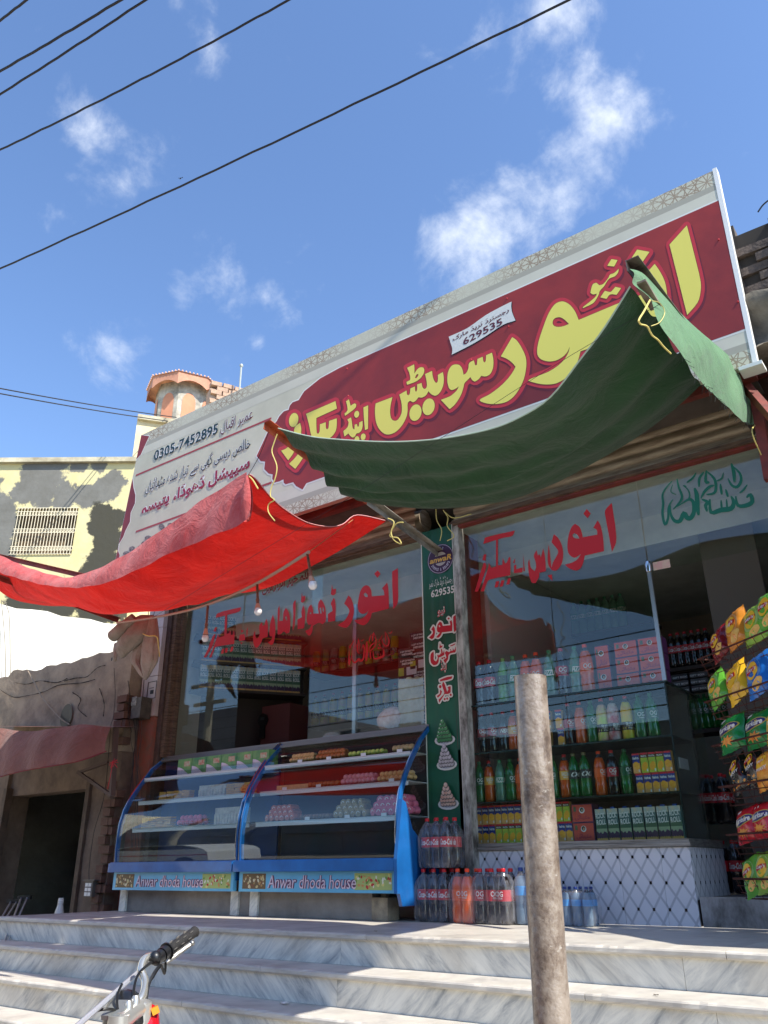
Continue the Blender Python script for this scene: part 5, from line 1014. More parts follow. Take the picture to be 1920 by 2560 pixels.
for c_ in range(2):
    for k in range(5):
        p = PY(1710+45*c_, 1760, 6.9); mb = MB(); mb.box((p.x-.08, 6.9, zd_+.31+k*.055), (p.x+.08, 7.0, zd_+.355+k*.055)); put_text(mb, 'GIFT BOX', (p.x-.06, 6.898, zd_+.32+k*.055), (.12, 0, 0), (0, 0, .015), WHT, .03)
        tag(mb.build('gift_box', mat('grey_gift_box', (110, 104, 104), .6, col2=(70, 66, 66), vscale=14)), f'{ORD[k]} flat grey box from bottom, {"left" if c_ == 0 else "right"} pile inside the door', 'gift box', 'flat boxes piled inside the door')
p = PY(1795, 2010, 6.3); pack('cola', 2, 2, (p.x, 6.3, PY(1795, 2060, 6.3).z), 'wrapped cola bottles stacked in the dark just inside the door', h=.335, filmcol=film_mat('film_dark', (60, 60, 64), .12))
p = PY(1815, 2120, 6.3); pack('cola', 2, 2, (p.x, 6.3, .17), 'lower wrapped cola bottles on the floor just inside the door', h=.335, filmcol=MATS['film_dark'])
mb = MB(); mb.box((-1.62, 6.5, .17), (-1.2, 6.52, 2.86)); mb.build('inner_wall_panel', mat('inner_beige', (120, 112, 104), .8), shop)
# ------------------------------------------------------------------ wire rack of crisps beside the door
RX, RY = -1.36, 5.16; rd = Vector((.755, -.656, 0)).normalized(); rn = Vector((-.656, -.755, 0)).normalized()
RUST = mat('rusty_wire', (92, 44, 34), .6, .3, col2=(60, 34, 28), vscale=30)
rack = thing('snack_rack', 'rusty tiered wire rack of crisp packets in front of the shop door', 'rack', (RX+.3, RY-.2, 0))
def RP(u, n, z): return Vector((RX, RY, 0))+rd*u+rn*n+Vector((0, 0, z))
tiers = [1.50, 1.24, .985, .755, .50, .275]
for u_, zb in ((.84, 0), (.78, 0)): mb = MB(); mb.tube([RP(u_, -.16, zb), RP(u_, -.16, 1.85)], .01, 6); mb.build('post', RUST, rack)
for z_ in tiers:
    bk = MB(); U0, U1 = .0, .86
    bk.tube([RP(U0, -.15, z_+.01), RP(U0, .06, z_), RP(U1, .06, z_), RP(U1, -.15, z_+.01)], .0055, 5)
    b = bk.build('basket', RUST, rack); 
    for k in range(12):
        u = U0+.02+k*(U1-U0-.04)/11; mb = MB(); mb.tube([RP(u, .06, z_), RP(u, .01, z_-.1), RP(u, -.15, z_-.1), RP(u, -.155, z_+.02)], .0022, 4); mb.build('wire', RUST, b)
    for n_, dz in ((.043, -.035), (.026, -.07), (.005, -.1)): mb = MB(); mb.tube([RP(U0, n_, z_+dz), RP(U1, n_, z_+dz)], .0025, 4); mb.build('wire', RUST, b)
def crisp(kind, x, y, z_, tilt, w, h, label, grp='crisp packets on the wire rack'):
    w *= 1.16; h *= .86
    """a pillow packet with crimped ends; x,y pixel of its middle"""
    K = dict(maroon=((126, 24, 30), 'Lay\'s'), orange=((220, 140, 50), 'Lay\'s'), lime=((146, 190, 70), 'Lay\'s'), green=((100, 176, 60), 'Lay\'s'), yellow=((240, 190, 50), 'Lay\'s'), blue=((36, 110, 196), 'Lay\'s'), kgreen=((26, 130, 62), 'Kurkure'), black=((26, 22, 22), 'Wavy'), flame=((206, 84, 36), 'Wavy'), red=((196, 24, 36), 'Kurkure'))[kind]
    p = RP(0, .0, 0); n = rn.copy(); q = PN(x, y, RP(0, 0, 0), n)
    N = 12; M_ = 14; c2 = tuple(min(255, int(v*.65+70)) for v in K[0])
    m = mat('packet_'+kind, K[0], .22, coat=.3, bump=.35, bscale=22)
    rows = []; rowsb = []
    sd = random.random()*9
    for j in range(M_+1):
        v = j/M_*2-1; rf = []; rb = []
        for i in range(N+1):
            u = i/N*2-1; puff = (max(0, 1-abs(v)**3.2))**.7*(max(0, 1-abs(u)**2.6))**.6*.036*(w/.17)
            cr = .0035*math.sin(u*14+sd)*(abs(v)**2)+.002*math.sin(v*9+u*5+sd); ww = w/2*(1-.07*(1-v*v))
            rf.append((u*ww, -puff-cr, v*h/2)); rb.append((u*ww, puff-cr, v*h/2))
        rows.append(rf); rowsb.append(rb)
    mb = MB(); mb.grid(rows, m); mb.grid([r_[::-1] for r_ in rowsb], m)
    def surf(u, v, k=.0012):
        puff = (max(0, 1-abs(v)**3.2))**.7*(max(0, 1-abs(u)**2.6))**.6*.036*(w/.17); cr = .0035*math.sin(u*14+sd)*(abs(v)**2)+.002*math.sin(v*9+u*5+sd)
        return (u*w/2*(1-.07*(1-v*v)), -puff-cr-k, v*h/2)
    def patch(pts, mm, k): mb.flat(fill([(pts, [])]), lambda a, b_: surf(a, b_, k), mm)
    asp = w/h
    if K[1] == "Lay's":
        patch(ell(0, .12, .7, .7*asp, 0, 18), mat('packet_ring_'+kind, c2, .3), .0014); patch(ell(0, .12, .52, .52*asp, 0, 18), mat('packet_sun', (246, 196, 50), .3), .0026)
        patch([(-.5, -.02), (.0, .06), (.5, .05), (.5, .27), (0, .3), (-.5, .2)], mat('packet_banner_red', (196, 20, 36), .3), .0036)
        vs, fs, _ = text2d("Lay's", .03, .15); mb.add([surf(-.4+.8*a, .03+.24*b_, .0048) for a, b_ in vs], fs, WHT)
        patch(ell(.25, -.6, .5, .22, 20, 12), mat('packet_crisp', (226, 170, 80), .5, col2=(240, 200, 110), vscale=40), .0026)
    elif K[1] == 'Kurkure':
        patch(ell(0, .12, .92, .27, 8, 18), mat('packet_gold_edge', (200, 180, 80), .3), .0018); patch(ell(0, .12, .86, .22, 8, 18), mat('packet_navy', (24, 30, 110), .3), .003)
        vs, fs, _ = text2d('Kurkure', .04, .2); mb.add([surf(-.72+1.44*a, -.06+.3*b_+.1*a, .0044) for a, b_ in vs], fs, WHT)
        patch([(.0+.6*math.cos(t)*(1 if k2 % 2 else .5), -.55+.3*math.sin(t)*(1 if k2 % 2 else .5)) for k2, t in enumerate([2*math.pi*i/16 for i in range(16)])], mat('packet_snack', (230, 170, 60), .5, col2=(220, 90, 40), vscale=50), .0026)
        patch([(-.55, .6), (-.1, .62), (-.1, .75), (-.55, .73)], WHT, .002)
    else:
        patch(ell(-.1, .35, .6, .3, 15, 16), mat('packet_sun', (246, 196, 50), .3), .0016)
        patch([(-.5, .26), (.4, .34), (.4, .5), (-.5, .42)], mat('packet_banner_red', (196, 20, 36), .3), .003); vs, fs, _ = text2d("Lay's", .03, .15); mb.add([surf(-.4+.7*a, .3+.16*b_, .0044) for a, b_ in vs], fs, WHT)
        vs, fs, _ = text2d('WAVY', .03); mb.add([surf(-.6+1.1*a, -.12+.2*b_, .002) for a, b_ in vs], fs, WHT)
        patch([(-.8, -.75), (-.3, -.35), (.2, -.6), (.8, -.25), (.8, -.8), (0, -.85)], mat('packet_flame', (226, 120, 40), .4, col2=(246, 190, 70), vscale=30), .0018)
    o = mb.build('crisp_packet', m, None, smooth=True, angle=60, local=True)
    o.matrix_world = Matrix.Translation(Vector((q.x, q.y, q.z))+rn*z_) @ Matrix.Rotation(math.atan2(rd.y, rd.x), 4, 'Z') @ Matrix.Rotation(R(tilt), 4, 'Y') @ Matrix.Rotation(R(-14), 4, 'X')
    tag(o, label, 'crisp packet', grp); return o
crisp('maroon', 1800, 1610, .0, -22, .15, .23, 'maroon crisp packet at the left end of the top tier'); crisp('orange', 1838, 1572, -.01, -16, .17, .27, 'orange crisp packet with a pointed top beside the maroon one'); crisp('lime', 1892, 1560, .0, -8, .18, .27, 'pale green crisp packet in the middle of the top tier'); crisp('green', 1926, 1528, .0, -4, .18, .27, 'bright green crisp packet cut by the right edge, top tier')
crisp('green', 1795, 1722, .0, -26, .16, .25, 'small green crisp packet at the left end of the second tier'); crisp('yellow', 1846, 1706, .005, -20, .17, .27, 'yellow crisp packet between green and blue ones'); crisp('blue', 1898, 1688, .0, -12, .18, .28, 'blue crisp packet on the second tier'); crisp('orange', 1932, 1672, -.04, -8, .17, .27, 'orange crisp packet behind the blue one at the edge')
crisp('kgreen', 1838, 1834, .01, -8, .2, .24, 'green snack packet with a blue oval at the left of the third tier'); crisp('kgreen', 1893, 1822, -.02, -5, .2, .24, 'second green snack packet with a blue oval, partly behind the first'); crisp('yellow', 1940, 1818, -.02, -5, .17, .24, 'yellow packet at the right edge of the third tier')
crisp('black', 1850, 1935, .0, -24, .15, .24, 'black and orange crisp packet at the left of the fourth tier'); crisp('black', 1884, 1920, -.01, -18, .15, .24, 'black crisp packet with a yellow sun in the fourth tier middle'); crisp('flame', 1920, 1925, .0, -10, .16, .24, 'orange flame crisp packet at the right edge, fourth tier')
crisp('red', 1872, 2062, .0, -10, .17, .22, 'red snack packet on the fifth tier'); crisp('red', 1914, 2050, .0, -6, .17, .22, 'red snack packet cut by the right edge, fifth tier')
crisp('green', 1884, 2190, .0, -20, .15, .24, 'green packet at the left of the lowest tier'); crisp('lime', 1920, 2180, .0, -8, .16, .25, 'pale green packet at the right of the lowest tier')
# ------------------------------------------------------------------ awnings
def cloth_mat(name, col, transl, col2, rough=.85):
    m = bpy.data.materials.new(name); m.use_nodes = True; MATS[name] = m; N = m.node_tree.nodes; L = m.node_tree.links; b = N['Principled BSDF']; o = N['Material Output']
    b.inputs['Roughness'].default_value = rough; b.inputs['Specular IOR Level'].default_value = .2; b.inputs['Sheen Weight'].default_value = .15
    tc = N.new('ShaderNodeTexCoord'); n = N.new('ShaderNodeTexNoise'); n.inputs['Scale'].default_value = 2.4; n.inputs['Detail'].default_value = 9; n.inputs['Roughness'].default_value = .7; L.new(tc.outputs['Object'], n.inputs[0])
    mr = N.new('ShaderNodeMapRange'); mr.inputs[1].default_value = .38; mr.inputs[2].default_value = .66; L.new(n.outputs[0], mr.inputs[0])
    mx = N.new('ShaderNodeMix'); mx.data_type = 'RGBA'; L.new(mr.outputs[0], mx.inputs['Factor']); mx.inputs['A'].default_value = C(*col); mx.inputs['B'].default_value = C(*col2); L.new(mx.outputs['Result'], b.inputs['Base Color'])
    w = N.new('ShaderNodeTexNoise'); w.inputs['Scale'].default_value = 220; L.new(tc.outputs['Object'], w.inputs[0]); w2 = N.new('ShaderNodeTexNoise'); w2.inputs['Scale'].default_value = 5; w2.inputs['Detail'].default_value = 8; w2.inputs['Roughness'].default_value = .62; w2.inputs['Distortion'].default_value = 1.2; L.new(tc.outputs['Object'], w2.inputs[0])
    ad = N.new('ShaderNodeMath'); ad.operation = 'MULTIPLY_ADD'; L.new(w.outputs[0], ad.inputs[0]); ad.inputs[1].default_value = .06; L.new(w2.outputs[0], ad.inputs[2])
    bm = N.new('ShaderNodeBump'); bm.inputs['Strength'].default_value = .8; bm.inputs['Distance'].default_value = .035; L.new(ad.outputs[0], bm.inputs['Height']); L.new(bm.outputs[0], b.inputs['Normal'])
    t = N.new('ShaderNodeBsdfTranslucent'); L.new(mx.outputs['Result'], t.inputs[0]); L.new(bm.outputs[0], t.inputs['Normal']); ms = N.new('ShaderNodeMixShader'); ms.inputs[0].default_value = transl
    L.new(b.outputs[0], ms.inputs[1]); L.new(t.outputs[0], ms.inputs[2]); L.new(ms.outputs[0], o.inputs[0]); return m
GCL = cloth_mat('green_canvas', (42, 76, 48), .025, (36, 64, 42)); RCL = cloth_mat('red_cloth', (204, 32, 24), .34, (176, 28, 26)); RFD = cloth_mat('faded_red_cloth', (222, 120, 116), .2, (190, 58, 60)); BCL = cloth_mat('brown_red_canvas', (142, 94, 82), .06, (118, 76, 66)); GYC = cloth_mat('grey_canvas', (168, 158, 146), .05, (134, 124, 114)); GSUN = cloth_mat('green_canvas_painted_sun', (98, 136, 98), .04, (78, 114, 80))
def resample(pts, n):
    P = [Vector(p) for p in pts]; d = [0]
    for a, b in zip(P, P[1:]): d.append(d[-1]+(b-a).length)
    out = []
    for k in range(n):
        s = d[-1]*k/(n-1); i = 0
        while i < len(P)-2 and d[i+1] < s: i += 1
        t = (s-d[i])/max(1e-9, d[i+1]-d[i]); p0 = P[max(0, i-1)]; p1 = P[i]; p2 = P[i+1]; p3 = P[min(len(P)-1, i+2)]
        out.append(.5*((2*p1)+(p2-p0)*t+(2*p0-5*p1+4*p2-p3)*t*t+(3*p1-p0-3*p2+p3)*t**3))
    return out
def coons(top, bot, left, right, nu, nv, disp=None):
    T = resample(top, nu); B = resample(bot, nu); Lf = resample(left, nv); Rt = resample(right, nv); rows = []
    for j in range(nv):
        v = j/(nv-1); r_ = []
        for i in range(nu):
            u = i/(nu-1)
            p = T[i]*(1-v)+B[i]*v+Lf[j]*(1-u)+Rt[j]*u-(T[0]*(1-u)*(1-v)+T[-1]*u*(1-v)+B[0]*(1-u)*v+B[-1]*u*v)
            if disp: p = p+disp(u, v)
            r_.append(p)
        rows.append(r_)
    return rows
def pts(l): return [PY(x, y, Y) for x, y, Y in l]
gtop = pts([(696, 1072, 3.42), (760, 1089, 3.4), (821, 1098, 3.37), (966, 1106, 3.3), (1096, 1099, 3.23), (1220, 1076, 3.15), (1300, 1045, 3.1), (1376, 995, 3.06), (1456, 894, 3.0), (1511, 822, 2.97), (1576, 718, 2.93)])
gbot = pts([(905, 1254, 4.45), (1000, 1268, 4.5), (1120, 1271, 4.55), (1265, 1252, 4.6), (1390, 1207, 4.62), (1506, 1145, 4.6), (1602, 1087, 4.5), (1690, 1020, 4.35), (1752, 962, 4.2)])
glef = pts([(696, 1072, 3.42), (777, 1156, 3.75), (821, 1202, 3.98), (865, 1236, 4.25), (905, 1254, 4.45)])
grig = pts([(1576, 718, 2.93), (1620, 770, 3.15), (1697, 880, 3.65), (1752, 962, 4.2)])
def gfold(u, v):
    a = math.sin(math.pi*v)*(1-u)**1.2; f = math.sin(v*2*math.pi*5+u*1.5)*.042*a*(1 if u < .9 else .6)
    b = -.05*math.exp(-((v-.42-.12*u)/.05)**2)*math.sin(math.pi*min(1, u*1.15+.02))**.8
    c = .045*math.sin(v*2*math.pi*3.2-u*5)*max(0, u-.5)*2*math.sin(math.pi*v)+.008*math.sin(u*37+v*20)*math.sin(math.pi*v)
    return Vector((0, .3*f, f+b+c))
ga = thing('green_awning', 'dark green canvas awning sagging between two angle struts in front of the big sign', 'awning', PY(905, 1254, 4.45))
mb = MB(); mb.grid(coons(gtop, gbot, glef, grig, 90, 50, gfold)); o = mb.build('canvas', GCL, ga, smooth=True, angle=180)
mb = MB(); mb.tube([p+Vector((0, -.002, .003)) for p in resample(gtop, 60)], .004, 5); mb.build('hem_cord', mat('pale_hem', (170, 190, 170), .7), ga)
# the flap over the right hand strut, sunlight painted in as a lighter green
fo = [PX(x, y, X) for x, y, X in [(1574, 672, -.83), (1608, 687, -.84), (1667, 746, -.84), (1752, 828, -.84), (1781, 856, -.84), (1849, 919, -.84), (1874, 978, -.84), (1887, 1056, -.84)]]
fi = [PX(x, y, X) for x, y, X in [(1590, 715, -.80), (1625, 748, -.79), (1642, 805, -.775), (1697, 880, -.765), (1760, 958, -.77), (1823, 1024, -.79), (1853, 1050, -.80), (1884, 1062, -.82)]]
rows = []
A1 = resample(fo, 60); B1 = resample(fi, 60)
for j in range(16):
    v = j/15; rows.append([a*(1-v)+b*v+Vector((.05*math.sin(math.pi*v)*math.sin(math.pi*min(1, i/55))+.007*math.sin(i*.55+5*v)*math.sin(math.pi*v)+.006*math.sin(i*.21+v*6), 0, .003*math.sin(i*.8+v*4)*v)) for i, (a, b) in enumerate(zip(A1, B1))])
mb = MB(); mb.grid(rows); mb.build('hanging_flap', GSUN, ga, smooth=True, angle=180)
random.seed(5); mb = MB()
for k in range(40):
    p = B1[random.randint(14, 52)]; mb.tube([p, p+Vector((random.uniform(-.03, .03), random.uniform(-.02, .02), random.uniform(-.05, -.01)))], .0012, 3)
mb.build('frayed_edge', mat('frayed_dark', (26, 34, 28), .9), ga, kind='stuff')
# red awning
rtop = pts([(-90, 1352, 3.6), (0, 1391, 3.57), (84, 1427, 3.55), (169, 1448, 3.53), (207, 1440, 3.52), (270, 1417, 3.5), (350, 1368, 3.48), (506, 1259, 3.44), (622, 1186, 3.4)])
rbot = pts([(371, 1505, 4.98), (413, 1489, 4.97), (485, 1491, 4.97), (612, 1482, 4.95), (690, 1462, 4.93), (760, 1426, 4.9), (857, 1372, 4.86), (965, 1303, 4.8)])
rlef = pts([(-90, 1352, 3.6), (0, 1478, 3.9), (97, 1512, 4.25), (200, 1514, 4.6), (287, 1509, 4.82), (371, 1505, 4.98)])
rrig = pts([(622, 1186, 3.4), (640, 1198, 3.46), (676, 1242, 3.62), (712, 1274, 3.8), (767, 1307, 4.05), (821, 1318, 4.3), (857, 1312, 4.46), (893, 1289, 4.6), (965, 1303, 4.8)])
def rfold(u, v):
    e = math.sin(math.pi*v)*math.sin(math.pi*u)
    return Vector((0, 0, e*(.05+.02*math.sin(v*9+u*4)+.016*math.sin(u*17-v*6)+.012*math.sin(u*31+v*13)+.006*math.sin(u*53-v*21))))-Vector((0, 0, .025*math.exp(-((v-.72-.2*(u-.5))/.02)**2)*e))
ra = thing('red_awning', 'faded red cloth awning sagging over the left blue counter', 'awning', PY(371, 1505, 4.98))
mb = MB(); mb.grid(coons(rtop, rbot, rlef, rrig, 90, 50, rfold)); mb.build('cloth', RCL, ra, smooth=True, angle=180)
ft = resample([p+Vector((0, -.012, .012)) for p in rtop], 80); fb = resample(pts([(-90, 1400, 3.5), (0, 1432, 3.48), (110, 1462, 3.46), (211, 1468, 3.45), (300, 1445, 3.43), (413, 1388, 3.4), (520, 1345, 3.36), (600, 1312, 3.33), (628, 1290, 3.33)]), 80)
rows = []
for j in range(12):
    v = j/11; rows.append([a*(1-v)+b*v+Vector((0, -.012*math.sin(math.pi*v)+.006*math.sin(i*.7+v*5)+.006*math.sin(i*.23), .003*math.sin(i*1.1+v*4))) for i, (a, b) in enumerate(zip(ft, fb))])
mb = MB(); mb.grid(rows); mb.build('folded_flap', RFD, ra, smooth=True, angle=180)
ap = PY(624, 1190, 3.38); mb = MB(); rows = []
for j in range(10):
    v = j/9; c_ = PY(617, 1190+112*v, 3.34); r_ = .006+.05*math.sin(math.pi*min(1, v*.8+.05)); rows.append([c_+Vector((r_*math.cos(t)*.9, r_*.5*math.sin(t), 0)) for t in [R(20+320*k/10) for k in range(11)]])
mb.grid(rows); mb.build('rolled_corner', RFD, ra, smooth=True, angle=180)
mb = MB(); mb.tube([p+Vector((0, -.003, .004)) for p in resample(rrig, 40)], .0035, 5); mb.build('hem_cord', mat('pink_hem', (220, 150, 150), .7), ra)
# struts
ORN = mat('orange_angle_iron', (206, 98, 52), .5, col2=(130, 50, 34), vscale=6); GRM = mat('grimy_white_iron', (164, 158, 146), .6, col2=(96, 88, 76), vscale=13, stretch=(1, .4, 1)); DKI = mat('dark_iron', (44, 30, 28), .5, col2=(120, 108, 98), vscale=9)
def angle_iron(name, p, q, m, label, w=.04, m2=None):
    p = Vector(p); q = Vector(q); mid = p+(q-p)*.5; mb = MB()
    for a, b, mm in ((p, mid, m), (mid, q, m2 or m)):
        mb.bar(a, b, .004, w, mm); mb.bar(a+Vector((w/2, 0, w/2-.002)), b+Vector((w/2, 0, w/2-.002)), w, .004, mm)
    o = mb.build(name, m); tag(o, label, 'awning strut'); return o
s1 = (PX(1118, 1402, -3.5), PX(660, 1064, -3.5)); angle_iron('awning_strut', s1[0], s1[1], GRM, 'angle iron strut from the green banner up to the left corner of the green awning', .055, ORN)
s2 = (PX(1915, 1118, -.875), PX(1566, 664, -.875)); angle_iron('awning_strut', s2[0], s2[1], DKI, 'dark ended angle iron strut at the right end of the green awning', .06)
mb = MB(); mb.bar(PX(1600, 705, -.8), PX(1640, 770, -.8), .05, .012); tag(mb.build('strut_plate', mat('tan_metal', (150, 134, 120), .5, col2=(100, 84, 74), vscale=12)), 'pale scraped plate under the tip of the right strut', 'plate')
for X, y0, y1, yy in ((967, 1262, 1302, 4.9), (1045, 1272, 1345, 5.2)):
    mb = MB(); a = PY(X, y1, yy); mb.bar(a, a+Vector((0, 0, .36)), .03, .03); tag(mb.build('hanger_bar', mat('pale_hanger', (178, 176, 170), .5)), f'short pale upright bar above the strut by the banner, the {"left" if X < 1000 else "right"} one', 'bar', 'hangers above the strut')
P0 = PY(293, 1557, 4.5); P1 = PY(772, 1380, 3.75); PK = mat('pinkish_pipe', (176, 128, 112), .55, col2=(150, 140, 132), vscale=9)
PP = [(293, 1557, 4.75), (401, 1541, 4.6), (515, 1513, 4.4), (637, 1461, 4.12), (772, 1380, 3.75)]
mb = MB(); mb.tube(resample([PY(*p) for p in PP], 24), .012, 8); tag(mb.build('lamp_pipe', PK, smooth=True), 'thin pinkish pipe carrying four hanging bulbs under the red awning', 'pipe')
RI = mat('red_iron', (150, 66, 56), .55, col2=(110, 48, 42), vscale=9)
a = PY(296, 1552, 5.0); b = PX(-60, 1425, -7.3); angle_iron('awning_strut', a, b, RI, 'red iron strut under the left end of the red awning', .045)
a = PY(230, 1446, 4.9); b = PY(-40, 1383, 4.3); angle_iron('awning_strut', a, b, RI, 'upper red iron bar above the left end of the red awning', .045)
for X, y in ((38, 1400), (138, 1425)): mb = MB(); q = PY(X, y+18, 4.6); mb.bar(q, q+Vector((0, 0, .1)), .012, .02); tag(mb.build('iron_stub', mat('pale_stub', (180, 160, 150), .6)), f'short iron stub under the upper red bar, the {"left" if X < 90 else "right"} one', 'bar', 'iron stubs')
mb = MB(); q = PY(247, 1560, 5.05); mb.bar(q, q+Vector((0, 0, .5)), .02, .02); tag(mb.build('iron_upright', RI), 'thin red upright by the bundle of grey canvas', 'bar')
BULB = mat('bulb_white', (226, 220, 222), .25, coat=.5); HOLD = mat('bulb_holder_brown', (150, 92, 70), .6, col2=(100, 64, 52), vscale=30)
for i, (bx, by, tx, ty, nm) in enumerate(((513, 1600, 520, 1517, 'lowest bulb, at the left end of the pipe'), (645, 1533, 643, 1455, 'second bulb from the left'), (782, 1468, 768, 1384, 'whitest bulb, hanging at the right end of the pipe'))):
    f_ = (tx-293)/(772-293); Yd = float(np.interp(tx, [p[0] for p in PP], [p[2] for p in PP])); ty = float(np.interp(tx, [p[0] for p in PP], [p[1] for p in PP])); top = PY(tx, ty, Yd); bot = PY(bx, by, Yd)
    t = thing('light_bulb', nm, 'light bulb', bot, 'bulbs hanging from the pipe'); d = (top-bot)
    mb = MB(); mb.bar(bot+d*.42, top, .02, .008); mb.build('hanger_strip', HOLD, t); mb = MB(); mb.tube([bot+d*.3, bot+d*.42, bot+d*.5], [.012, .011, .006], 8); mb.tube([bot+d*.4, bot+d*.46], .014, 8); mb.build('socket', HOLD, t, smooth=True)
    mb = MB(); mb.tube([bot+d*.15, bot+d*.31], [.024, .013], 12); mb.build('bulb_base', mat('bulb_base_peach', (206, 150, 126), .5), t, smooth=True)
    mb = MB(); mb.lathe([(0, -.028), (.014, -.026), (.025, -.014), (.029, 0), (.028, .012), (.024, .026)], 14, c=bot+Vector((0, 0, .01))); mb.build('bulb_glass', BULB, t, smooth=True)
    mb = MB(); mb.tube([top, top+Vector((.03, -.02, -.05)), top+Vector((.01, 0, -.09))], .0015, 4); mb.build('wire', BLK, t)
# ties
YEL = mat('yellow_tie', (206, 190, 110), .6)
def tie(p, name_lab, r=.0035, m=YEL, name='tie_cord'):
    mb = MB(); q = resample(p, max(8, len(p)*4)); mb.tube(q, r, 5); return tag(mb.build(name, m, smooth=True), name_lab, 'cord')
tie([PY(x, y, 3.4) for x, y in ((693, 1085), (684, 1110), (680, 1130), (692, 1165), (688, 1195), (678, 1220), (676, 1240), (686, 1250), (672, 1260), (671, 1280), (687, 1302))], 'long pale yellow tie hanging from the left tip of the green awning', .004)
tie([PX(x, y, -.78) for x, y in ((1625, 750), (1610, 778), (1597, 800), (1600, 810), (1618, 816), (1630, 838), (1645, 850), (1660, 868), (1677, 884))], 'yellow plastic tie twisting down from the right strut in front of the dark canvas', .004)
tie([PX(x, y, -.76) for x, y in ((1630, 752), (1650, 758), (1662, 780), (1650, 805), (1628, 815))], 'thin pale loop of tie beside the sunlit flap', .002)
tie([PY(x, y, 4.7) for x, y in ((970, 1296), (985, 1305), (978, 1330), (985, 1350), (1003, 1360), (995, 1345), (975, 1340), (990, 1310), (1008, 1306))], 'yellow cord knotted round the strut where the red awning ends', .005)
tie([PY(x, y, 5.3) for x, y in ((1090, 1273), (1092, 1300), (1104, 1325), (1100, 1352))], 'yellow cord hanging above the round logo on the left', .004); tie([PY(x, y, 5.3) for x, y in ((1108, 1275), (1120, 1295), (1118, 1315), (1135, 1340), (1118, 1352))], 'yellow cord looping above the round logo on the right', .004)
tie([PY(x, y, 5.3) for x, y in ((1112, 1280), (1135, 1295), (1178, 1285))], 'short yellow cord lying along the shutter rail', .004)
tie([PX(x, y, -.8) for x, y in ((1888, 1062), (1880, 1075), (1886, 1100), (1900, 1130), (1912, 1160))], 'yellow cord tied at the lower right corner of the green awning', .004)
tie([P1, PY(895, 1290, 4.7)], 'thin tan cord from the lamp pipe to the knot on the strut', .0025, mat('tan_cord', (176, 130, 84), .7)); tie([PY(622, 1186, 3.4), PY(648, 1140, 3.35), PY(672, 1080, 3.35)], 'dark thin cord from the red awning tip up to the strut', .002, BLK)
tie([PY(622, 1190, 3.38), PY(632, 1200, 3.36), PY(645, 1222, 3.36)], 'frayed yellow tie at the tip of the red awning', .005); tie([PY(x, y, 2.9) for x, y in ((380, 1545), (640, 1386), (880, 1240), (1096, 1100), (1400, 905), (1650, 760))], 'thin dark line running slantwise in front of both awnings', .0011, BLK, 'wire')  # the last one draws a thin dark slanting line before both awnings
# grey canvas bundle hung on the pipe end
bun = thing('canvas_bundle', 'folded grey brown canvas bundle tied to the pipe beside the meter', 'canvas bundle', PY(330, 1620, 4.95))
def bp_(x, y, d=0): return PY(280+x*.16878, 1480+y*.16878, 4.95-d)
def fold(cs, ws, depth, name='fold'):
    C_ = resample([bp_(x, y, d) for x, y, d in cs], 26); mb = MB(); rows = []
    for i, p in enumerate(C_):
        w = np.interp(i/25, np.linspace(0, 1, len(ws)), ws)*.16878/2036*7.6; rows.append([p+Vector((w*(.5-k/12)*1.15, -depth*math.sin(math.pi*k/12)-.006*math.sin(i*.6+k), .004*math.sin(k*1.3+i*.4))) for k in range(13)])
    mb.grid(rows); mb.build(name, GYC, bun, smooth=True, angle=180)
def bag(cs, ws, asp=.45, rip=.08, fr=5, name='fold'):
    C_ = resample([bp_(x, y, d) for x, y, d in cs], 30); mb = MB(); rows = []
    for i, p in enumerate(C_):
        w = max(4, np.interp(i/29, np.linspace(0, 1, len(ws)), ws))*.16878/2036*7.2/2; row = []
        for k in range(41):
            t = 2*math.pi*k/40; f = 1+rip*math.sin(fr*t+i*.05)+rip*.5*math.sin((fr+4)*t-i*.09); row.append(p+Vector((w*math.cos(t)*f, w*asp*math.sin(t)*f, .004*math.sin(3*t+i*.5))))
        rows.append(row)
    mb.grid(rows); mb.build(name, GYC, bun, smooth=True, angle=180)
bag([(470, 370, .0), (400, 500, .03), (300, 680, .06), (200, 850, .06), (150, 980, .04)], [430, 600, 660, 480, 60], .45, .05, 4)
mb = MB(); mb.tube(resample([bp_(330, 380, .1), bp_(200, 480, .13), bp_(110, 570, .14), bp_(20, 650, .12)], 14), [.05]*6+[.062]*8, 16); mb.build('rolled_end', GYC, bun, smooth=True)
bag([(600, 360, .03), (590, 560, .04), (570, 800, .05), (550, 1050, .04), (500, 1300, .02)], [160, 300, 390, 390, 40], .35, .1, 6)
bag([(470, 700, .0), (390, 850, .01), (340, 1000, .01), (400, 1150, .01), (490, 1300, .0)], [200, 220, 180, 120, 30], .4, .1, 5)
bag([(80, 760, .02), (60, 880, .05), (40, 960, .06), (50, 1030, .04)], [150, 150, 120, 50], .5, .06, 4)
mb = MB()
for ring, rr, dd in (((30, 640), 62, .125), ((45, 1000), 40, .06)):
    c_ = bp_(*ring, dd); k_ = .16878/2036*7.2; mb.add([c_+Vector((math.cos(t)*rr*k_*.5-.012, -.03, math.sin(t)*rr*k_*.8)) for t in [2*math.pi*k/14 for k in range(14)]], [tuple(range(14))[::-1]])
mb.build('dark_hollow', BLK, bun)
mb = MB(); mb.tube(resample([bp_(460, 620, .1), bp_(540, 650, .12), bp_(660, 660, .1), bp_(690, 800, .05), bp_(705, 960, .03)], 20), .006, 5); mb.build('yellow_string', YEL, bun, smooth=True)
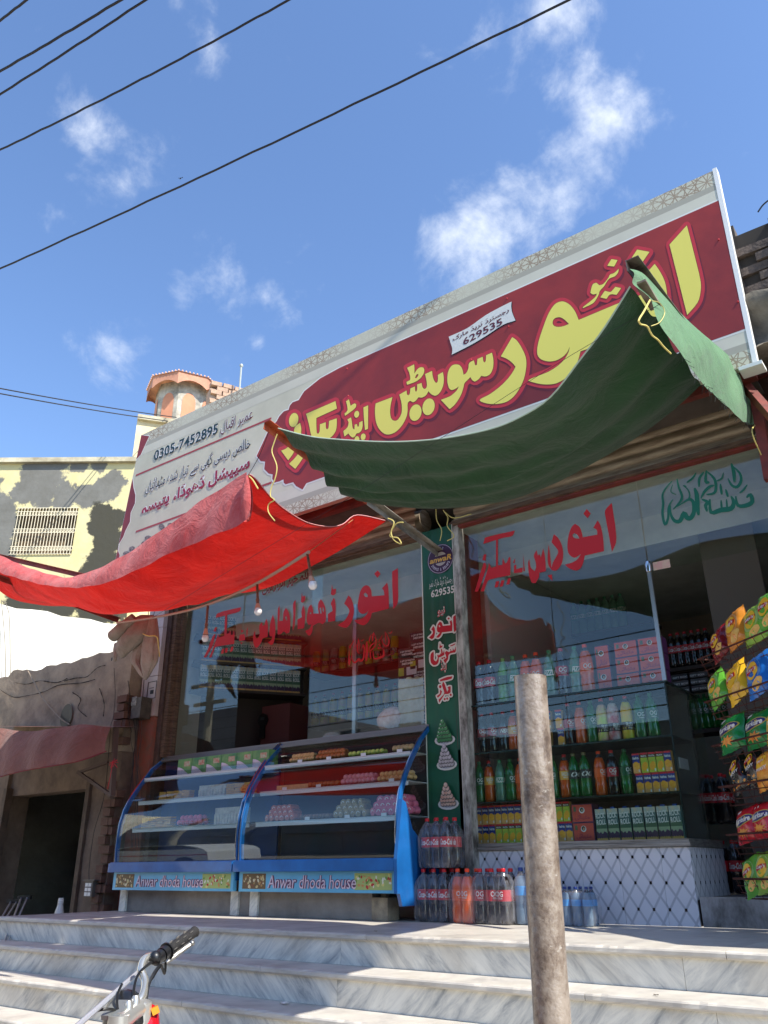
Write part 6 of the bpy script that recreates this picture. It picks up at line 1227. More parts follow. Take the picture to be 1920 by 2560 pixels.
mb = MB(); a = PY(352, 1770, 5.3); mb.box((a.x-.075, 5.24, a.z-.11), (a.x+.075, 5.37, a.z+.1)); mb.box((a.x-.08, 5.235, a.z+.02), (a.x+.0, 5.24, a.z+.11), mat('meter_face', (150, 146, 136), .5, col2=(60, 56, 54), vscale=40)); mt = mb.build('electric_meter', mat('meter_box', (84, 76, 66), .6, col2=(56, 50, 44), vscale=20)); tag(mt, 'grey electric meter box on the pink tiled pier', 'electric meter')
mb = MB(); a = PY(378, 1725, 5.37)
for x0, x1, z0, z1 in ((-.07, .07, -.09, -.085), (-.07, .07, .085, .09), (-.07, -.065, -.09, .09), (.065, .07, -.09, .09), (-.04, .03, .02, .025), (-.02, .03, -.04, .0)): mb.box((a.x+x0, 5.374, a.z+z0), (a.x+x1, 5.378, a.z+z1))
mb.build('painted_mark', BLK, shop)
# wiring down the pier
random.seed(11)
for k in range(9):
    x0 = 345+random.uniform(-14, 12); p = [PY(x0+random.uniform(-5, 5)-k*.5, 1790+i*55, 5.3+random.uniform(-.02, .02)) for i in range(int(random.uniform(3, 8)))]
    mb = MB(); mb.tube(resample(p, 20), .003, 4); tag(mb.build('hanging_wire', mat('wire_grey', (50, 44, 42), .6), smooth=True), f'{ORD[k]} of the tangled dark wires hanging below the electric meter', 'wire', 'wires below the meter')
mb = MB(); mb.tube(resample([PY(x, y, 5.32) for x, y in ((372, 1520), (366, 1600), (360, 1700), (355, 1760))], 12), .004, 5); mb.tube(resample([PY(x, y, 5.32) for x, y in ((392, 1505), (380, 1560), (376, 1620))], 12), .003, 5); tag(mb.build('hanging_wire', MATS['wire_grey'], smooth=True), 'black cables running down the pink pier above the meter', 'wire')
# ------------------------------------------------------------------ left neighbour: mud plastered shop with brown canopy
MUD = mat('mud_plaster', (164, 146, 124), .92, col2=(118, 104, 90), vscale=3.4, bump=.5, bscale=26)
MUD2 = mat('darker_plaster', (122, 104, 88), .9, col2=(88, 74, 64), vscale=4, bump=1, bscale=14)
nb = thing('mud_plastered_shop', 'low mud plastered shop with a dark open doorway left of the sweet shop', 'shop', (-8.5, 5.5, 0))
YM = 5.25; xd0, xd1 = -9.25, -7.60; ztop = 2.53
def wallgrid(x0, x1, z0, z1, y=YM, th=.3, topfn=None):
    n = max(2, int((x1-x0)/.1)); m_ = max(2, int((z1-z0)/.12)); rows = []
    for j in range(m_+1):
        rows.append([(x0+(x1-x0)*i/n, y-.004*math.sin(i*1.7+j*2.3)-.005*math.sin(i*.6-j*.9), z0+(z1-z0)*j/m_+(topfn(x0+(x1-x0)*i/n) if topfn and j == m_ else 0)) for i in range(n+1)])
    mb = MB(); mb.grid(rows); mb.grid([rows[-1], [(x, y+th, z) for x, _, z in rows[-1]]]); mb.grid([rows[0], [(x, y+th, z) for x, _, z in rows[0]]]); mb.grid([[r_[0], (r_[0][0], y+th, r_[0][2])] for r_ in rows]); mb.grid([[r_[-1], (r_[-1][0], y+th, r_[-1][2])] for r_ in rows])
    mb.grid([[(x, y+th, z) for x, _, z in rows[0]], [(x, y+th, z) for x, _, z in rows[-1]]]); return mb
tf = lambda x: .012*math.sin(x*7)+.010*math.sin(x*19)+.006*math.sin(x*43)+(.05 if -9.6 < x < -9.15 else 0)
wallgrid(-13, -7.22, 1.45, ztop, topfn=tf).build('upper_wall', MUD, nb, smooth=True, angle=50)
wallgrid(-7.62, -7.2, GZ, 1.445).build('door_pier', MUD2, nb, smooth=True, angle=50)
wallgrid(-13, xd0, GZ, 1.445).build('door_pier', MUD2, nb, smooth=True, angle=50)
mb = MB(); mb.box((xd0, 5.3, 1.12), (xd1, 5.5, 1.44)); mb.build('lintel', MUD2, nb)
for xx_ in (-7.69, xd0): mb = MB(); mb.box((xx_, 5.22, GZ), (xx_+.062, 5.3, 1.2)); mb.build('door_jamb', mat('old_frame', (96, 78, 64), .8, col2=(64, 52, 44), vscale=8), nb)
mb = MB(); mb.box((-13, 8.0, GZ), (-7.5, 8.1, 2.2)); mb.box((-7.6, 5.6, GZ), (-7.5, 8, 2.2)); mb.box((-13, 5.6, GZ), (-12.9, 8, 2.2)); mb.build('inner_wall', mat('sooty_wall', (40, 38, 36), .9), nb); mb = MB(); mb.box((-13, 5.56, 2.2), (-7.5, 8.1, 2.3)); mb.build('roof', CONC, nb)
for k, cr in enumerate(([(40, 1705), (70, 1712), (100, 1700), (140, 1708), (165, 1698)], [(180, 1730), (200, 1745), (196, 1770), (215, 1790)], [(250, 1720), (262, 1760), (256, 1790)], [(0, 1725), (30, 1745), (60, 1740), (110, 1728), (150, 1715), (205, 1710), (235, 1700)], [(160, 1700), (190, 1695), (215, 1690), (240, 1670), (262, 1665)], [(318, 1700), (322, 1740), (318, 1790), (330, 1830)])):
    q = [PY(x+random.uniform(-3, 3), y+random.uniform(-3, 3), 5.232) for x, y in cr]; mb = MB(); mb.tube(resample(q, 30), [random.uniform(.002, .007) for _ in range(30)], 4); mb.build('crack', mat('crack_dark', (48, 40, 34), .95), nb)
mb = MB(); c_ = PY(168, 1790, 5.235); mb.add([(c_.x+.11*math.cos(t), 5.222, c_.z+.13*math.sin(t)) for t in [2*math.pi*k/20 for k in range(20)]], [tuple(range(20))[::-1]]); mb.build('round_vent_hole', BLK, nb)
tie([PY(x, y, 5.2) for x, y in ((70, 1677), (90, 1715), (110, 1750), (150, 1795), (175, 1812))], 'pale cable curving across the mud wall into the round hole', .007, mat('pale_cable', (146, 130, 110), .7), 'cable')
tie([PY(x, y, 5.2) for x, y in ((285, 1670), (288, 1740), (282, 1800), (277, 1815), (262, 1980), (235, 2080), (222, 2180), (225, 2215))], 'thin black cable hanging down the mud wall to the switch box', .003, BLK, 'cable')
mb = MB(); a = PY(230, 2222, 5.2); mb.box((a.x-.06, 5.16, a.z-.07), (a.x+.06, 5.23, a.z+.07)); mb.box((a.x-.08, 5.14, a.z+.07), (a.x+.1, 5.23, a.z+.08)); 
for i in range(2):
    for j in range(3): mb.box((a.x-.05+.05*i, 5.155, a.z-.06+.04*j), (a.x-.01+.05*i, 5.16, a.z-.03+.04*j), WHT)
tag(mb.build('switch_box', mat('switch_box_grey', (90, 86, 82), .5)), 'small switch box at the foot of the mud plastered pier', 'switch box')
# bricks showing where the plaster has fallen
BRK = mat('old_brick', (106, 78, 64), .9, col2=(84, 60, 50), vscale=9, bump=1, bscale=30); me = None
for j in range(30):
    for i in range(2):
        z_ = -.2+j*.085
        if (j*5+i*3) % 7 == 0 or 1.15 < z_ < 1.5 or z_ > 1.95 or (i == 1 and j % 3 == 0): continue
        if me is None: mb = MB(); mb.box((-.055, 0, 0), (.055, .1, .07)); me = o = mb.build('brick', BRK, nb, local=True)
        else: o = me.copy(); COL.objects.link(o); o.parent = nb
        o.location = Vector((-7.26+.06*i-.02*(j % 2), 5.2+random.uniform(-.012, .01), z_+.01))-nb.location; o.rotation_euler.z = random.uniform(-.08, .08)
# canopy of brown red canvas
cn = thing('brown_canopy', 'low brown red canvas canopy over the dark doorway at the left', 'awning', PY(150, 1900, 4.9))
ct = pts([(-70, 1815, 4.75), (0, 1820, 4.75), (60, 1828, 4.75), (130, 1822, 4.75), (200, 1811, 4.8), (274, 1818, 4.9)]); cb = pts([(-70, 1960, 4.55), (0, 1942, 4.6), (60, 1927, 4.6), (130, 1915, 4.62), (200, 1902, 4.7), (266, 1878, 4.85)])
mb = MB(); mb.grid(coons(ct, cb, [ct[0], cb[0]], [ct[-1], cb[-1]], 50, 14, lambda u, v: Vector((0, -.03*math.sin(math.pi*v)+.018*math.sin(u*26+v*3), 0)))); mb.build('canvas', BCL, cn, smooth=True, angle=180)
cback = [PY(-70, 1815, 4.75)+Vector((0, .5, .06)), PY(274, 1818, 4.9)+Vector((0, .34, .05))]; mb = MB(); mb.grid(coons(cback, [ct[0], ct[-1]], [cback[0], ct[0]], [cback[1], ct[-1]], 8, 4)); mb.build('top_canvas', BCL, cn, smooth=True)
mb = MB(); mb.tube(resample(cb, 40), .006, 5); mb.build('hem', mat('dark_red_hem', (120, 34, 40), .8), cn)
mb = MB(); a = PY(290, 1818, 5.0); b = PY(280, 1990, 5.0); mb.bar(a, b, .05, .03); mb.bar(b, PY(195, 1930, 5.0), .03, .03); mb.bar(PY(270, 1905, 5.0), PY(195, 1932, 5.0), .025, .025); mb.build('bracket', mat('bracket_iron', (84, 66, 58), .7), cn)
random.seed(2); mb = MB(); a = PY(282, 1905, 4.9)
for k in range(16): mb.tube([a, a+Vector((random.uniform(-.05, .05), random.uniform(-.03, .03), random.uniform(-.06, .04)))], .003, 3)
mb.tube(resample([a, a+Vector((-.01, 0, -.12)), a+Vector((-.03, 0, -.24))], 8), .003, 3); tag(mb.build('red_string_tassel', mat('red_string', (180, 40, 50), .7)), 'frayed red string knotted on the canopy bracket', 'string')
# crutches and a white bottle neck seen over the platform
for i, (x0, y0, x1, y1) in enumerate(((-25, 2345, 36, 2252), (12, 2352, 62, 2242))):
    a = PY(x0, y0, 4.05); b = PY(x1, y1, 4.5); t = thing('crutch', f'silver crutch leaning left of the platform, the {("left", "right")[i]} one of the pair', 'crutch', (a.x, a.y, GZ), 'pair of crutches')
    d = (b-a).normalized(); foot = a+d*(-(a.z-GZ)/d.z); sd_ = Vector((.03, .01, 0))
    mb = MB(); mb.tube([foot, a+sd_*0, b-sd_], .009, 6); mb.tube([foot+d*.4, foot+d*.5+sd_, b+sd_], .009, 6); mb.build('tube_frame', mat('alu_tube', (200, 200, 204), .3, .9), t, smooth=True)
    mb = MB(); mb.bar(b-sd_*2.2-d*.01, b+sd_*2.2-d*.01, .035, .03); mb.build('arm_pad', BLK, t); mb = MB(); mb.tube([foot, foot+d*.05], .016, 8); mb.build('rubber_foot', BLK, t)
mb = MB(); a = PY(147, 2290, 4.9); mb.lathe([(.045, 0), (.04, .08), (.026, .13), (.024, .15), (.027, .155), (.024, .165), (.027, .17), (.024, .18), (.024, .2), (0, .2)], 12, c=(a.x, a.y, a.z-.05)); tag(mb.build('white_bottle', mat('bottle_white', (206, 206, 202), .4), smooth=True), 'white ribbed bottle neck rising behind the platform edge', 'bottle')
# ------------------------------------------------------------------ white wall and yellow building
fwd = Vector((-.595, .804, 0)); rgt = Vector((.804, .595, 0))
WHW = mat('white_wash', (232, 228, 214), .9, col2=(196, 188, 170), vscale=1.6, bump=.5, bscale=18)
wn = Vector((.951, -.309, 0)); wd = Vector((.309, .951, 0)); W0 = Vector((-11.7, 8, 0))
ww = thing('white_wall', 'bright whitewashed side wall behind the mud plastered shop', 'wall', W0)
mb = MB(); q0 = W0-wd*9; q1 = W0+wd*.35
rows = [[q0+(q1-q0)*i/40+Vector((0, 0, z_ if j else z_))+wn*.02*math.sin(i*1.3+j) + Vector((0, 0, (.02*math.sin(i*2.1)+(4.32-(4.18-4.32)*0-.14*(i/40)*1.0-4.25)) if j == 8 else 0)) for i in range(41)] for j, z_ in enumerate([GZ+(4.25-GZ)*k/8 for k in range(9)])]
mb.grid(rows); mb.grid([[p for p in rows[-1]], [p-wn*.3 for p in rows[-1]]]); mb.grid([[r_[-1], r_[-1]-wn*3] for r_ in rows]); mb.build('wall_face', WHW, ww, smooth=True, angle=50)
tie([PN(x, y, W0+wn*.2, wn) for x, y in ((3, 1500), (12, 1600), (14, 1700))], 'thin cable hanging down the white wall at the left edge', .006, mat('thin_grey', (120, 112, 100), .7), 'cable'); tie([PN(x, y, W0+wn*.2, wn) for x, y in ((5, 1502), (22, 1530), (26, 1690))], 'second thin cable curving down the white wall', .006, MATS['thin_grey'], 'cable')
def yellow_mat():
    m = mat('yellow_wall', (226, 212, 130), .85, bump=.5, bscale=8); N, L, b = ns(m)
    g = N.new('ShaderNodeNewGeometry'); n = N.new('ShaderNodeTexNoise'); n.inputs['Scale'].default_value = .55; n.inputs['Detail'].default_value = 9; n.inputs['Roughness'].default_value = .62; n.inputs['Distortion'].default_value = .9
    ad = N.new('ShaderNodeVectorMath'); ad.operation = 'ADD'; ad.inputs[1].default_value = (3.1, 0, 1.7); L.new(g.outputs['Position'], ad.inputs[0]); L.new(ad.outputs[0], n.inputs[0])
    tot = None
    def M_(op, a_, b_):
        q = N.new('ShaderNodeMath'); q.operation = op
        for i_, v_ in enumerate((a_, b_)):
            if isinstance(v_, (int, float)): q.inputs[i_].default_value = v_
            else: L.new(v_, q.inputs[i_])
        return q.outputs[0]
    n.inputs['Scale'].default_value = 2.2; n.inputs['Detail'].default_value = 14; n.inputs['Roughness'].default_value = .7; n.inputs['Distortion'].default_value = .3
    def blobs_(lst):
        tot = None
        for bx, by, br in lst:
            p_ = PN(bx, by, fwd*15, fwd); vd = N.new('ShaderNodeVectorMath'); vd.operation = 'DISTANCE'; vd.inputs[1].default_value = p_; L.new(g.outputs['Position'], vd.inputs[0])
            t_ = M_('SUBTRACT', 1.0, M_('DIVIDE', vd.outputs['Value'], br/104*1.3)); tot = t_ if tot is None else M_('MAXIMUM', tot, t_)
        return tot
    BK = ((255, 1285, 24), (242, 1322, 20), (255, 1355, 28), (262, 1400, 34), (232, 1428, 24), (285, 1300, 25), (285, 1350, 30), (215, 1440, 22), (275, 1440, 30), (60, 1500, 40), (150, 1500, 44), (250, 1510, 54))
    tot = blobs_(((200, 1160, 20), (250, 1161, 20), (150, 1160, 20), (85, 1186, 36), (125, 1186, 32), (60, 1228, 34), (108, 1236, 34), (160, 1240, 32), (212, 1238, 30), (258, 1228, 30), (285, 1200, 24), (0, 1270, 36), (4, 1320, 36), (4, 1375, 32), (-60, 1250, 60), (-60, 1380, 60))+BK); totb = blobs_(BK)
    tt_ = M_('ADD', tot, M_('MULTIPLY', M_('SUBTRACT', n.outputs[0], .5), 2.0)); tb_ = N.new('ShaderNodeMapRange'); tb_.inputs[1].default_value = .0; tb_.inputs[2].default_value = .25; L.new(M_('ADD', totb, M_('MULTIPLY', M_('SUBTRACT', n.outputs[0], .5), 2.0)), tb_.inputs[0])
    r = N.new('ShaderNodeMapRange'); r.inputs[1].default_value = .14; r.inputs[2].default_value = .27; r.inputs[4].default_value = .93; L.new(tt_, r.inputs[0])
    n2 = N.new('ShaderNodeTexNoise'); n2.inputs['Scale'].default_value = 2.2; n2.inputs['Detail'].default_value = 12; n2.inputs['Roughness'].default_value = .75; L.new(g.outputs['Position'], n2.inputs[0])
    gr = N.new('ShaderNodeMix'); gr.data_type = 'RGBA'; L.new(n2.outputs[0], gr.inputs['Factor']); gr.inputs['A'].default_value = C(48, 50, 54); gr.inputs['B'].default_value = C(132, 132, 130); g2 = N.new('ShaderNodeMix'); g2.data_type = 'RGBA'; L.new(tb_.outputs[0], g2.inputs['Factor']); L.new(gr.outputs['Result'], g2.inputs['A']); g2.inputs['B'].default_value = C(24, 27, 31)
    mx = N.new('ShaderNodeMix'); mx.data_type = 'RGBA'; L.new(r.outputs[0], mx.inputs['Factor']); yl = N.new('ShaderNodeMix'); yl.data_type = 'RGBA'; L.new(n2.outputs[0], yl.inputs['Factor']); yl.inputs['A'].default_value = C(206, 190, 116); yl.inputs['B'].default_value = C(212, 204, 172); L.new(yl.outputs['Result'], mx.inputs['A']); L.new(g2.outputs['Result'], mx.inputs['B']); L.new(mx.outputs['Result'], b.inputs['Base Color']); return m
YB = thing('yellow_house', 'yellow house with peeling black patches and a white grilled window', 'house', fwd*15.5)
def YP(x, y, d=15): return PN(x, y, fwd*d, fwd)
YW = yellow_mat(); tl = YP(-400, 1140); tr = YP(345, 1160); xr = YP(345, 1160)
wx0 = YP(45, 1272); wx1 = YP(196, 1274); wz1 = YP(120, 1271).z; wz0 = YP(110, 1386).z
def yq(a, b, z0, z1, dd=0): return [Vector((a.x, a.y, z0))+fwd*dd, Vector((b.x, b.y, z0))+fwd*dd, Vector((b.x, b.y, z1))+fwd*dd, Vector((a.x, a.y, z1))+fwd*dd]
far0 = tl; e1 = Vector((wx0.x, wx0.y, 0)); e2 = Vector((wx1.x, wx1.y, 0)); zt = 8.12
mb = MB()
for a, b, z0, z1 in ((far0, e1, GZ, zt), (e1, e2, GZ, wz0), (e1, e2, wz1, zt), (e2, xr, GZ, zt)): mb.add(yq(a, b, z0, z1), [(0, 1, 2, 3)])
mb.add(yq(xr, xr+fwd*6, GZ, zt), [(0, 1, 2, 3)]); top = yq(far0, xr, zt, zt); mb.add([top[0], top[1], top[1]+fwd*6, top[0]+fwd*6], [(0, 1, 2, 3)])
for a, b, z0, z1 in ((e1, e1+fwd*.25, wz0, wz1), (e2, e2+fwd*.25, wz0, wz1)): mb.add(yq(a, b, z0, z1), [(0, 1, 2, 3)])
for z_ in (wz0, wz1): mb.add([Vector((e1.x, e1.y, z_)), Vector((e2.x, e2.y, z_)), Vector((e2.x, e2.y, z_))+fwd*.25, Vector((e1.x, e1.y, z_))+fwd*.25], [(0, 1, 2, 3)])
mb.build('wall', YW, YB)
mb = MB(); mb.bar(Vector((far0.x, far0.y, zt))-fwd*.03, Vector((xr.x, xr.y, zt))-fwd*.03, .12, .1); mb.build('coping', mat('cream_coping', (206, 198, 170), .85, col2=(150, 140, 116), vscale=3), YB)
mb = MB(); mb.add(yq(e1, e2, wz0, wz1, .24), [(0, 1, 2, 3)]); wf = mb.build('window', mat('brown_shutter', (130, 110, 84), .7, col2=(90, 74, 56), vscale=3), YB)
GRL = mat('cream_grille', (214, 204, 176), .6); W_ = (e2-e1).length; rd_ = (e2-e1).normalized()
mb = MB()
for k in range(20):
    p = e1+rd_*(W_*(k+.5)/20)-fwd*.02; mb.bar(Vector((p.x, p.y, wz0)), Vector((p.x, p.y, wz1)), .022, .01, None, up=(.3, .9, 0))
mb.build('grille_bars', GRL, wf, kind='stuff')
mb = MB()
for zf in (0, .08, .16, .46, .54, .84, .92, 1):
    z_ = wz0+(wz1-wz0)*zf; mb.bar(Vector((e1.x, e1.y, z_))-fwd*.02, Vector((e2.x, e2.y, z_))-fwd*.02, .014, .014)
for zf in (.12, .5, .88):
    for k in range(20):
        p = e1+rd_*(W_*(k+1)/20.5)-fwd*.02; z_ = wz0+(wz1-wz0)*zf; rr = .045; mb.tube([Vector((p.x, p.y, z_))+rd_*(rr*math.cos(t))+Vector((0, 0, rr*math.sin(t))) for t in [2*math.pi*q/8 for q in range(9)]], .007, 4, cap=False)
mb.build('grille_rings', GRL, wf, kind='stuff')
# cream block with the little turret behind the sign
CRM = mat('cream_wall', (222, 208, 168), .85, col2=(200, 184, 146), vscale=1.5); cd = Vector((.59, .81, 0)); cd2 = Vector((-.81, .59, 0))
cb0 = YP(344, 1045, 16)
cbk = thing('cream_house', 'cream rendered rooftop block behind the left end of the big sign', 'house', (cb0.x, cb0.y, 0))
mb = MB(); a = Vector((cb0.x, cb0.y, 0)); q = [a, a+cd*8, a+cd*8+cd2*5, a+cd2*5]; zt2 = cb0.z
mb.add([v+Vector((0, 0, GZ)) for v in q]+[v+Vector((0, 0, zt2)) for v in q], [(0, 1, 5, 4), (1, 2, 6, 5), (2, 3, 7, 6), (3, 0, 4, 7), (4, 5, 6, 7)]); mb.build('wall', CRM, cbk)
mb = MB(); mb.bar(a+Vector((0, 0, zt2))-cd2*.04, a+cd*8+Vector((0, 0, zt2-.0))-cd2*.04, .1, .12); mb.build('coping', MATS['cream_coping'], cbk)
tc_ = YP(455, 1045, 18.2); tz0, tz1 = zt2-.1, YP(440, 985, 18).z
tu = thing('rooftop_turret', 'small octagonal peach turret with scalloped eaves on the roof', 'turret', (tc_.x, tc_.y, zt2)); CT = Vector((tc_.x, tc_.y, 0)); RT = .72
CRW = mat('weathered_white', (206, 200, 184), .9, col2=(120, 116, 106), vscale=3); PCH = mat('peach_panel', (216, 150, 116), .85, col2=(196, 134, 104), vscale=2); PCH2 = mat('peach_eave', (206, 150, 122), .85, col2=(172, 120, 98), vscale=3)
ph0 = math.atan2(-fwd.y, -fwd.x)+R(4)
def octp(r, k, z_): t = ph0+math.pi/4*k; return CT+Vector((r*math.cos(t), r*math.sin(t), z_))
for k in range(8):
    mb = MB(); a, b = octp(RT, k, tz0), octp(RT, k+1, tz0); a2, b2 = octp(RT, k, tz1+.1), octp(RT, k+1, tz1+.1); mb.add([a, b, b2, a2], [(0, 1, 2, 3)]); mb.build('wall_face', CRW, tu)
    d = (b-a); nrm = (octp(1, k+.5, 0)-CT).normalized(); H = tz1-tz0; pl_ = [a+d*.2, a+d*.8]; ar = [a+d*(.5-.3*math.cos(t))+Vector((0, 0, H*.8+.26*math.sin(t)-.1)) for t in [math.pi*q/8 for q in range(9)]]
    mb = MB(); mb.add([p+nrm*.012 for p in [pl_[0], pl_[1]]+ar[::-1]], [tuple(range(11))]); mb.build('arched_panel', PCH, tu)
    mb = MB(); rows = [[], []]
    for q in range(9):
        s = q/8; sc_v = .17*abs(math.sin(math.pi*s))**.8; p = octp(RT+.24, k, 0)*(1-s)+octp(RT+.24, k+1, 0)*s; rows[0].append(p+Vector((0, 0, tz1-.16+sc_v))); rows[1].append(p+Vector((0, 0, tz1+.2)))
    mb.grid(rows); mb.add([octp(RT-.1, k, tz1+.08), octp(RT-.1, k+1, tz1+.08), octp(RT+.24, k+1, tz1+.08), octp(RT+.24, k, tz1+.08)], [(0, 1, 2, 3)]); mb.build('scalloped_eave', PCH2, tu)
    mb = MB(); mb.add([octp(RT+.27, k, tz1+.2), octp(RT+.27, k+1, tz1+.2), CT+Vector((0, 0, tz1+.36))], [(0, 1, 2)]); 
    for q in range(8): p = octp(RT+.26, k, tz1+.22)*(1-q/8)+octp(RT+.26, k+1, tz1+.22)*(q/8); mb.ball(p, .028, None, 5, 3)
    mb.build('roof_tile_edge', mat('pale_roof_tiles', (216, 176, 156), .8), tu)
# ruined brick wall beside it
bw = thing('brick_parapet', 'weathered brick parapet with turquoise paint traces beside the turret', 'wall', YP(590, 1000, 17))
B2 = mat('pink_brick', (200, 168, 142), .9, col2=(150, 124, 108), vscale=5, bump=1, bscale=20); B3 = mat('turquoise_brick', (150, 196, 180), .9, col2=(190, 180, 160), vscale=6); MORT = mat('mortar', (176, 156, 138), .95)
bA = YP(529, 948, 17); bB = YP(660, 975, 17.6); bd = Vector((bB.x-bA.x, bB.y-bA.y, 0)); bl_ = bd.length; bd.normalize(); bn = Vector((bd.y, -bd.x, 0)); bh = .125
mb = MB(); mb.bar(bA+Vector((0, 0, -1.4))-bn*.22, bA+bd*3.2+Vector((0, 0, -1.4))-bn*.22, .36, 2.35); mb.build('wall_core', MORT, bw)
proto = {}
for j in range(13):
    ncut = .0 if j < 12 else 1.15
    for i in range(9):
        u = i*.3+(.15 if j % 2 else 0); z_ = bA.z-.16-(12-j)*bh+.0
        if j == 12 and u > 1.7: continue
        key = 'b' if (i*3+j*5) % 11 or j > 6 else 't'
        if key not in proto: mb = MB(); mb.box((.005, -.02, .006), (.293, .2, bh-.008)); proto[key] = o = mb.build('brick', B2 if key == 'b' else B3, bw, local=True)
        else: o = proto[key].copy(); COL.objects.link(o); o.parent = bw
        p = Vector((bA.x, bA.y, z_))+bd*u+bn*random.uniform(-.02, .02); o.location = p-bw.location; o.rotation_euler = (random.uniform(-.02, .02), random.uniform(-.02, .02), math.atan2(bd.y, bd.x)+random.uniform(-.04, .04)); o.scale.x = random.uniform(.9, 1)
mb = MB(); a = YP(598, 985, 17); mb.tube([a-Vector((0, 0, .4)), Vector((a.x, a.y, YP(600, 915, 17).z))], .022, 6); mb.ball(Vector((a.x, a.y, YP(600, 914, 17).z)), .05, None, 6, 4); tag(mb.build('roof_pipe', mat('pale_pipe', (170, 176, 170), .6), smooth=True), 'thin pale pipe standing on the brick parapet', 'pipe')
# ------------------------------------------------------------------ right neighbour: dark brick over an orange panel
rb = thing('dark_brick_house', 'dark brick and rough stone upper wall at the right edge beyond the sign', 'house', (.4, 5.3, 3.0))
B4 = mat('dark_brick', (104, 90, 80), .92, col2=(66, 58, 54), vscale=8, bump=1.5, bscale=24); STN = mat('rough_stone', (130, 122, 108), .95, col2=(86, 80, 70), vscale=4, bump=2, bscale=9)
me = None
for j in range(7):
    for i in range(10):
        z_ = 3.84+j*.08; x_ = -.68+i*.235+(.11 if j % 2 else 0)
        if j > 4 and x_ < -.6+.02*j: continue
        if me is None: mb = MB(); mb.box((.006, 0, .005), (.222, .16, .07)); me = o = mb.build('brick', B4, rb, local=True)
        else: o = me.copy(); COL.objects.link(o); o.parent = rb
        o.location = Vector((x_, 5.0+random.uniform(-.02, .02), z_))-rb.location; o.rotation_euler.z = random.uniform(-.05, .05); o.rotation_euler.y = random.uniform(-.03, .03)
mb = MB(); mb.box((-.67, 5.04, 3.8), (1.6, 5.3, 4.37)); mb.build('wall_core', mat('dark_mortar', (60, 54, 48), .95), rb)
rows = [[(-.7+.08*i, 5.0-.06*math.sin(j*1.1+.6)-.02*math.sin(i*1.9+j*2), z_) for i in range(30)] for j, z_ in enumerate((3.82, 3.76, 3.7, 3.62, 3.54, 3.46, 3.40))]
mb = MB(); mb.grid(rows); mb.grid([rows[0], [(x, 5.3, z_) for x, _, z_ in rows[0]]]); mb.grid([rows[-1], [(x, 5.3, z_) for x, _, z_ in rows[-1]]]); mb.build('stone_ledge', STN, rb, smooth=True, angle=60)
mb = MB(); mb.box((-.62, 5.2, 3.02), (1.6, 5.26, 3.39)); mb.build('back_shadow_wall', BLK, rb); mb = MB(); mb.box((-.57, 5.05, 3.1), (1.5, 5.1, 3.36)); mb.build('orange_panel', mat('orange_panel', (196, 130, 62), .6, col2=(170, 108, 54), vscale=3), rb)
mb = MB(); mb.bar(PY(1860, 960, 5.1), PY(1990, 1110, 4.6), .05, .05, BEAM); mb.bar(PY(1890, 1000, 5.1), PY(1925, 1200, 5.1), .06, .06, BEAM); mb.box((-.62, 4.98, 2.55), (-.57, 5.03, 3.05), mat('grey_post', (120, 112, 108), .6)); mb.build('iron_bracket', BEAM, rb)
tie([PY(1895, 530, 5.2), PY(1908, 512, 5.2), PY(1925, 498, 5.2)], 'short wire sticking up behind the dark brick wall', .006, BLK, 'wire')
# canopy added outside the frame, edge shaped to shade platform and door
ca = thing('added_shade_canopy', 'unseen corrugated tin canopy added at the right to shade the platform', 'canopy', (1.6, 4.9, 2.7)); mb = MB()
mb.grid([[(.25+3.2*i/30, (max(4.0, 4.65-1.0*3.2*i/30) if j == 0 else 5.0), 2.75+.12*j+.012*math.sin(i*2.1)) for i in range(31)] for j in (0, 1)]); mb.build('tin_sheet', mat('tin', (140, 136, 130), .5, .5), ca); mb = MB(); mb.bar((1.5, 4.3, 0), (1.5, 4.3, 2.74), .05); mb.bar((3.3, 4.3, GZ), (3.3, 4.3, 2.74), .05); mb.build('post', RI, ca)
mb = MB(); mb.box((1.62, 5.0, GZ), (8, 9, 3.8)); mb.build('wall', CONC, rb)
# ------------------------------------------------------------------ cables over the street
random.seed(4)
def cable(p, q, r, label, ext=.5, h=7.2, h2=None):
    a = ray(*p); b = ray(*q); A = EYE+a*((h-.33)/a.z); B = EYE+b*(((h2 or h)-.33)/b.z); d = B-A; A2 = A-d*ext; B2 = B+d*ext; n = 60
    pp = [A2+(B2-A2)*k/n+Vector((0, 0, -.18*4*(k/n)*(1-k/n)+.18*4*.25*.8)) for k in range(n+1)]
    pp = [v+Vector((0, 0, .004*math.sin(k*2.3)+.003*math.sin(k*5.1))) for k, v in enumerate(pp)]
    mb = MB(); mb.tube(pp, r, 6); tag(mb.build('overhead_cable', mat('cable_dark', (34, 34, 38), .6), smooth=True), label, 'cable', 'cables over the street')
cable((0, 673), (1430, -2), .0118, 'longest thick black cable running from the left edge to the top of the sky'); cable((0, 376), (728, -2), .011, 'black cable above the longest one, leaving the top near the middle')
cable((0, 232), (360, -2), .011, 'third black cable from the bottom, in the upper left sky', 1.5); cable((0, 174), (298, -2), .012, 'fourth black cable, close above the third in the upper left', 1.5); cable((0, 46), (62, -2), .011, 'short black cable across the very top left corner', 4)
def thin(p, q, lab):
    A = PN(*p, fwd*11, fwd); B = PN(*q, fwd*16.5, fwd); d = B-A; A = A-d*.6; n = 30; pp = [A+(B-A)*k/n+Vector((0, 0, -.3*(k/n)*(1-k/n)+.07)) for k in range(n+1)]; mb = MB(); mb.tube(pp, .011, 5); tag(mb.build('overhead_cable', MATS['cable_dark'], smooth=True), lab, 'cable', 'thin cables to the cream house')
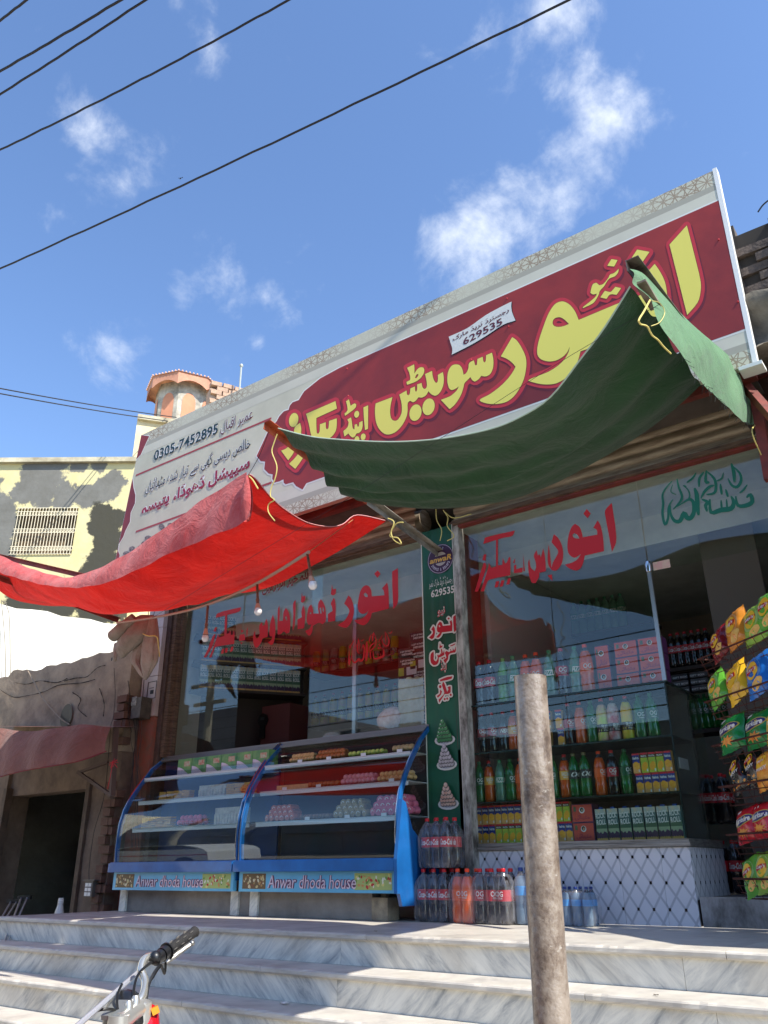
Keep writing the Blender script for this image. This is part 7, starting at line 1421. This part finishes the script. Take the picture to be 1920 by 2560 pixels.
thin((0, 971), (440, 1050), 'upper of two thin wires reaching the cream rooftop block'); thin((0, 984), (440, 1062), 'lower of two thin wires reaching the cream rooftop block')
mb = MB(); a = PN(451, 446, fwd*60, fwd); mb.ball(a, .13, None, 6, 4, (1, .5, .6)); mb.add([a+Vector(v) for v in ((0, 0, .05), (.25, .1, .12), (.2, .12, .02), (-.22, -.1, .14), (-.18, -.1, .03))], [(0, 1, 2), (0, 4, 3)]); tag(mb.build('bird', BLK), 'tiny dark bird high in the blue sky', 'bird')
# ------------------------------------------------------------------ steel pole in front of the steps
def pole_mat():
    m = mat('pole_steel', (150, 130, 112), .35, .3, bump=.3, bscale=60); N, L, b = ns(m); tc = N.new('ShaderNodeTexCoord')
    def nz(sc, det, st, ro=.7, dis=0):
        mp = N.new('ShaderNodeMapping'); mp.inputs['Scale'].default_value = st; L.new(tc.outputs['Object'], mp.inputs[0]); n = N.new('ShaderNodeTexNoise'); n.inputs['Scale'].default_value = sc; n.inputs['Detail'].default_value = det; n.inputs['Roughness'].default_value = ro; n.inputs['Distortion'].default_value = dis; L.new(mp.outputs[0], n.inputs[0]); return n.outputs[0]
    cr = N.new('ShaderNodeValToRGB'); L.new(nz(11, 12, (1, 1, .8), .78, .2), cr.inputs[0]); e = cr.color_ramp.elements
    e[0].position = .36; e[0].color = C(100, 86, 76); e[1].position = .62; e[1].color = C(178, 164, 150); k = e.new(.45); k.color = C(138, 122, 108); k = e.new(.51); k.color = C(158, 144, 130); k = e.new(.72); k.color = C(138, 148, 142)
    sc = N.new('ShaderNodeMapRange'); sc.inputs[1].default_value = .64; sc.inputs[2].default_value = .7; L.new(nz(26, 6, (1, 1, 1.6), .6), sc.inputs[0])
    mx = N.new('ShaderNodeMix'); mx.data_type = 'RGBA'; L.new(sc.outputs[0], mx.inputs['Factor']); L.new(cr.outputs[0], mx.inputs['A']); mx.inputs['B'].default_value = C(196, 188, 176)
    sd = N.new('ShaderNodeMapRange'); sd.inputs[1].default_value = .62; sd.inputs[2].default_value = .66; sd.inputs[4].default_value = .7; L.new(nz(7, 8, (1, 1, .15), .7), sd.inputs[0])
    m2 = N.new('ShaderNodeMix'); m2.data_type = 'RGBA'; L.new(sd.outputs[0], m2.inputs['Factor']); L.new(mx.outputs['Result'], m2.inputs['A']); m2.inputs['B'].default_value = C(76, 60, 52)
    L.new(m2.outputs['Result'], b.inputs['Base Color']); return m
PT = PY(1325, 1692, 2.25); PB_ = PY(1376, 2480, 2.25); pd = (PT-PB_).normalized(); pf = PB_-pd*((PB_.z-GZ)/pd.z); RPOLE = .0485
pole = thing('steel_pole', 'thick weathered steel pole standing in front of the marble steps', 'pole', pf)
mb = MB(); n = 30; mb.tube([pf+(PT-pf)*k/n for k in range(n+1)], [RPOLE*(1+.012*math.sin(k*1.7)) for k in range(n+1)], 28, cap=False); mb.tube([PT, pf+(PT-pf)*.6], [RPOLE*.9]*2, 24, cap=False)
u_ = pd.cross(Vector((1, 0, 0))).normalized(); w_ = pd.cross(u_)
ring = lambda r: [PT+u_*r*math.cos(t)+w_*r*math.sin(t) for t in [2*math.pi*k/28 for k in range(28)]]
mb.add(ring(RPOLE*1.02)+ring(RPOLE*.9), [(i, (i+1) % 28, 28+(i+1) % 28, 28+i) for i in range(28)]); mb.build('tube', pole_mat(), pole, smooth=True, angle=50)
# ------------------------------------------------------------------ motorcycle, only its handlebar in view
def HB(x, y, d): r = ray(x, y); r = r/math.hypot(r.x, r.y); return EYE+r*d*1.2
ALM = mat('fork_clamp', (196, 194, 188), .3, .7); BLP = mat('black_plastic', (22, 22, 24), .4, coat=.3)
hk = HB(365, 2490, 2.35); bike = thing('motorcycle', 'red motorcycle at the foot of the steps with chrome handlebar and black grip', 'motorcycle', (hk.x, hk.y, GZ))
g0, g1 = HB(412, 2382, 2.42), HB(486, 2330, 2.52)
barp = [HB(330, 2520, 2.28), HB(355, 2492, 2.3), HB(363, 2455, 2.34), HB(353, 2425, 2.36), HB(360, 2400, 2.38), HB(378, 2390, 2.4), g0, g1]
mb = MB(); mb.tube(resample(barp, 40), .0115, 12); hb = mb.build('handlebar', mat('chrome_bar', (206, 202, 192), .18, .75), bike, smooth=True)
mb = MB(); d = (g1-g0); mb.tube([g0+d*.1, g0+d*.14, g0+d*.97, g1+d*.02], [.0175, .0165, .016, .0175], 14); gp = mb.build('grip', mat('grip_rubber', (30, 28, 27), .7, bump=.6, bscale=160), hb, smooth=True)
dn = d.normalized(); au = dn.cross(Vector((0, 0, 1))).normalized(); av = au.cross(dn)
for k in range(6):
    for j in range(4):
        t = R(90*j+45*(k % 2)); c_ = g0+d*(.2+.12*k)+(au*math.cos(t)+av*math.sin(t))*.0172; mb = MB(); tt = -au*math.sin(t)+av*math.cos(t); mb.bar(c_-dn*.0075, c_+dn*.0075, .004, .0015, None, up=tuple(tt)); mb.build('grip_rib', mat('rib_grey', (96, 92, 86), .6), gp)
mb = MB(); mb.tube([g0-d*.1, g0+d*.04], .021, 12); mb.tube([g0+d*.05, g0+d*.08], .026, 14); mb.tube([g0-d*.3, g0-d*.12], .019, 10); mb.ball(g0-d*.3+av*.005, .02, None, 8, 5); mb.build('switch_housing', BLP, hb, smooth=True, angle=50)
l0 = g0+d*.02-av*.018-Vector((0, 0, .01)); l1 = HB(480, 2358, 2.46)
mb = MB(); mb.tube([l0, l0+(l1-l0)*.3-Vector((0, 0, .004)), l1], [.007, .006, .0055], 8); mb.ball(l1, .009, None, 8, 5); mb.build('clutch_lever', mat('lever_metal', (150, 148, 144), .3, .8), hb, smooth=True)
for k in range(18): mb = MB(); p = l0+(l1-l0)*(.12+.045*k); mb.tube([p, p+(l1-l0)*.02], .0082, 7); mb.build('lever_spring', MATS['lever_metal'], hb)
mb = MB(); mb.tube(resample([l0, l0-Vector((0, 0, .03)), HB(400, 2415, 2.38), HB(375, 2455, 2.33), HB(366, 2500, 2.3), HB(362, 2540, 2.28)], 24), [.004]*8+[.006]*6+[.0035]*10, 6); mb.tube(resample([g0-d*.25, HB(350, 2430, 2.34), HB(335, 2470, 2.3), HB(330, 2540, 2.26)], 20), .004, 6); mb.tube(resample([HB(305, 2460, 2.26), HB(293, 2490, 2.24), HB(296, 2530, 2.22), HB(320, 2560, 2.24)], 20), .004, 6); mb.tube(resample([HB(232, 2530, 2.2), HB(262, 2523, 2.2), HB(290, 2528, 2.22), HB(300, 2560, 2.24)], 20), .004, 6); mb.build('control_cable', BLK, hb, smooth=True)
mb = MB(); a = HB(348, 2428, 2.5); b = HB(235, 2528, 2.12); mb.tube([a, b, b+(b-a)*.4], .0075, 8); mb.build('brace_rod', mat('chrome_rod', (210, 212, 220), .25, .5), hb, smooth=True)
c0 = HB(352, 2518, 2.3); c1 = HB(295, 2560, 2.2); mb = MB(); mb.tube([c0, c0+(c1-c0)*.4, c1], [.026, .022, .026], 14); mb.tube([c0-Vector((0, 0, .05)), c0+Vector((0, 0, .012)), c0+Vector((0, 0, .02))], [.032, .03, .016], 14); mb.tube([c1-Vector((0, 0, .05)), c1+Vector((0, 0, .02))], [.03, .028], 14)
for f_ in (.3, .62): q_ = c0+(c1-c0)*f_; mb.tube([q_-Vector((0, 0, .02)), q_+Vector((0, 0, .03)), q_+Vector((0, 0, .04))], [.014, .013, .008], 8)
mb.build('fork_clamp', ALM, bike, smooth=True, angle=50)
mb = MB(); t0 = HB(367, 2528, 2.34); t1 = t0+Vector((.16, -.1, -.2)); tk = [t0, t0+(t1-t0)*.3, t0+(t1-t0)*.7, t1]; mb.tube(resample(tk, 12), [.03, .034, .036, .037, .038, .039, .04, .04, .04, .04, .04, .04], 16); mb.build('red_fork_cover', mat('bike_red', (176, 16, 30), .25, coat=.8), bike, smooth=True)
mb = MB(); c_ = HB(318, 2498, 2.32); mb.ball(c_+Vector((0, 0, -.05)), .075, None, 16, 10, (1, .7, 1)); mb.build('headlamp_shell', BLP, bike, smooth=True); mb = MB(); mb.bar(HB(275, 2545, 2.2), HB(308, 2505, 2.26), .05, .012); mb.build('instrument_panel', mat('panel_grey', (120, 122, 120), .35, .3), bike)
mb = MB(); a = HB(380, 2530, 2.3); mb.bar(a, HB(397, 2521, 2.3), .02, .018); mb.build('turn_indicator', mat('amber', (230, 150, 40), .3, coat=.5), bike)
# the rest of the machine below the frame
fx = Vector((-.2, -.98, 0)); ct_ = Vector((hk.x-.03, hk.y-.05, 0))
def wheel(c, nm):
    sdv = Vector((.98, -.2, 0)); mb = MB(); n = 28; pp = [c+fx*(.27*math.cos(t))+Vector((0, 0, .27*math.sin(t))) for t in [2*math.pi*k/n for k in range(n+1)]]; mb.tube(pp, .035, 8, cap=False); w = mb.build('wheel', mat('tyre', (24, 24, 24), .85), bike, smooth=True)
    mb = MB(); mb.tube([c+(p-c)*.86 for p in pp], .012, 6, cap=False); mb.tube([c-sdv*.05, c+sdv*.05], .04, 10); mb.build('rim', ALM, w, smooth=True)
f1 = ct_+fx*.35*(-1)+Vector((0, 0, GZ+.305)); r1 = f1-fx*(-1)*0+Vector((.25, -1.22, 0)); wheel(f1, 'f'); wheel(r1, 'r')
mb = MB(); mb.tube([f1+Vector((.07, 0, 0)), c0], .018, 8); mb.tube([f1-Vector((.07, 0, 0)), c1], .018, 8); mb.build('fork', ALM, bike, smooth=True)
mb = MB(); mb.ball((c0+c1)/2+Vector((.06, -.35, -.32)), .16, None, 16, 10, (.7, 1.5, .7)); mb.build('tank', mat('bike_red', (176, 16, 30), .25), bike, smooth=True); mb = MB(); mb.ball((c0+c1)/2+Vector((.14, -.75, -.36)), .14, None, 12, 8, (.8, 2, .4)); mb.build('seat', BLP, bike, smooth=True)
mb = MB(); mb.ball((f1+r1)/2+Vector((0, 0, .08)), .16, None, 12, 8, (.8, 1.1, 1)); mb.tube([(f1+r1)/2, r1], .03, 8); mb.tube([(c0+c1)/2, (f1+r1)/2, r1], .018, 8); mb.build('engine', mat('engine_metal', (90, 90, 92), .4, .7), bike, smooth=True)
# ------------------------------------------------------------------ the other side of the street, seen only in the glass
def opp(x0, x1, y, h, col, nm, lab):
    t = thing('street_building', lab, 'building', ((x0+x1)/2, y, GZ), None); m = mat(nm, col, .85, col2=tuple(int(v*.8) for v in col), vscale=.8)
    mb = MB(); mb.box((x0, y-7, GZ), (x1, y, h)); mb.box((x0-.1, y, 2.2), (x1+.1, y+.9, 2.3)); mb.build('wall', m, t); n = int((x1-x0)/1.8)
    for i in range(n):
        a = x0+(x1-x0)*(i+.25)/n
        mb = MB(); mb.box((a, y+.002, GZ), (a+.95, y+.03, 1.6)); mb.build('shutter_door', mat('opp_shutter', (70, 74, 80), .5), t)
        if h > 4: mb = MB(); mb.box((a, y+.002, 3.3), (a+.8, y+.03, 4.4)); mb.build('window', mat('opp_window', (50, 60, 70), .3), t)
opp(-30, -20, -9, 5.6, (120, 122, 126), 'opp_white', 'pale two storey building across the street'); opp(-19.9, -13, -9.5, 4.2, (96, 102, 112), 'opp_blue', 'low bluish building across the street'); opp(-12.9, -5, -9, 3.6, (104, 94, 84), 'opp_tan', 'low tan shops across the street'); opp(-4.9, 4, -9.6, 6.0, (92, 88, 84), 'opp_grey', 'grey two storey building across the street'); opp(4.1, 14, -9, 4.5, (120, 114, 102), 'opp_cream', 'cream building across the street')
pq_ = ray(522, 1780); px0 = EYE.x+pq_.x/pq_.y*(5.55*2-EYE.y+6.5); mb = MB(); mb.tube([(px0, -6.5, GZ), (px0, -6.5, 6.4)], [.16, .11], 10); mb.bar((px0-.9, -6.5, 5.8), (px0+.9, -6.5, 5.8), .1); mb.bar((px0-.7, -6.5, 5.2), (px0+.7, -6.5, 5.2), .1); tag(mb.build('utility_pole', mat('pole_concrete', (156, 148, 128), .85), smooth=True, angle=40), 'concrete utility pole across the street', 'utility pole')
for k in range(7):
    mb = MB(); zz = 3.2+.42*k; mb.tube([(px0-16+32*i/24, -6.5-.3*k, zz-.5*(1-((i-12)/12)**2)*.5) for i in range(25)], .015, 5); tag(mb.build('street_wire', BLK), f'{ORD[k]} wire from the bottom on the far utility pole', 'wire', 'wires on the far pole')
vx = EYE.x+ray(395, 2130).x/ray(395, 2130).y*(5.06*2+3.2); van = thing('white_car', 'white estate car parked across the street with a red side stripe', 'car', (vx, -3.6, GZ)); CW = mat('car_white', (206, 206, 204), .25, coat=.6); CG = mat('car_glass', (20, 24, 28), .08)
prof_ = [(-2.1, .35), (-2.1, .85), (-1.9, 1.0), (-1.2, 1.05), (-.6, 1.5), (1.3, 1.52), (2.0, 1.05), (2.1, .9), (2.1, .35)]
mb = MB(); mb.add([(vx+x, -4.4, GZ+z_) for x, z_ in prof_]+[(vx+x, -2.8, GZ+z_) for x, z_ in prof_], [tuple(range(9))[::-1], tuple(range(9, 18))]+[(i, (i+1) % 9, 9+(i+1) % 9, 9+i) for i in range(9)]); mb.build('body', CW, van)
mb = MB(); mb.add([(vx+x, -2.795, GZ+z_) for x, z_ in ((-1.05, 1.08), (-.52, 1.44), (1.25, 1.46), (1.8, 1.08))], [(0, 1, 2, 3)]); mb.build('side_window', CG, van); mb = MB(); mb.box((vx-2.1, -2.795, GZ+.72), (vx+2.1, -2.79, GZ+.78)); mb.build('red_stripe', mat('stripe_red', (170, 40, 50), .4), van)
for wx in (-1.35, 1.35):
    for wy in (-2.85, -4.35): mb = MB(); mb.tube([(vx+wx, wy-.09, GZ+.32), (vx+wx, wy+.09, GZ+.32)], .32, 18); mb.build('wheel', MATS['tyre'], van, smooth=True, angle=50)

# litter and small marks on the steps
random.seed(21)
def scrap(x, y, z_, sz, col, label):
    r = ray(x, y); p = EYE+r*((z_-EYE.z)/r.z); mb = MB(); n = 4; rows = [[(p.x+sz*(i/n-.5)+random.uniform(-.1, .1)*sz, p.y+sz*.7*(j/n-.5)+random.uniform(-.1, .1)*sz, z_+.003+random.uniform(0, .25)*sz) for i in range(n+1)] for j in range(n+1)]
    mb.grid(rows); tag(mb.build('litter_scrap', mat('scrap_%d_%d_%d' % col, col, .7)), label, 'litter')
scrap(712, 2512, -.33, .05, (226, 222, 214), 'crumpled white paper scrap on the lower marble tread left of the pole')
scrap(1640, 2490, -.165, .02, (90, 80, 70), 'small brown scrap on the second tread right of the pole')
scrap(940, 2330, 0, .02, (150, 120, 90), 'tiny tan scrap near the edge of the platform')
